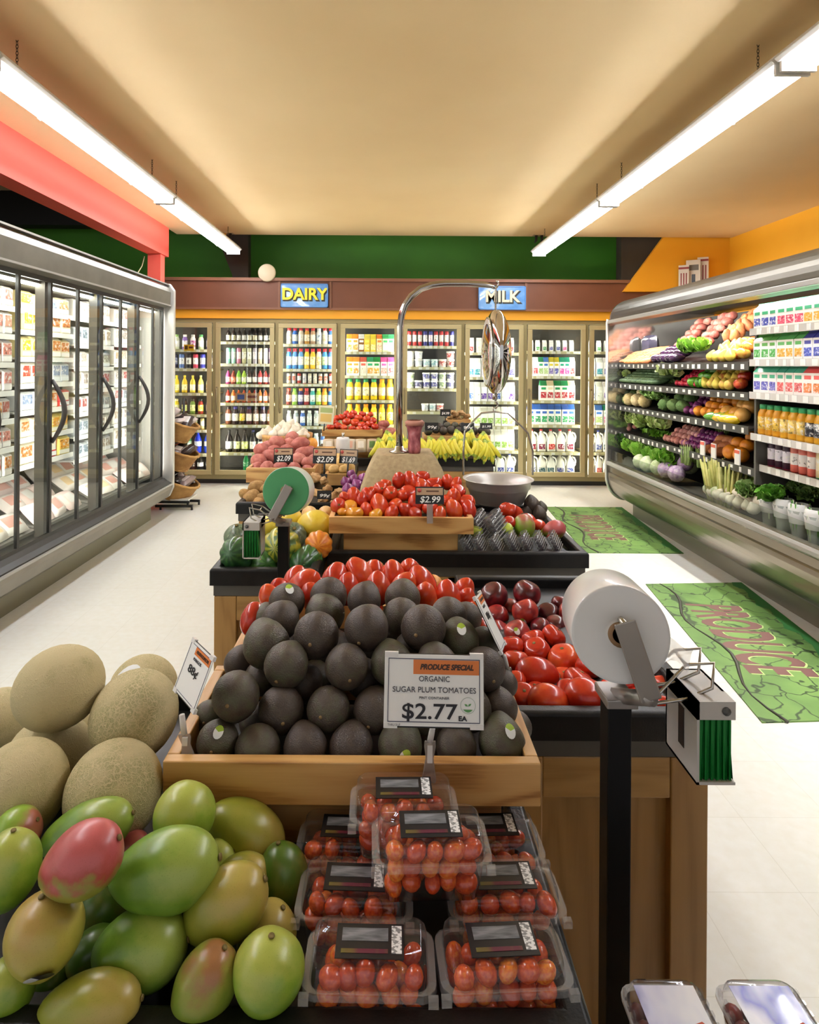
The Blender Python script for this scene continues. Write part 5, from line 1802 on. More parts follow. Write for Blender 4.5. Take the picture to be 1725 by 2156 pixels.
# avocados
AV = [(459, 1562, 44, 1.025), (543, 1576, 48, 1.022), (643, 1573, 46, 1.022), (740, 1574, 47, 1.022), (843, 1569, 47, 1.022), (961, 1572, 43, 1.022), (1057, 1563, 49, 1.025),
      (497, 1465, 50, 1.05), (592, 1494, 48, 1.04), (692, 1493, 46, 1.04), (790, 1495, 46, 1.04), (893, 1495, 46, 1.045), (990, 1492, 45, 1.05), (1052, 1490, 38, 1.08),
      (603, 1400, 47, 1.09), (730, 1403, 46, 1.09), (825, 1397, 45, 1.10), (920, 1402, 45, 1.10), (1020, 1408, 44, 1.11),
      (551, 1426, 36, 1.15), (665, 1428, 36, 1.16), (505, 1396, 33, 1.17), (441, 1509, 33, 1.10),
      (561, 1357, 49, 1.14), (667, 1337, 48, 1.13), (772, 1322, 47, 1.14), (892, 1322, 48, 1.14), (840, 1332, 38, 1.21), (967, 1347, 42, 1.17), (1018, 1352, 32, 1.21),
      (604, 1266, 38, 1.24), (591, 1306, 40, 1.20), (692, 1255, 39, 1.25), (684, 1293, 42, 1.21), (561, 1302, 30, 1.25), (767, 1264, 36, 1.26), (848, 1259, 38, 1.25), (845, 1299, 40, 1.21), (945, 1297, 39, 1.22), (983, 1300, 32, 1.24),
      (640, 1372, 40, 1.20), (700, 1365, 40, 1.20), (785, 1372, 40, 1.2), (870, 1368, 40, 1.2), (945, 1378, 38, 1.2), (570, 1398, 38, 1.19), (770, 1430, 40, 1.14), (870, 1440, 40, 1.14), (640, 1440, 40, 1.13), (540, 1520, 36, 1.10), (740, 1530, 40, 1.10), (1088, 1530, 32, 1.10), (1010, 1455, 34, 1.14), (1060, 1440, 30, 1.17)]
st_dirs = [(-.2, -.7, .6), (.2, -.9, .3), (.35, -.6, .7)]
for i, (px, py, r, Y) in enumerate(relax(AV, .93)):
    dx, dz = random.uniform(-.5, .5), random.uniform(-.75, .25)
    o = item('avocado', 'avocado', P(px, py, Y), r * Y / F, 'dark avocado in the front tray', 'avocado', 'avocados in the front tray', aim((dx, -1, dz)))
    lp, lr = surface(o, (dx, -1, dz))
    put('stem_end', ME['avo_scar'], o, (0, 0, -1.0), (math.pi, 0, 0), 1.0)
    if i in (0, 4, 6, 30, 28):
        lp, lr = surface(o, {0: (.1, -.6, .8), 4: (.25, -.97, .1), 6: (.2, -.6, .75), 30: (.2, -.5, .85), 28: (0, -.6, .8)}[i], 1.01)
        s = put('sticker', ME['sticker'], o, lp, lr, 1.15)
        s['label'] = 'white and green oval fruit sticker'
# roma tomatoes behind the avocados
TR = [(641, 1234, 32, 1.40), (622, 1224, 26, 1.46), (569, 1258, 23, 1.42), (533, 1304, 27, 1.32), (590, 1243, 23, 1.44), (705, 1220, 28, 1.42), (756, 1213, 31, 1.43), (788, 1212, 26, 1.48), (828, 1213, 26, 1.46), (862, 1207, 26, 1.48), (796, 1238, 27, 1.38), (887, 1230, 31, 1.42), (895, 1258, 26, 1.36), (943, 1258, 28, 1.40), (977, 1243, 22, 1.46), (981, 1262, 20, 1.41), (1017, 1327, 22, 1.30), (732, 1240, 26, 1.40), (850, 1236, 26, 1.41), (660, 1258, 26, 1.37), (920, 1275, 24, 1.42), (690, 1245, 24, 1.46), (1000, 1290, 22, 1.36), (784, 1240, 26, 1.55), (912, 1264, 25, 1.51), (780, 1280, 26, 1.53), (905, 1295, 26, 1.49)]
for px, py, r, Y in relax(TR, .9):
    item('roma', 'roma_tomato', P(px, py, Y), r * Y / F, 'red roma tomato behind the avocados', 'tomato', 'roma tomatoes behind the avocados')
for px, py, r, Y in ((788, 1203, 24, 1.56), (911, 1232, 22, 1.53)):
    item('grapefruit', 'yellow_onion', P(px, py, Y), r * Y / F, 'pale yellow onion at the back of the tomato tray', 'onion', 'pale onions behind the tomatoes')
    bpy.context.scene.collection.objects[-1] if False else None

# plums and tomatoes on the right front table
PL = [(1041, 1254, 29, 1.92), (1110, 1249, 29, 1.94), (1106, 1287, 28, 1.86), (1155, 1295, 26, 1.88), (1180, 1272, 20, 1.97), (1047, 1298, 25, 1.88), (1074, 1282, 23, 1.94), (1089, 1333, 28, 1.78), (1138, 1322, 22, 1.84), (1170, 1318, 24, 1.88), (1050, 1330, 24, 1.86), (1200, 1290, 24, 1.92)]
for i, (px, py, r, Y) in enumerate(relax(PL, .92)):
    o = item('plum', 'plum', P(px, py, Y), r * Y / F, 'dark red plum on the right front table', 'plum', 'plums on the right front table')
    if i in (2, 7):
        lp, lr = surface(o, (-.2, -.8, .4) if i == 7 else (-.3, -.8, -.4), 1.01)
        put('sticker', ME['sticker'], o, lp, lr, 1.0)
TB = [(1122, 1346, 25, 1.72), (1166, 1339, 26, 1.74), (1130, 1369, 29, 1.66), (1188, 1386, 34, 1.62), (1086, 1391, 28, 1.60), (1131, 1421, 36, 1.53), (1188, 1430, 27, 1.55), (1218, 1434, 31, 1.50), (1103, 1466, 29, 1.43), (1156, 1476, 34, 1.41), (1235, 1466, 36, 1.41), (1128, 1456, 23, 1.47), (1078, 1360, 26, 1.68), (1196, 1455, 26, 1.46), (1288, 1455, 27, 1.44), (1355, 1478, 28, 1.42), (1385, 1414, 23, 1.58), (1400, 1482, 22, 1.42), (1395, 1440, 24, 1.52), (1320, 1440, 26, 1.50), (1240, 1405, 28, 1.56), (1085, 1435, 24, 1.52), (1430, 1482, 20, 1.44)]
for i, (px, py, r, Y) in enumerate(relax(TB, .92)):
    o = item('tomato' if i not in (9, 10, 5, 15) else 'roma', 'tomato', P(px, py, Y), r * Y / F, 'red tomato piled on the right front table', 'tomato', 'tomatoes on the right front table', None if i not in (9, 10, 5, 15) else (R(90), R(random.uniform(-20, 20)), R(80 + random.uniform(-15, 15))))
    if i in (2, 13, 8):
        lp, lr = surface(o, (.3, -.9, .25), 1.0)
    put('stem_scar', ME['scar'], o, (0, 0, .665 if i not in (9, 10, 5, 15) else 1.3), (0, 0, 0), 1.0)

# cantaloupes
ML = [(125, 1447, 90, 1.04), (284, 1505, 92, 1.02), (302, 1452, 70, 1.20), (-2, 1520, 64, 1.22), (105, 1603, 90, 1.05), (42, 1662, 94, .955), (240, 1666, 98, .96), (190, 1545, 60, 1.14)]
MLAB = ['pale smooth-netted cantaloupe on top of the heap', 'coarse-netted tilted cantaloupe beside the mango price sign', 'cantaloupe with a white oval sticker behind the heap', 'cantaloupe half cut off by the frame edge at the back', 'cantaloupe under the topmost one, its lower half hidden', 'cantaloupe with scuffed netting at the frame edge above the mangoes', 'pale round cantaloupe directly behind the green and red mangoes', 'cantaloupe mostly hidden between the topmost and the coarse-netted ones']
for i, (px, py, r, Y) in enumerate(relax(ML, .95, .05)):
    rr = r * Y / F
    o = item('melon', 'cantaloupe', P(px, py, Y), rr, MLAB[i], 'cantaloupe', 'cantaloupes on the front table', (R((70, 80, 20, 40, 100, 30, -60, 10)[i]), R((-15, -50, 10, 0, 20, 20, 10, 0)[i]), R((20, 10, 40, 80, 0, 60, 30, 0)[i])), auto=False, squash=((1.0, .92, .9), (.95, .95, 1.03), (1, 1, .9), (1, 1, 1), (1, 1, .9), (1, 1, .97), (1, 1, .93), (1, 1, 1))[i])
    if i in (2, 6):
        put('stem_scar', ME['scar'], o, (0, 0, 1.05), (0, 0, 0), .5)
    if i == 2:
        lp, lr = surface(o, (-.15, -.62, .75), 1.012)
        s = put('sticker', ME['sticker'].copy(), o, lp, lr, 1.5)
        s.data.materials[1] = mat('e8ecec', .3)
        s['label'] = 'white oval sticker with small print'

# mangoes: centre, half length, half height in pixels, tilt in the picture, depth, skin, label
SK = {
    'green': m_mango('mango_green', '5c8420', '729630', '93a648', .25, .8),
    'lime': m_mango('mango_lime', '6f9424', '86a236', 'a4ae4c', .25, .8),
    'yellow': m_mango('mango_yellow', '8f9430', '9c983a', 'a89648', .3, .85),
    'gold': m_mango('mango_gold', 'a8a040', 'b0a04a', 'b09450', .3, .95),
    'red': m_mango('mango_red', '8a8a34', 'a8483c', 'b85858', .28, .62, (.5, 0, .9)),
    'blush': m_mango('mango_blush', '86a834', '98984a', 'a8604c', .4, .8, (.7, 0, -.8)),
    'olive': m_mango('mango_olive', '7a9030', '8f9438', '9a6a40', .4, .95, (.9, 0, .5)),
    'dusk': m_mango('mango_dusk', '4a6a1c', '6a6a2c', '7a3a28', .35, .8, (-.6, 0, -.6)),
}
for k, m in SK.items():
    ME['mango_' + k] = sph(f_mango, 32, 22).mesh('mango', [m])
MG = [
    (34, 1752, 52, 50, 30, .875, 'blush', 'pink and green mango at the frame edge against the cantaloupes'),
    (184, 1750, 102, 58, 22, .875, 'green', 'long light green mango lying behind the red one'),
    (22, 1832, 82, 62, 85, .79, 'lime', 'upright yellow-green mango at the frame edge beside the red one'),
    (172, 1814, 92, 72, 32, .745, 'red', 'red mango with a green underside on top of the heap'),
    (388, 1722, 70, 66, 80, .87, 'lime', 'bright green mango showing its stem end under the avocado tray'),
    (517, 1755, 88, 66, -32, .905, 'yellow', 'olive-yellow mango leaning against the avocado tray corner'),
    (348, 1834, 116, 82, 14, .765, 'green', 'largest green mango in the middle of the heap'),
    (599, 1862, 86, 56, 98, .86, 'dusk', 'upright green mango with a brown-red lower half by the tomato boxes'),
    (474, 1908, 100, 72, 34, .79, 'yellow', 'bright yellow mango right of the largest green mango'),
    (96, 1969, 80, 80, 95, .735, 'gold', 'round tan-yellow mango with a black sticker'),
    (297, 1998, 100, 80, 12, .735, 'green', 'glossy green mango below the largest green one'),
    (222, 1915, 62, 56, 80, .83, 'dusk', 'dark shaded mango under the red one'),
    (560, 1975, 72, 62, 60, .80, 'yellow', 'olive mango mostly hidden behind the lime-yellow one by the tomato boxes'),
    (566, 2048, 76, 78, 85, .725, 'lime', 'lime-yellow mango beside the front tomato box'),
    (430, 2078, 92, 66, 62, .73, 'olive', 'olive-green mango with a reddish top at the front rim'),
    (190, 2120, 108, 66, 10, .715, 'yellow', 'yellow-green mango resting on the front rim'),
    (18, 2085, 62, 56, 90, .725, 'lime', 'bright green mango in the lower corner of the heap'),
    (276, 1786, 40, 32, 30, .90, 'red', 'orange-red mango peeping out behind the largest green one'),
    (455, 1812, 44, 40, 30, .90, 'lime', 'pale green mango tip beside the largest green mango'),
    (513, 1840, 56, 42, 0, .88, 'yellow', 'yellow mango mostly hidden behind the bright yellow one'),
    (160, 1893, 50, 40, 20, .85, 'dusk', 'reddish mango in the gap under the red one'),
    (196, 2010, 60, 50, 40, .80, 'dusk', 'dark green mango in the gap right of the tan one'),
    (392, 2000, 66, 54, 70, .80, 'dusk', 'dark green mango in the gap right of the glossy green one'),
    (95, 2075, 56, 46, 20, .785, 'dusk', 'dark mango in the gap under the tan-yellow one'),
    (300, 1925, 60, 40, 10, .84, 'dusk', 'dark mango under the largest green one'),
]
mg = relax([(q[0], q[1], (q[2] + q[3]) / 2 * .98, q[5]) for q in MG], .8, .03)
for i, q in enumerate(MG):
    Y = mg[i][3]
    a_, h_ = q[2] * Y / F, q[3] * Y / F
    o = put('mango', ME['mango_' + q[6]], None, P(q[0], q[1], Y), (R(random.uniform(-12, 25)), R(-q[4]), 0), (a_ / 1.26, h_ / 1.0, h_ / 1.04))
    tag(o, q[7], 'mango', 'mangoes on the front table')
    sc = put('stem_scar', ME['scar'], o, (1.3, 0, .02), (0, R(90), 0), .75)
    if i == 9:
        lp, lr = surface(o, (.25, -.85, -.5), 1.012)
        s = put('sticker', ME['sticker'].copy(), o, lp, (lr.x, lr.y, lr.z), 1.35)
        s.data.materials[0] = mat('23211f', .3)
        s.data.materials[1] = mat('b9bcc0', .3)
        s['label'] = 'black and silver oval sticker'
    if i == 4:
        sc.location = (0.25, -.86, .12)
        sc.rotation_euler = (R(90), 0, 0)
        sc.scale = (.9, .9, .9)

# ------------------------------------------------------------ clear tomato boxes
M_CLAM = thin('clear_plastic', 'ffffff', 1.5, .03, .015, 'ffffff')
M_CLAMR = thin('clear_plastic_rim', 'ffffff', 1.6, .05, .10, 'ffffff')
M_LABELBLK = mnoise('black_label', [(0.35, '131214'), (0.7, '1c1a1e')], 30, .35)
CW, CD, CH = .135, .078, .062


def clam_mesh():
    w, d = CW, CD
    tub = MB()
    tub.loft([rrect(w * .90, d * .86, .012, 0, 3), rrect(w * .97, d * .96, .014, .03, 3), rrect(w * 1.0, d * 1.0, .015, .052, 3)], 0, True, True, False)
    rim = MB()
    rim.loft([rrect(w * 1.0, d * 1.0, .015, .052, 3), rrect(w * 1.15, d * 1.08, .016, .052, 3), rrect(w * 1.16, d * 1.09, .016, .045, 3)], 0, False, False, False)
    rim.loft([rrect(w * 1.15, d * 1.08, .016, .054, 3), rrect(w * 1.03, d * 1.0, .015, .055, 3)], 0, False, False, False)
    for sx in (-1, 1):       # snap tabs at the front corners
        rim.box(sx * w * .50, sx * w * .585, -d * .60, -d * .5, .044, .053)
    lid = MB()
    lid.loft([rrect(w * 1.03, d * 1.0, .015, .055, 3), rrect(w * 1.0, d * .94, .015, .074, 3), rrect(w * .95, d * .86, .013, .077, 3), rrect(w * .93, d * .82, .012, .075, 3)], 0, True, False, True)
    lab = MB().box(-w * .30, w * .30, -d * .28, d * .30, .0752, .0764)
    bar = MB().box(w * .19, w * .28, -d * .20, d * .26, .0764, .077)
    blot = MB().box(-w * .25, w * .16, d * .0, d * .22, .0764, .0768)
    lin = MB().box(-w * .25, w * .16, -d * .2, -d * .13, .0764, .0768)
    return [tub.mesh('tub', [M_CLAM]), rim.mesh('rim', [M_CLAMR]), lid.mesh('lid', [M_CLAM]), lab.mesh('label', [M_LABELBLK]), bar.mesh('barcode', [mnoise('barcode_print', [(0.45, '8a8a8a'), (0.5, 'ececec')], 160, .5, stretch=(1, 1.6, .01))]), blot.mesh('print_patch', [mnoise('smeared_print', [(0.35, '3a3c40'), (0.65, '8a8d92')], 40, .4, stretch=(.6, 3, 1))]), lin.mesh('print_line', [mnoise('coloured_print', [(0.4, '5a1c30'), (0.6, '6a6a20')], 20, .4, stretch=(1, .1, 1))])]


CLM = clam_mesh()
CN = ['tub', 'rim', 'lid', 'label', 'barcode', 'print_patch', 'print_line']


def clam(px, py, Y, zb, lab, short, yaw=0, n=24, tilt=0):
    c = P(px, py, Y)
    t = thing('tomato_box', lab, 'tomato box', (c.x, Y, zb), (tilt, 0, yaw), group='clear boxes of grape tomatoes')
    parts = {}
    for nm, me in zip(CN, CLM):
        par = t if nm in ('tub', 'rim', 'lid') else parts['lid'] if nm == 'label' else parts['lid']
        parts[nm] = put(nm, me, par)
    rm = Euler((tilt, 0, yaw)).to_matrix()
    k = 0
    for lz in range(3):
        for iy in range(3):
            for ix in range(5 if iy % 2 == 0 else 4):
                if k >= n:
                    continue
                if lz == 1 and iy == 1 and random.random() < .6:
                    continue
                k += 1
                lx = (ix - (2 if iy % 2 == 0 else 1.5)) * CW * .178 + random.uniform(-.005, .005)
                ly = (iy - 1) * CD * .29 + random.uniform(-.002, .002)
                z_ = .0135 + lz * .0205 + random.uniform(-.001, .006)
                pp = Vector((c.x, Y, zb)) + rm @ Vector((lx, ly, z_))
                r_ = random.uniform(.0108, .0130)
                o = put('grape_tomato', ME['grape'], None, pp, (random.uniform(-1.2, 1.2), random.uniform(-1.2, 1.2), random.uniform(0, 6)), r_)
                tag(o, f'orange-red grape tomato inside the {short}', 'tomato', f'grape tomatoes in the {short}')


ZD = .767
clam(779, 2050, .748, ZD, 'clear tomato box with black label, front row beside the lime-yellow mango', 'front box beside the mangoes', R(-1), 34)
clam(1057, 2040, .752, ZD, 'clear tomato box with black label, front row by the table corner', 'front box by the table corner', R(3), 34)
clam(748, 1905, .842, ZD, 'clear tomato box in the middle row, half under the upper box, mango side', 'middle-row box on the mango side', R(-2), 30)
clam(1060, 1890, .846, ZD, 'clear tomato box in the middle row, half under the upper box, table-edge side', 'middle-row box on the table-edge side', R(2), 30)
clam(905, 1840, .838, ZD + .078, 'upper clear tomato box stacked across the middle-row pair', 'upper box over the middle row', R(2), 34, R(3))
clam(735, 1812, .935, ZD, 'clear tomato box in the back row, mango side, under the oak tray', 'back-row box on the mango side', R(-2), 26)
clam(1030, 1792, .94, ZD, 'clear tomato box in the back row beside the black table edge', 'back-row box beside the table edge', R(2), 26)
clam(850, 1745, .905, ZD + .078, 'upper clear tomato box touching the sign clip on the oak tray', 'upper box under the sign clip', R(1), 28)


# ------------------------------------------------------------ price signs
def frame_from(TL, TR, BL):
    x = (TR - TL).normalized()
    dn = (BL - TL)
    zt = -(dn - x * dn.dot(x))
    h = zt.length
    z = zt.normalized()
    y = z.cross(x)
    w = (TR - TL).length
    c = (TL + TR) / 2 - z * h / 2
    M = Matrix((x, y, z)).transposed()
    return c, M.to_euler(), w, h


M_PAPER = mat('f0f0ee', .45)
M_INK = mat('17151c', .5)
M_ORANGE = mat('dd7c38', .5)


def special_sign(label, TL, TR, BL, name='price_sign', full=True, lines=('ORGANIC', 'SUGAR PLUM TOMATOES', 'PINT CONTAINER'), price='$2.77', unit='EA'):
    c, e, w, h = frame_from(TL, TR, BL)
    t = thing(name, label, 'price sign', c, e, group='orange-banded price signs')
    k = w / .146
    bev(MB().box(-w / 2 + .004, w / 2 - .004, .0005, .003, -h / 2 - .003, h / 2 + .001).build('backing', M_BLACKPL, t), .001)
    MB().box(-w / 2, w / 2, -.001, .0005, -h / 2, h / 2).build('panel', M_PAPER, t)
    for sx in (-1, 1):
        for sz in (-1, 1):
            MB().box(sx * w / 2, sx * (w / 2 - .02 * k), -.0018, .004, sz * (h / 2 + .003), sz * (h / 2 - .004)).build('corner_tab', mat('e4e2e0', .4), t)
    bd = MB()
    a, b2, lw = w / 2 - .0055 * k, h / 2 - .0055 * k, .0009 * k
    for q in ((-a, a, b2 - lw, b2), (-a, a, -b2, -b2 + lw), (-a, -a + lw, -b2, b2), (a - lw, a, -b2, b2)):
        bd.box(q[0], q[1], -.0016, -.001, q[2], q[3])
    bd.build('border', mat('2c2a4a', .5), t)
    MB().box(-.0306 * k, .0664 * k, -.0014, -.001, b2 - .0215 * k, b2 - .0015 * k).build('colour_band', M_ORANGE, t)
    T = lambda body, u, v, cap, fit, m=M_INK, bold=0.0, sh=0.0: text('lettering', body, cap * 1.42 * k, t, (u * k, -.0017, v * k), (R(90), 0, 0), m, bold * k, sh, fit=fit * k)
    grey = mat('4c4a50', .5)
    v0 = b2 / k - .0115
    T('PRODUCE SPECIAL', .0185, v0, .0072, .079, mat('3c2212', .5), .0004, .25)
    if full:
        T(lines[0], .0005, v0 - .0165, .0076, .045, grey)
        T(lines[1], .0005, v0 - .0315, .0076, .1225, grey)
        T(lines[2], .0005, v0 - .0423, .0034, .044, grey)
        T(price, -.0065, v0 - .0615, .0205, .081, M_INK, .00035)
        T(unit, .042, v0 - .0695, .0062, .0125, M_INK, .0003)
        T('THRU 3/17', -.058, v0 - .0795, .003, .018, grey)
        lg = thing if False else None
        n = 28
        cx_, cz_, rr = .05 * k, (v0 - .0515) * k, .0113 * k
        ring = MB()
        for i in range(n):
            a0, a1 = 2 * math.pi * i / n, 2 * math.pi * (i + 1) / n
            ring.add([(cx_ + q * math.cos(a_), -.0017, cz_ + q * math.sin(a_)) for q, a_ in ((rr, a0), (rr, a1), (rr * .93, a1), (rr * .93, a0))], [(0, 1, 2, 3)])
        lf = MB()
        for sx, an in ((-1, 150), (1, 40)):
            d = Vector((math.cos(R(an)), 0, math.sin(R(an))))
            s2 = Vector((-d.z, 0, d.x))
            b0 = Vector((cx_, -.0017, cz_ - .001 * k))
            L = .0062 * k
            lf.add([b0, b0 + d * L * .5 + s2 * L * .25, b0 + d * L, b0 + d * L * .5 - s2 * L * .25], [(0, 1, 2, 3)])
        lf.add([(cx_ + math.cos(R(a_)) * rr * .75, -.0017, cz_ + math.sin(R(a_)) * rr * .8) for a_ in range(215, 330, 12)], [tuple(range(10))])
        ring.build('emblem_ring', mat('b8c4b8', .5), t)
        lf.build('emblem_leaves', mat('5c9a58', .5), t)
    else:
        T(lines[0], 0, v0 - .02, .008, .05, grey)
        T(price, -.005, v0 - .048, .02, .06, M_INK, .00035)
    return t, c


Ys = .928
_, c_ = special_sign('PRODUCE SPECIAL sign priced $2.77 clipped to the avocado tray front', P(811, 1376, Ys + .012), P(1018, 1381, Ys + .012), P(807, 1527, Ys - .006))
M_CLIP = thin('smoky_clip', 'd8d0c8', 1.45, .08, .35, 'cabfb4')


def sign_clip(label, top, mid, bot, w=.011, parent_loc=None):
    t = thing('sign_clip', label, 'sign clip', bot, group='plastic sign clips')
    d = lambda p: p - bot
    MB().tube([d(top), d(top.lerp(mid, .5)), d(mid)], [w * .38, w * .42, w * .42], 8).build('stem', mat('cfcac4', .35), t)
    m = MB()
    p0, p1 = d(mid), d(bot)
    v = (p1 - p0)
    sx = Vector((1, 0, 0))
    nrm = v.cross(sx).normalized()
    prof = [(0, .75), (.12, .8), (.4, .55), (.7, .8), (.95, 1.0), (1, .8)]
    loops = []
    for s_, q in prof:
        c = p0 + v * s_
        loops.append([tuple(c + sx * w * q * a_ + nrm * b2) for a_, b2 in ((-1, -.002), (1, -.002), (1, .002), (-1, .002))])
    m.loft(loops, 0, False)
    bev(m.build('clamp', M_CLIP, t), .001)
    MB().box(p0.x + v.x * .25 - w * .35, p0.x + v.x * .25 + w * .35, p0.y + v.y * .25 - .004, p0.y + v.y * .25 + .002, p0.z + v.z * .48, p0.z + v.z * .08).build('label_tongue', mat('d9d4ce', .4), t)
    return t


sign_clip('smoky plastic clip holding the PRODUCE SPECIAL sign to the avocado tray front', P(911, 1533, .935), P(906, 1560, .940), P(903, 1648, .946))
special_sign('orange-banded mango price sign seen edge-on at the tray corner by the cantaloupes', P(406, 1345, 1.05), P(451, 1388, .985), P(369, 1452, 1.03), full=False, lines=('MANGOS',), price='88¢')
sign_clip('clear plastic clip at the tray corner holding the mango price sign', P(383, 1505, .985), P(388, 1545, .985), P(398, 1600, .975), .012)
special_sign('orange-banded price sign seen edge-on between avocados and plums', P(1000, 1260, 1.15), P(1012, 1246, 1.235), P(1055, 1377, 1.115), full=False, lines=('ORGANIC',), price='88¢')
sign_clip('clear plastic clip on the tray side holding the sign between avocados and plums', P(1062, 1380, 1.17), P(1068, 1405, 1.18), P(1078, 1440, 1.19), .010)


# ------------------------------------------------------------ bag roll stands
def roll_stand(label, pole_px, Yp, top_py, f_px, Yf, Yb, b_px, r, arm0, arm1, Ya, box_px, Yx, flip, face_m, roll_m, tag_label):
    pt = P(pole_px, top_py, Yp)
    t = thing('bag_roll_stand', label, 'bag stand', (pt.x, Yp, 0), group='plastic bag stands')
    O = Vector((pt.x, Yp, 0))
    hw = .0185
    bev(MB().box(-hw, hw, -hw, hw, 0, pt.z).build('pole', mat('080808', .5, spec=.25), t), .002)
    MB().box(-.1, .1, -.1, .1, 0, .012).build('base_plate', mat('0d0c0c', .4), t)
    fr, bk = P(*f_px, Yf) - O, P(*b_px, Yb) - O
    ax = (fr - bk)
    L = ax.length
    M = Matrix.Translation(bk) @ ax.to_track_quat('Z', 'Y').to_matrix().to_4x4()
    rb = MB()
    prof = [(.018, 0), (r * .985, 0), (r, .004), (r, L - .004), (r * .985, L)]
    rings = 12
    for i in range(1, rings):
        q = r * .985 + (.018 - r * .985) * i / rings
        prof.append((q, L - .0012 * (i % 2)))
    prof.append((.018, L))
    rb.lathe(prof, 56, M=M, seg_mi=[1, 0, 0, 0] + [1] * (len(prof) - 5), cap0=False, cap1=False)
    rb.build('bag_roll', [roll_m, face_m], t)
    rc = MB().lathe([(.012, -.004), (.018, -.004), (.018, L + .004), (.012, L + .004)], 20, M=M, cap0=False, cap1=False)
    rc.build('roll_core', mat('8a6a48', .6), t)
    a0, a1 = P(*arm0, Ya) - O, P(*arm1, Ya) - O

    def bar(p, q, w, th, m, nm, off):
        d = (q - p).normalized()
        n = ax.normalized()
        s2 = d.cross(n).normalized() * w
        n2 = n * th
        lo = [[tuple(c + s2 * i + n2 * j + off) for i, j in ((-1, -1), (1, -1), (1, 1), (-1, 1))] for c in (p - d * .006, q)]
        return bev(MB().loft(lo, 0, False).build(nm, m, t), .003)
    back = -ax.normalized() * (L + .022)
    stl = mnoise('bracket_steel', [(0.3, '8f8882'), (0.7, '9f9993')], 6, .36, metal=.6)
    bar(a0, a1, .0155, .0022, stl, 'arm', Vector((0, 0, 0)))
    bar(a0, a1, .0155, .0022, stl, 'arm', back)
    MB().tube([a0, a0 + back], .005, 8).build('axle', M_STEEL, t)
    top = Vector((0, 0, pt.z))
    bev(MB().box(-.024, .024, -.03, .03, pt.z - .002, pt.z + .012).build('bracket', stl, t), .002)
    lo = top + Vector((0, 0, .006))
    MB().tube([a1 + Vector((0, 0, .004)), lo.lerp(a1, .4), lo], [.012, .012, .012], 6).build('bracket', stl, t)
    MB().tube([a1 + back, a1], .009, 6).build('cross_bar', stl, t)
    # wire cradle to the twist-tie box
    bx = P(*box_px, Yx) - O
    sg = 1 if not flip else -1
    bw, bd_, bh = .028, .05, .06
    w1 = [a1, bx + Vector((-.02 * sg, 0, bh + .03)), bx + Vector((.012 * sg, -.02, bh + .042)), bx + Vector((.004 * sg, -.03, bh + .01)), bx + Vector((-.03 * sg, -.02, bh - .012)), a1 + Vector((0, .01, -.01))]
    MB().tube(w1, .0026, 6).build('wire_cradle', M_STEEL, t)
    w2 = [q + Vector((0, .04, .004)) for q in w1]
    MB().tube(w2, .0026, 6).build('wire_cradle', M_STEEL, t)
    MB().tube([w1[1], w2[1]], .0026, 6).build('wire_cradle', M_STEEL, t)
    dm = mat('bdb9b2', .45)
    d = MB()
    d.box(bx.x - bw, bx.x + bw, bx.y + bd_ - .004, bx.y + bd_, bx.z - bh, bx.z + bh)
    d.box(bx.x - bw, bx.x - bw + .004, bx.y - bd_, bx.y + bd_, bx.z - bh, bx.z + bh)
    d.box(bx.x + bw - .004, bx.x + bw, bx.y - bd_ + .03, bx.y + bd_, bx.z - bh, bx.z + bh)
    d.box(bx.x - bw, bx.x + bw, bx.y - bd_, bx.y + bd_, bx.z + bh - .026, bx.z + bh)
    d.box(bx.x - bw, bx.x + bw, bx.y - bd_, bx.y + bd_, bx.z - bh, bx.z - bh + .004)
    bxo = d.build('tie_box', dm, t)
    bxo['label'] = 'white twist-tie box'
    MB().lathe([(.006, 0), (.006, .003), (0, .004)], 10, M=Matrix.Translation((bx.x + .014 * sg, bx.y - bd_, bx.z + bh - .013)) @ Matrix.Rotation(R(90), 4, 'X')).build('knob', mat('4a4a48', .4), bxo)
    MB().box(bx.x - bw - .0008, bx.x - bw, bx.y - .012, bx.y + .006, bx.z - .03, bx.z + .03).build('slot', mat('2a2826', .5), bxo)
    tb = MB()
    g = mat('0f7a2e', .35)
    for i in range(16):
        x = bx.x - bw + .008 + i * (bw * 2 - .016) / 15
        sp = (i - 7.5) * .0009
        tb.add([(x, bx.y - bd_ + .004 + .002 * (i % 3), bx.z + bh - .028), (x, bx.y + .01, bx.z + bh - .028), (x + sp, bx.y + .01, bx.z - bh + .005), (x + sp, bx.y - bd_ + .001 + .003 * (i % 2), bx.z - bh + .005)], [(0, 1, 2, 3)])
        tb.box(x - .0012 + sp * .3, x + .0012 + sp * .3, bx.y - bd_ + .003 + .002 * (i % 3), bx.y - bd_ + .006 + .002 * (i % 3), bx.z - bh + .005, bx.z + bh - .028)
    tb.build('twist_ties', g, bxo)
    return t, O, fr, bk


M_ROLLW = mnoise('white_plastic_film', [(0.3, 'dcdcda'), (0.7, 'e6e6e4')], 4, .25, coat=.3)
M_ROLLWF = mnoise('white_roll_face', [(0.3, 'd4d4d3'), (0.7, 'dededd')], 6, .4)
M_ROLLG = mnoise('green_roll_face', [(0.3, '3f8d56'), (0.7, '4d9c64')], 6, .45)
M_ROLLGW = mnoise('pale_green_film', [(0.3, 'cfe0d2'), (0.7, 'dfeae0')], 6, .3, coat=.3)
s1, O1, f1, b1_ = roll_stand('black stand with a big white plastic bag roll at the right front table corner', 1297, .985, 1470, (1307, 1336), .925, 1.05, (1274, 1288), .0705, (1318, 1318), (1372, 1476), .895, (1472, 1524), .955, False, M_ROLLWF, M_ROLLW, '')
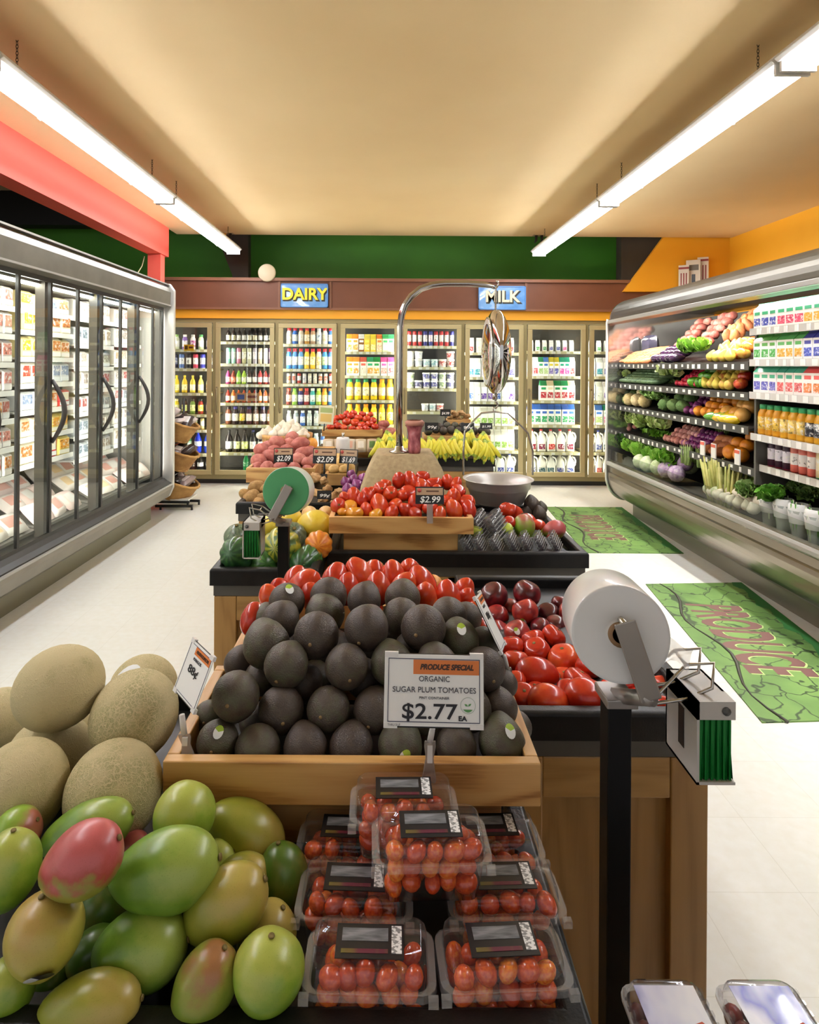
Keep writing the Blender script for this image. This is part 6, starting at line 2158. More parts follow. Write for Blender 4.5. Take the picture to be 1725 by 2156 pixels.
# loose bag end hanging off the white roll
v = []
p0 = P(1395, 1400, .97) - O1
sheet = MB()
n = 7
vv = []
for j in range(n):
    for i in range(n):
        s_, t_ = i / (n - 1), j / (n - 1)
        q = P(1385 + 75 * s_ - 10 * t_, 1345 + 45 * t_ + 22 * s_ * s_, .99 - .05 * t_) - O1
        vv.append(q + Vector((0, 0, .006 * math.sin(6 * s_ + 4 * t_))))
sheet.add(vv, [(j * n + i, j * n + i + 1, (j + 1) * n + i + 1, (j + 1) * n + i) for j in range(n - 1) for i in range(n - 1)], 0, True)
sheet.build('bag_end', thin('bag_film', 'f4f4f4', 1.4, .1, .4, 'f0f0f0'), s1)
s2, O2, f2, b2_ = roll_stand('black stand with a green-faced plastic bag roll above the striped squash', 598, 2.165, 1103, (602, 1034), 2.09, 2.20, (616, 1030), .079, (607, 1027), (572, 1092), 2.065, (535, 1130), 2.12, True, M_ROLLG, M_ROLLGW, '')
# ------------------------------------------------------------ squash on the left table
def m_squash(name, base, rib, spot, scale=2.0, lo=.62):
    m = bpy.data.materials.new(name)
    nt, b = nodes(m)
    v = coords(nt)
    sep = nt.nodes.new('ShaderNodeSeparateXYZ')
    nt.links.new(v, sep.inputs[0])
    an = math_node(nt, 'ARCTAN2', sep.outputs[1], sep.outputs[0])
    st = math_node(nt, 'COSINE', math_node(nt, 'MULTIPLY', an, 10.0))
    n = tex_noise(nt, v, 3.5, 4)
    f = math_node(nt, 'ADD', math_node(nt, 'MULTIPLY', st, .22), n)
    col = ramp(nt, f, [(.35, base), (.7, rib)])
    n2 = tex_noise(nt, v, scale, 3)
    sp = ramp(nt, n2, [(lo, '000000'), (lo + .06, 'ffffff')])
    nt.links.new(mix_col(nt, sp, col, H(spot)), b.inputs['Base Color'])
    b.inputs['Roughness'].default_value = .32
    b.inputs['Coat Weight'].default_value = .2
    return m


ME['acorn'] = sph(f_squash(10, .10, 1.12), 60, 20).mesh('acorn_squash', [m_squash('acorn_green', '1f4424', '2f5a2a', '3f6a30')])
ME['acorn2'] = sph(f_squash(10, .10, 1.12), 60, 20).mesh('acorn_squash', [m_squash('acorn_spotted', '27501f', '3f6c2a', 'd89428', 1.6, .64)])
ME['carnival'] = sph(f_squash(10, .09, 1.0), 60, 20).mesh('carnival_squash', [m_squash('carnival_skin', '3c5a20', 'a0a034', 'b8a838', 2.0, .6)])
ME['orange_squash'] = sph(f_squash(10, .10, 1.0), 60, 20).mesh('orange_squash', [m_squash('orange_squash_skin', 'c86a18', 'dc8a28', '7a7a24', 1.4, .68)])
ME['kabocha'] = sph(f_squash(12, .06, .85), 48, 18).mesh('kabocha_squash', [m_squash('kabocha_skin', '4a5a44', '66745a', '8a9478', 3, .62)])
SQ = [
    ('acorn', 'acorn_squash', 500, 1166, 38, 2.34, (R(70), R(-30), 0), 'dark green acorn squash at the front left corner of the squash table', 'squash'),
    ('carnival', 'carnival_squash', 592, 1152, 42, 2.40, (R(75), R(-40), 0), 'green and yellow ribbed squash behind the bag stand pole', 'squash'),
    ('kabocha', 'striped_squash', 615, 1128, 32, 2.50, (R(40), R(20), 0), 'grey-green striped squash leaning on the green and yellow one', 'squash'),
    ('orange_squash', 'orange_squash', 671, 1147, 30, 2.42, (R(80), R(20), 0), 'orange ribbed squash with a sticker beside the tomato tray', 'squash'),
    ('acorn2', 'acorn_squash', 552, 1186, 34, 2.37, (R(60), R(60), 0), 'green squash with orange patches at the front rim', 'squash'),
    ('acorn', 'acorn_squash', 640, 1187, 33, 2.36, (R(80), R(-70), 0), 'green acorn squash at the front rim right of the pole', 'squash'),
    ('acorn2', 'acorn_squash', 652, 1174, 28, 2.38, (R(80), R(-60), 0), 'green squash under the orange one', 'squash'),
    ('kabocha', 'kabocha_squash', 500, 1128, 29, 2.52, (R(20), 0, 0), 'grey-green kabocha behind the twist-tie box', 'squash'),
    ('kabocha', 'kabocha_squash', 545, 1150, 26, 2.50, (R(30), 0, 1), 'dark kabocha behind the front left acorn squash', 'squash'),
    ('squash_yellow', 'spaghetti_squash', 664, 1106, 32, 2.58, (R(20), R(80), 0), 'large yellow spaghetti squash by the tomato tray', 'squash'),
    ('squash_yellow', 'spaghetti_squash', 608, 1096, 26, 2.66, (R(20), R(60), 0), 'yellow squash under the green bag roll', 'squash'),
    ('squash_yellow', 'spaghetti_squash', 566, 1110, 24, 2.62, (R(20), R(50), 0), 'yellow squash behind the twist-tie box', 'squash'),
    ('butternut', 'butternut_squash', 652, 1082, 17, 2.74, (R(60), R(50), 0), 'pale butternut squash lying behind the yellow ones', 'squash'),
    ('butternut', 'butternut_squash', 686, 1082, 17, 2.78, (R(80), R(-10), 0), 'pale butternut squash against the tomato tray corner', 'squash'),
]
for i, q in enumerate(SQ):
    o = item(q[0], q[1], P(q[2], q[3], q[5]), q[4] * q[5] / F, q[7], q[8], 'squash on the left table', q[6], auto=False)
    if q[0] not in ('squash_yellow', 'butternut'):
        put('stem', ME['scar'], o, (0, 0, .9), (0, 0, 0), 1.1)
    if q[0] == 'orange_squash':
        lp, lr = surface(o, (.1, -.8, -.5), 1.01)
        put('sticker', ME['sticker'], o, lp, lr, 1.3)

# ------------------------------------------------------------ roma tray and the bin beside it
RT = [(890, 1003, 16), (864, 1011, 16), (840, 1011, 15), (913, 1019, 20), (942, 1015, 14), (960, 1019, 13), (965, 1034, 17), (802, 1031, 18), (822, 1040, 18), (861, 1038, 20), (775, 1044, 15), (799, 1064, 20), (833, 1062, 16), (875, 1060, 17), (955, 1048, 17), (984, 1057, 18), (956, 1073, 18), (987, 1072, 16), (906, 1070, 18), (854, 1075, 15), (825, 1081, 15), (874, 1081, 16), (771, 1074, 14), (926, 1083, 14), (943, 1053, 16), (713, 1065, 18), (744, 1046, 17), (727, 1046, 14), (761, 1053, 14), (778, 1041, 14), (849, 1042, 17), (890, 1030, 18), (920, 1040, 16), (812, 1018, 13), (878, 1020, 15)]
RTO = [(737, 1066, 16), (747, 1081, 19), (791, 1083, 15), (722, 1078, 12)]
for i, (px, py, r) in enumerate(RT):
    Y = 2.56 + (1085 - py) / 85 * .22
    o = item('roma' if i % 3 else 'tomato', 'roma_tomato', P(px, py, Y), r * Y / F * .97, 'red roma tomato in the $2.99 tray', 'tomato', 'tomatoes in the middle tray')
    if i in (8, 25, 7):
        d = (.1, -.9, .3)
        o.rotation_euler = aim(d, 'Z')
        put('stem_scar', ME['scar'], o, (0, 0, 1.28 if i % 3 else .665), (0, 0, 0), 1.2)
for px, py, r in RTO:
    Y = 2.56 + (1085 - py) / 85 * .2
    item('tomato_o', 'orange_tomato', P(px, py, Y), r * Y / F, 'orange-yellow tomato in the $2.99 tray', 'tomato', 'orange tomatoes in the middle tray')


def black_sign(px, py, w_px, h_px, Y, price, label, top='b89878', yaw=0, tilt=R(-12), stake=0.0, clip=False):
    c = P(px, py, Y)
    w, h = w_px * Y / F, h_px * Y / F
    t = thing('price_card', label, 'price sign', c, (tilt, R(yaw * .0), R(yaw)), group='black chalk-style price cards')
    MB().box(-w / 2, w / 2, 0, .003, -h / 2, h / 2).build('panel', M_BLACKPL, t)
    if top:
        MB().box(-w / 2 + .004, w / 2 - .004, -.0012, 0, h * .02, h / 2 - .005).build('top_band', mat(top, .5), t)
        MB().lathe([(h * .12, 0), (h * .12, .001), (0, .001)], 14, M=Matrix.Translation((-w * .36, -.0013, h * .28)) @ Matrix.Rotation(R(90), 4, 'X')).build('emblem', mat('b04038', .5), t)
        MB().box(-w * .12, w * .32, -.0018, -.0012, h * .2, h * .28).build('print_line', mat('5a3a28', .5), t)
    text('lettering', price, h * .5, t, (0, -.0016, -h * (.25 if top else .1)), (R(90), 0, 0), mat('f4f2ec', .5), h * .008, .2, fit=w * .72)
    if stake:
        MB().tube([(0, .004, -h / 2 + .01), (0, .004, -h / 2 - stake)], .006, 6).build('stake', M_BLACKPL, t)
        MB().box(-.018, .018, -.008, .012, -h / 2 - stake - .035, -h / 2 - stake + .01).build('stake_clip', M_BLACKPL, t)
    if clip:
        MB().box(-.012, .012, -.004, .003, -h / 2 - .075, -h / 2).build('clip', M_CLIP, t)
    return t


black_sign(905, 1043, 60, 36, 2.50, '$2.99', 'black price card reading $2.99 clipped to the middle tomato tray', clip=True)
# clear berry boxes standing on edge, seen end-on, and loose fruit in the bin
M_BERRY = mnoise('blackberry', [(0.3, '1a0c14'), (0.7, '3a1c2c')], 8, .3, .3, 30)


def berry_box(px, py, h_px, Y, rot, label):
    s = h_px * Y / F
    t = thing('berry_box', label, 'berry box', P(px, py, Y), rot, group='clear slotted berry boxes')
    w, d, h = s * .95, s * .36, s
    MB().loft([rrect(w * .9, d * .9, d * .2, -h / 2, 2), rrect(w, d, d * .2, h / 2, 2)], 0, True).build('shell', thin('clear_shell', 'e8e8e8', 1.5, .05, .14, 'c8c8c8'), t)
    rb = MB()
    for i in range(7):
        z = -h * .42 + i * h * .14
        rb.box(-w * .46, w * .46, -d * .56, -d * .5, z - h * .02, z + h * .02)
        rb.box(-w * .46, w * .46, d * .5, d * .56, z - h * .02, z + h * .02)
    rb.build('ribs', thin('clear_rib', 'f4f4f4', 1.5, .08, .4, 'dcdad6'), t)
    bb = MB()
    for i in range(3):
        for j in range(4):
            bb.sphere(d * .3, d * .3, d * .3, 8, 6, None, 0, Matrix.Translation(((i - 1) * w * .28, .02 * d, (j - 1.5) * h * .22)))
    bb = bb.build('berries', M_BERRY, t)
    bb['kind'] = 'stuff'
    return t


for k, px in enumerate((985, 1010, 1045, 1080, 1108, 1137, 1168)):
    berry_box(px, 1144 - 3 * (k > 2), 38, 2.53, (Matrix.Rotation(R(-30), 4, 'Y') @ Matrix.Rotation(R(62), 4, 'Z')).to_euler(), f'clear slotted berry box leaning at the front rim, {ordinal(k)} of seven from the tray')
berry_box(1012, 1104, 52, 2.62, (Matrix.Rotation(R(-28), 4, 'Y') @ Matrix.Rotation(R(50), 4, 'Z')).to_euler(), 'larger clear slotted berry box standing against the tray end')
berry_box(1047, 1106, 54, 2.60, (Matrix.Rotation(R(-28), 4, 'Y') @ Matrix.Rotation(R(50), 4, 'Z')).to_euler(), 'larger clear slotted berry box standing beside the ribbed tomato')
BIN = [('heirloom', 'ribbed_tomato', 1077, 1077, 25, 2.80, 'large ribbed red tomato on top of the bin heap', 'tomato'), ('tomato', 'tomato', 1073, 1099, 14, 2.66, 'small red tomato under the ribbed one', 'tomato'),
       ('tomato', 'tomato', 1112, 1096, 17, 2.76, 'red tomato behind the green and red mango', 'tomato'), ('tomato', 'tomato', 1135, 1105, 14, 2.72, 'red tomato between the two mangoes', 'tomato'),
       ('avocado', 'avocado', 1120, 1063, 17, 3.02, 'dark avocado on top at the bin corner', 'avocado'), ('avocado', 'avocado', 1136, 1083, 15, 2.98, 'dark avocado below the top one by the table edge', 'avocado'), ('avocado', 'avocado', 1108, 1082, 14, 3.0, 'dark avocado half hidden behind the ribbed tomato', 'avocado'), ('avocado', 'avocado', 1141, 1070, 12, 3.10, 'small dark avocado at the far corner of the bin', 'avocado'),
       ('green_apple', 'pale_mango', 1068, 1113, 13, 2.62, 'pale green fruit behind the berry boxes', 'mango'), ('green_apple', 'pale_mango', 1003, 1118, 15, 2.60, 'pale green fruit between tray end and berry box', 'mango'), ('green_apple', 'pale_mango', 1150, 1120, 12, 2.70, 'pale green fruit under the reddish mango', 'mango')]
for q in BIN:
    item(q[0], q[1], P(q[2], q[3], q[5]), q[4] * q[5] / F, q[6], q[7], 'loose fruit in the middle bin', auto=False)
for px, py, r, Y, sk, lab in ((1105, 1110, 26, 2.66, 'blush', 'green and red mango in the middle bin'), (1167, 1116, 23, 2.68, 'red', 'reddish mango by the right edge of the middle bin')):
    o = put('mango', ME['mango_' + sk], None, P(px, py, Y), (R(10), R(-100 if sk == 'blush' else -20), 0), (r * Y / F / 1.15,) * 3)
    tag(o, lab, 'mango', 'mangoes in the middle bin')
    put('stem_scar', ME['scar'], o, (1.3, 0, .02), (0, R(90), 0), .75)

# ------------------------------------------------------------ burlap box, hanging scale
YS_ = 3.08
bb = MB()
q0, q1 = P(800, 958, 2.98), P(912, 958, 2.98)
cx0 = (q0.x + q1.x) / 2
w0 = (q1.x - q0.x) / 2
loops = []
for k, (f, z, d0, d1) in enumerate(((1.0, q0.z, 2.98, 3.24), (1.06, q0.z - .006, 2.975, 3.245), (1.25, q0.z - .05, 2.94, 3.27), (1.42, q0.z - .11, 2.91, 3.29), (1.6, q0.z - .19, 2.885, 3.3), (1.72, .802, 2.865, 3.3))):
    lp = []
    n = 8
    for sx, sy, ax in ((-1, 0, 0), (1, 0, 1), (1, 1, 0), (-1, 1, 1)):
        pass
    c4 = [(-w0 * f * 1.05, d0), (w0 * f, d0), (w0 * f, d1), (-w0 * f * 1.05, d1)]
    for i in range(4):
        a, b2 = Vector(c4[i]), Vector(c4[(i + 1) % 4])
        for j in range(n):
            p = a.lerp(b2, j / n)
            wv = .006 * k / 2 * math.sin(j * 2.4 + i * 2)
            lp.append((cx0 + p.x + (wv if i % 2 else 0), p.y + (wv if i % 2 == 0 else 0), z))
    loops.append(lp[::1])
o = MB().loft(loops[::-1], 0, True).build('burlap_covered_box', mnoise('burlap', [(0.3, 'a08c68'), (0.7, 'b6a37c')], 60, .8, .25, 220))
tag(o, 'box draped in tan burlap behind the roma tomatoes, carrying the chrome pole', 'box')
zt = q0.z
pp = [(841, 958), (841, 800), (843, 690), (846, 664), (853, 643), (866, 624), (886, 608), (910, 600), (935, 597), (985, 597), (1020, 599), (1036, 603), (1042, 608)]
path = [P(a, b2, YS_) for a, b2 in pp]
path[0].z = zt + .001
t = thing('scale_stand', 'bent chrome pole rising from the burlap-covered box with the hanging scale', 'scale stand', path[0])
loc0 = path[0].copy()
MB().tube([p - loc0 for p in path], [.0168] * 10 + [.0155, .010, .006], 14).build('pole', mnoise('chrome_pole', [(0.3, 'a8a29a'), (0.7, 'c0bab2')], 2, .16, metal=1.0), t)
MB().lathe([(.05, 0), (.05, .006), (.024, .01), (.02, .03)], 24).build('base_flange', M_STEEL, t)
hk = P(1045, 604, YS_) - loc0
MB().tube([hk + Vector((-.01, 0, -.006)), hk + Vector((.004, 0, -.002)), hk + Vector((.012, 0, .012)), hk + Vector((.008, 0, .026)), hk + Vector((-.002, 0, .03))], .005, 8).build('hook', M_STEEL, t)
hc = P(1043, 741, YS_)
t = thing('hanging_scale', 'chrome hanging produce scale with round pan, dial seen edge-on', 'scale', hc)
S = MB()


def f_head(p):
    x, y, z = p
    s_ = 1 if x > 0 else .8
    # flat-sided disc standing on edge
    k = (abs(y) ** 2.6 + abs(z) ** 2.6) ** (1 / 2.6)
    h = math.hypot(y, z)
    g = h / k if k > 1e-6 else 1
    return (x * s_ * 1.0, y * (1 + .06 * (g - 1)), z)


hr = Matrix.Rotation(R(1), 4, 'Z')
S.sphere(.072, .17, .208, 28, 24, f_head, 0, hr)
S.build('housing', mat('d2d0cc', .07, 1.0), t)
ring = [(hr @ Vector((-.040, .135 * math.cos(2 * math.pi * i / 32), .168 * math.sin(2 * math.pi * i / 32)))) for i in range(33)]
MB().tube(ring, .004, 8).build('dial_ring', M_CHROME, t)
di = MB()
di.add([(-.043, .13 * math.cos(2 * math.pi * i / 32), .163 * math.sin(2 * math.pi * i / 32)) for i in range(32)], [tuple(range(32))], 0, False, hr)
di.build('dial_face', mat('e6e8ea', .15, coat=.8), t)
top = P(1043, 600, YS_) - hc
MB().tube([(0, 0, .2), (0.001, 0, top.z - .02), top + Vector((.004, 0, 0))], .0045, 8).build('hanger', M_STEEL, t)
lo = P(1043, 866, YS_) - hc
MB().tube([(0, 0, -.2), (0, 0, -.235)], .012, 10).build('spindle', M_STEEL, t)
MB().tube([(0, 0, -.232), (.008, 0, -.25), (.016, 0, -.262), (.004, 0, -.278), (-.008, 0, -.27), (-.006, 0, -.29), lo], .005, 8).build('lower_hook', M_STEEL, t)
pc_ = P(1049, 1008, YS_) - hc
yk = [(976, 1000), (976, 950), (979, 908), (990, 893), (1014, 870), (1043, 867), (1070, 870), (1096, 895), (1112, 912), (1122, 950), (1122, 1000)]
yp = [P(a, b2, YS_) - hc for a, b2 in yk]
MB().tube(yp, .005, 8).build('yoke', M_STEEL, t)
r_ = 74 * YS_ / F
pn = MB().lathe([(.0, -.118), (r_ * .66, -.118), (r_ * .72, -.11), (r_ * .86, -.045), (r_ * .9, -.04), (r_ * .92, -.008), (r_ * 1.0, 0), (r_ * 1.0, .003), (r_ * .9, -.004), (r_ * .87, -.035), (r_ * .83, -.042), (r_ * .69, -.108), (0, -.112)], 48, M=Matrix.Translation(pc_), cap0=False, cap1=False)
pn.build('pan', mnoise('pan_steel', [(0.3, 'c6c2bc'), (0.7, 'd4d0ca')], 5, .38, metal=.45), t)
# pink net bag of tissue on the burlap box
c = P(872, 955, YS_)
t = thing('net_bag', 'pink net bag gathered open on the burlap box beside the chrome pole', 'net bag', (c.x, YS_ - .03, zt + .001))
MB().lathe([(.028, 0), (.032, .02), (.030, .06), (.031, .09), (.034, .11), (.038, .125), (.046, .135)], 20, cap1=False).build('bag', mnoise('pink_net', [(0.35, '7a3038'), (0.6, 'b86a70'), (0.8, 'd8a8a8')], 40, .5, stretch=(1, 1, .5)), t)
MB().lathe([(.03, .12), (.046, .138), (.050, .15), (.035, .16)], 9, cap0=False, cap1=False).build('gathered_top', mat('b8806c', .6), t)

# ------------------------------------------------------------ rear left table: potatoes, onions, garlic
tray('oak crate of red potatoes on the rear left table', P(518, 1000, 3.86).x, P(664, 1000, 3.86).x, 3.86, 4.25, .895, .09)
RP = [(550, 948, 19), (585, 935, 20), (615, 922, 17), (640, 955, 18), (545, 970, 19), (572, 962, 19), (600, 965, 19), (628, 968, 18), (650, 975, 16), (562, 985, 17), (590, 985, 16), (620, 985, 15), (655, 950, 14), (565, 940, 15), (632, 935, 18), (606, 948, 16), (540, 985, 14), (648, 990, 13), (610, 932, 14), (660, 966, 12), (580, 950, 15)]
for px, py, r, Y in relax([(a, b2, r, 3.98 + (985 - b2) / 60 * .22) for a, b2, r in RP], .85, .1):
    item('red_potato', 'red_potato', P(px, py, Y), r * Y / F * .92, 'red-skinned potato in the oak crate', 'potato', 'red potatoes in the oak crate')
tray('small oak crate of yellow potatoes on the rear left table', P(684, 1005, 3.80).x, P(742, 1005, 3.80).x, 3.80, 4.15, .872, .07)
for px, py, r in ((695, 980, 12), (715, 975, 13), (735, 983, 12), (704, 988, 11), (725, 988, 11), (690, 968, 11), (718, 964, 11), (738, 972, 10), (706, 962, 10)):
    Y = 3.86 + (990 - py) / 30 * .2
    item('yellow_potato', 'yellow_potato', P(px, py, Y), r * Y / F, 'yellow potato in the small oak crate', 'potato', 'yellow potatoes in the small crate')
for px, py, r in ((529, 1048, 20), (540, 1026, 19), (517, 1040, 14), (556, 1050, 15), (560, 1030, 14), (545, 1058, 14), (575, 1055, 14)):
    Y = 3.42 + (1060 - py) / 40 * .15
    item('russet', 'russet_potato', P(px, py, Y), r * Y / F * .92, 'brown russet potato at the rear table corner', 'potato', 'russet potatoes on the rear left table')
for px, py, r in ((672, 1040, 14), (690, 1030, 14), (705, 1045, 15), (720, 1052, 12), (680, 1055, 13), (700, 1062, 12), (668, 1005, 13), (682, 1012, 12), (715, 1035, 12)):
    Y = 3.44 + (1065 - py) / 60 * .25
    item('ginger', 'root_vegetable', P(px, py, Y), r * Y / F * .85, 'knobbly tan root right of the green roll', 'root vegetable', 'tan roots on the rear left table')
for px, py, r in ((733, 1030, 14), (752, 1022, 14), (765, 1008, 13), (745, 1010, 12), (728, 1015, 12), (770, 1025, 12), (740, 998, 10)):
    Y = 3.42 + (1035 - py) / 40 * .2
    item('onion', 'red_onion', P(px, py, Y), r * Y / F * .92, 'glossy purple onion beside the burlap box', 'onion', 'purple onions on the rear left table')
# garlic in a bushel basket standing on a riser
c0, c1 = P(540, 930, 4.45), P(650, 930, 4.45)
gx, gw = (c0.x + c1.x) / 2, (c1.x - c0.x) / 2
gy = 4.45 + gw
ztg, zbg = P(595, 918, 4.45).z, P(595, 955, 4.45).z
riser('wooden riser under the bushel basket on the rear left table', gx - .14, gx + .14, gy - .14, gy + .14, .767, zbg - .001)
t = thing('bushel_basket', 'round wooden bushel basket heaped with garlic on the rear left table', 'basket', (gx, gy, zbg))
hh = ztg - zbg
M_BUSH = wood('bushel_slats', 'd2a05c', 'c48f4a', 'a8743a', 'Z', 3)
bs = MB()
for i in range(24):
    a0, a1 = 2 * math.pi * (i + .04) / 24, 2 * math.pi * (i + .96) / 24
    v = []
    for z, q in ((0, .86), (hh * .5, .95), (hh, 1.0)):
        for rr in (gw * q, gw * q - .006):
            for a in (a0, a1):
                v.append((rr * math.cos(a), rr * math.sin(a), z))
    f = []
    for k in range(2):
        o_ = k * 4
        f += [(o_, o_ + 1, o_ + 5, o_ + 4), (o_ + 3, o_ + 2, o_ + 6, o_ + 7), (o_ + 2, o_, o_ + 4, o_ + 6), (o_ + 1, o_ + 3, o_ + 7, o_ + 5)]
    bs.add(v, f)
bs.lathe([(gw * .84, 0), (0, .002)], 24, cap0=False, cap1=False)
bs.build('slats', M_BUSH, t)
MB().lathe([(gw * .99, hh * .75), (gw * 1.03, hh * .75), (gw * 1.04, hh), (gw * .99, hh)], 40, cap0=False, cap1=False).build('rim_hoop', M_BUSH, t)
MB().lathe([(gw * .92, hh * .28), (gw * .955, hh * .28), (gw * .965, hh * .42), (gw * .94, hh * .42)], 40, cap0=False, cap1=False).build('hoop', M_BUSH, t)
for px, py, r in ((556, 914, 11), (575, 916, 11), (595, 914, 11), (615, 915, 11), (633, 916, 10), (585, 906, 11), (604, 902, 12), (622, 906, 11), (595, 896, 10), (612, 893, 10), (566, 908, 10), (640, 910, 9), (604, 912, 10), (548, 917, 9), (626, 899, 9), (645, 917, 8)):
    Y = gy - .07 + (915 - py) / 25 * .1
    item('garlic', 'garlic_bulb', P(px, py, Y), r * Y / F, 'cream garlic bulb heaped in the bushel basket', 'garlic', 'garlic in the bushel basket')
item('grapefruit', 'grapefruit', P(657, 934, 4.55), 12.5 * 4.55 / F, 'yellow grapefruit beside the bushel basket', 'grapefruit', None, auto=False)
riser('wooden riser behind the red potatoes on the rear left table', P(640, 950, 4.4).x, P(700, 950, 4.4).x, 4.4, 4.7, .767, P(657, 947, 4.5).z)
black_sign(597, 958, 40, 30, 3.86, '$2.09', 'black price card reading $2.09 in front of the red potatoes', yaw=6)
black_sign(684, 960, 50, 32, 3.70, '$2.09', 'black price card reading $2.09 on a stake above the yellow potatoes', stake=.07, yaw=-4)
black_sign(734, 961, 40, 30, 3.72, '$1.69', 'tilted black price card reading $1.69 beside the yellow potatoes', stake=.11, yaw=-16)
black_sign(683, 1042, 30, 18, 3.36, '99¢', 'small black price card among the tan roots', top='')
# white paper-towel column and wrapped trays at the back
c = P(722, 988, 4.6)
t = thing('bag_dispenser', 'white plastic bag roll on a small stand behind the potatoes', 'bag stand', (c.x, 4.6, .767))
MB().lathe([(.05, 0), (.05, .22), (.044, .235), (0, .236)], 24).build('roll', mat('e6e4e0', .4), t)
MB().tube([(0, 0, .23), (0, 0, .27)], .01, 8).build('spindle', M_STEEL, t)

# ------------------------------------------------------------ farthest table: tomato crate, bananas, avocados, roots
tray('oak crate of vine tomatoes on the farthest table', P(678, 910, 5.15).x, P(806, 910, 5.15).x, 5.15, 5.55, P(740, 905, 5.15).z, .055)
riser('wooden riser under the vine tomato crate', P(684, 930, 5.2).x, P(800, 930, 5.2).x, 5.18, 5.5, .767, P(740, 905, 5.15).z - .056)
VT = [(697, 899, 9), (712, 897, 9), (730, 888, 10), (748, 890, 10), (762, 895, 9), (778, 893, 9), (790, 898, 8), (724, 900, 8), (742, 902, 8), (757, 903, 8), (772, 902, 8), (705, 888, 8), (720, 878, 9), (738, 876, 9), (755, 880, 9), (772, 882, 9), (786, 885, 8), (710, 880, 7), (745, 870, 8), (764, 872, 8), (730, 870, 7), (780, 873, 7)]
for px, py, r in VT:
    Y = 5.22 + (903 - py) / 33 * .22
    item('tomato', 'vine_tomato', P(px, py, Y), r * Y / F, 'bright red tomato in the farthest oak crate', 'tomato', 'tomatoes in the farthest crate')
for k, px in enumerate((692, 714, 737, 760, 784)):
    c = P(px, 938, 5.08)
    prod('bag', 'mushroom_tray', 'wrapped mushroom tray standing under the vine tomato crate', 'wrapped tray', 'wrapped trays under the tomato crate', c, [['c8b89c|e8e0d0|ffffff', 'b8a488|5a7a40|ffffff', 'd0c4b0|d8a890|ffffff'][k % 3].split('|'), ['c8b89c|e8e0d0|ffffff'.split('|')][0]][0], (R(60), 0, R(random.uniform(-6, 6))), (.42, .7, .9), 'lr')
c = P(687, 874, 5.12)
t = thing('recipe_card', 'cream and green card on a stake left of the vine tomatoes', 'card', c, (R(-6), R(4), R(8)))
MB().box(-.062, .062, 0, .003, -.075, .075).build('panel', mat('e8e4c4', .5), t)
MB().box(-.05, .05, -.001, 0, .02, .06).build('green_band', mat('a8b878', .5), t)
MB().box(-.045, .045, -.001, 0, -.055, .01).build('picture', mat('e0c070', .5), t)
MB().tube([(-.01, .004, -.07), (-.01, .004, -.13)], .006, 6).build('stake', M_BLACKPL, t)


def banana_mesh():
    n = 10
    pts, rs = [], []
    for i in range(n):
        s_ = i / (n - 1)
        pts.append((0, -.055 * math.sin(math.pi * s_ * .9), -.19 * s_))
        rs.append(.0185 * min(1, .35 + s_ * 4, .3 + (1 - s_) * 4.5))
    m = MB().tube(pts, rs, 6)
    m.m = [1 if i < 12 or 6 * 8 <= i < 6 * 9 else 0 for i in range(len(m.f))]
    return m.mesh('banana', [mnoise('banana_peel', [(0.3, 'cfc832'), (0.7, 'e2d448')], 8, .4, rnd=.3), mat('92a838', .5)])


ME['banana'] = banana_mesh()


def banana_bunch(px, py, Y, s, yaw, lab, n=7):
    t = thing('banana_bunch', lab, 'bananas', P(px, py - 22, Y), (R(-25), 0, R(yaw)), group='banana bunches', auto=True, scale=s)
    t['order'] = 'lr'
    for i in range(n):
        a = (i % 4 - 1.5) * 21 + (10 if i >= 4 else 0)
        put('banana', ME['banana'], t, (math.sin(R(a)) * .016, .03 if i >= 4 else 0, .004 * (i % 2)), (R(-14 if i >= 4 else 6), R(-a), R(-a * .8)), random.uniform(.92, 1.05))
    MB().tube([(0, .015, -.02), (0, .02, .02)], [.022, .014], 8).build('crown', mat('8a9a3a', .6), t)


for k, (px, py) in enumerate(((798, 948), (822, 946), (852, 946), (880, 944), (905, 944), (930, 944), (955, 944), (978, 946), (1000, 946), (1022, 950))):
    banana_bunch(px, py, 5.02, 1.0, random.uniform(-20, 20), 'yellow-green banana bunch in the front row of the farthest table')
for k, (px, py) in enumerate(((815, 932), (842, 928), (962, 930), (992, 930), (1018, 934))):
    banana_bunch(px, py, 5.14, 1.0, random.uniform(-25, 25), 'yellow banana bunch behind the front banana row')
ta = P(893, 928, 5.32)
tray('oak tray of grey-green avocados behind the bananas', ta.x, P(1033, 928, 5.32).x, 5.32, 5.62, P(960, 918, 5.32).z, .06)
riser('wooden riser under the far avocado tray', ta.x + .05, P(1020, 928, 5.32).x, 5.35, 5.6, .767, P(960, 918, 5.32).z - .061)
for px, py, r in ((902, 908, 9), (918, 904, 9), (934, 907, 9), (950, 905, 9), (966, 907, 9), (982, 905, 9), (998, 908, 9), (1014, 907, 8), (1026, 910, 8), (926, 898, 8), (942, 896, 8), (958, 896, 8), (974, 897, 8), (910, 899, 7), (990, 898, 8)):
    Y = 5.42 + (910 - py) / 14 * .1
    item('avocado', 'avocado', P(px, py, Y), r * Y / F, 'grey-green avocado in the far oak tray', 'avocado', 'avocados in the far tray', aim((random.uniform(-.5, .5), -1, random.uniform(-.5, .2))))
tb0 = P(940, 890, 5.66)
tray('small oak crate of knobbly roots behind the far avocados', tb0.x, P(992, 890, 5.66).x, 5.66, 5.84, P(960, 884, 5.66).z, .06)
riser('wooden riser under the root crate on the farthest table', tb0.x + .02, P(988, 890, 5.66).x, 5.67, 5.83, .767, P(960, 884, 5.66).z - .061)
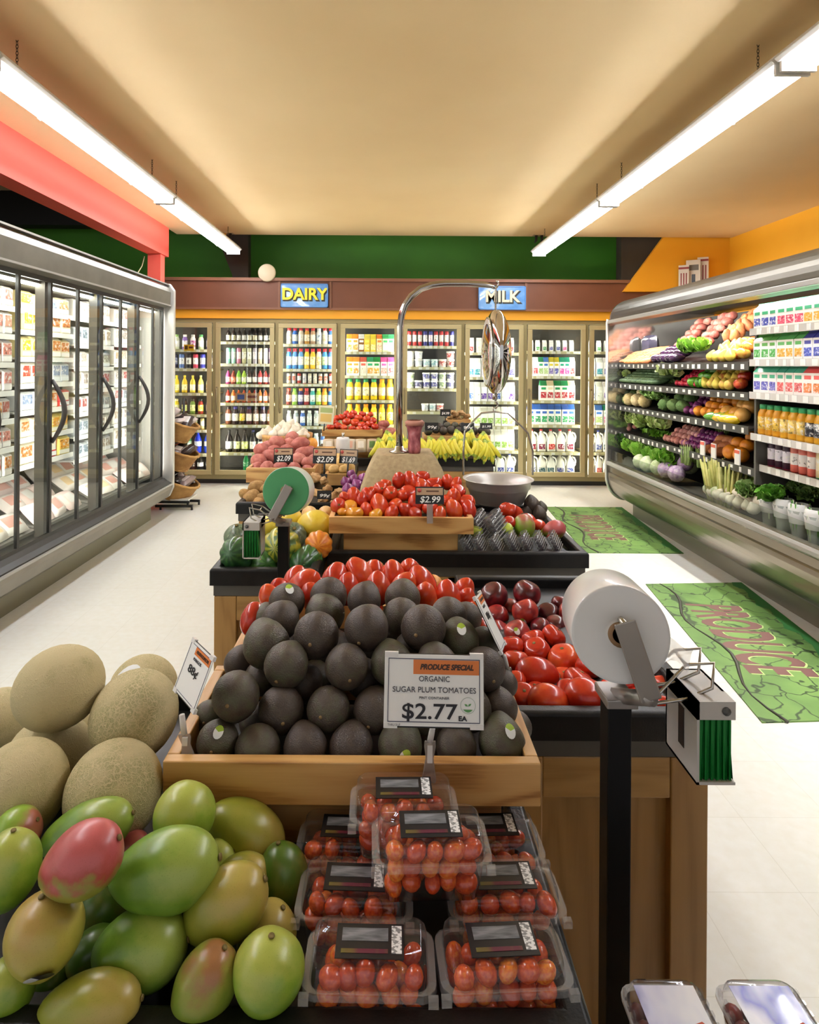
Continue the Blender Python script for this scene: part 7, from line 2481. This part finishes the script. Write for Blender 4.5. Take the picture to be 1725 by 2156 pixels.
for px, py, r in ((948, 880, 8), (960, 874, 9), (972, 870, 9), (984, 876, 8), (966, 882, 8), (978, 884, 7), (954, 868, 7)):
    item('ginger', 'ginger_root', P(px, py, 5.74), r * 5.74 / F * .9, 'tan ginger root in the small far crate', 'ginger', 'ginger in the far crate')
black_sign(909, 898, 28, 17, 5.315, '99¢', 'small black price card at the left of the far avocados', top='')
black_sign(985, 899, 28, 17, 5.315, '99¢', 'small black price card in front of the far avocados, middle of three', top='')
black_sign(1024, 897, 26, 13, 5.315, '$1.99', 'small black price card at the right end of the far avocado tray', top='')
black_sign(938, 869, 22, 15, 5.65, '$4.99', 'small tilted black price card by the ginger crate', top='', yaw=-8, stake=.05)
for k, (px, py, r) in enumerate(((800, 905, 14), (820, 912, 13), (885, 892, 9), (808, 893, 10))):
    item('red_potato', 'sweet_potato_bag', P(px, py, 5.30), r * 5.3 / F, 'netted brown-red potato bag between tomato crate and bananas', 'potato bag', 'netted potato bags', order='lr')
riser('wooden riser under the netted potato bags', P(796, 930, 5.22).x, P(840, 930, 5.22).x, 5.21, 5.42, .767, P(815, 921, 5.30).z)

# ------------------------------------------------------------ berry packs in the near corner
T6 = table('low produce table in the near corner holding clear fruit packs', .275, .95, .15, .80, z=.66)
M_PK = thin('pack_plastic', 'f6f6f8', 1.5, .04, .03, 'ffffff')


def fruit_pack(x, y, z, yaw, tilt, label):
    t = thing('fruit_pack', label, 'fruit pack', (x, y, z), (R(tilt), 0, R(yaw)), group='clear fruit packs')
    w, d, h = .098, .14, .05
    MB().loft([rrect(w * .84, d * .88, .014, 0, 4), rrect(w * .92, d * .94, .016, .03, 4), rrect(w * .94, d * .95, .016, h * .62, 4)], 0, True, True, False).build('tub', M_PK, t)
    rm = MB()
    rm.loft([rrect(w * .94, d * .95, .016, h * .62, 4), rrect(w * 1.02, d * 1.02, .018, h * .62, 4), rrect(w * 1.02, d * 1.02, .018, h * .70, 4), rrect(w * .92, d * .93, .016, h * .70, 4)], 0, False, False, False)
    rm.build('rim', thin('pack_rim', 'f0f0f0', 1.5, .06, .25, 'ffffff'), t)
    ld = MB()
    ld.loft([rrect(w * .92, d * .93, .016, h * .70, 4), rrect(w * .88, d * .90, .016, h * .98, 4), rrect(w * .80, d * .84, .014, h, 4)], 0, True, False, True)
    for i in range(9):
        for sx in (-1, 1):
            yy = (i - 4) * d * .095
            ld.box(sx * w * .455, sx * w * .49, yy - .003, yy + .003, h * .7, h * .9)
    ldo = ld.build('lid', M_PK, t)
    m = mnoise('blue_white_label', [(0.38, 'eef0f6'), (0.5, 'c8cce8'), (0.56, '5a5ab0'), (0.62, 'e8eaf4')], 5, .25, stretch=(1.4, .8, 1), coat=.6, rnd=.5)
    MB().box(-w * .37, w * .37, -d * .05, d * .38, h * 1.0 + .0003, h * 1.0 + .001).build('label', m, ldo)
    MB().lathe([(.014, 0), (.014, .0006), (0, .0006)], 5, M=Matrix.Translation((w * .22, -d * .02, h + .001))).build('berry_print', mat('c8583c', .4), ldo)
    bb = MB()
    for i in range(4):
        for j in range(5):
            bb.sphere(.0115, .0135, .012, 8, 6, None, 0, Matrix.Translation(((i - 1.5) * .021, (j - 2) * .025, .016 + .005 * ((i + j) % 2))))
    b3 = bb.build('fruit', mnoise('dark_red_fruit', [(0.3, '5a1814'), (0.7, '8a2c20')], 6, .35, rnd=.3), t)
    b3['kind'] = 'stuff'
    return t


for col, (px, nm) in enumerate(((1450, 'pole side'), (1650, 'frame side'))):
    for k in range(3):
        Y = .69 + .01 * k
        c = P(px, 2100, .70)
        fruit_pack(c.x - .012 * (2 - k) + .01 * col, Y - .01 * (k == 0), .626 + k * .0505, 6 - 3 * k, 0, f'clear fruit pack with blue-white label, {("lowest", "middle", "topmost")[k]} of the {nm} stack in the near corner')
finish_labels()
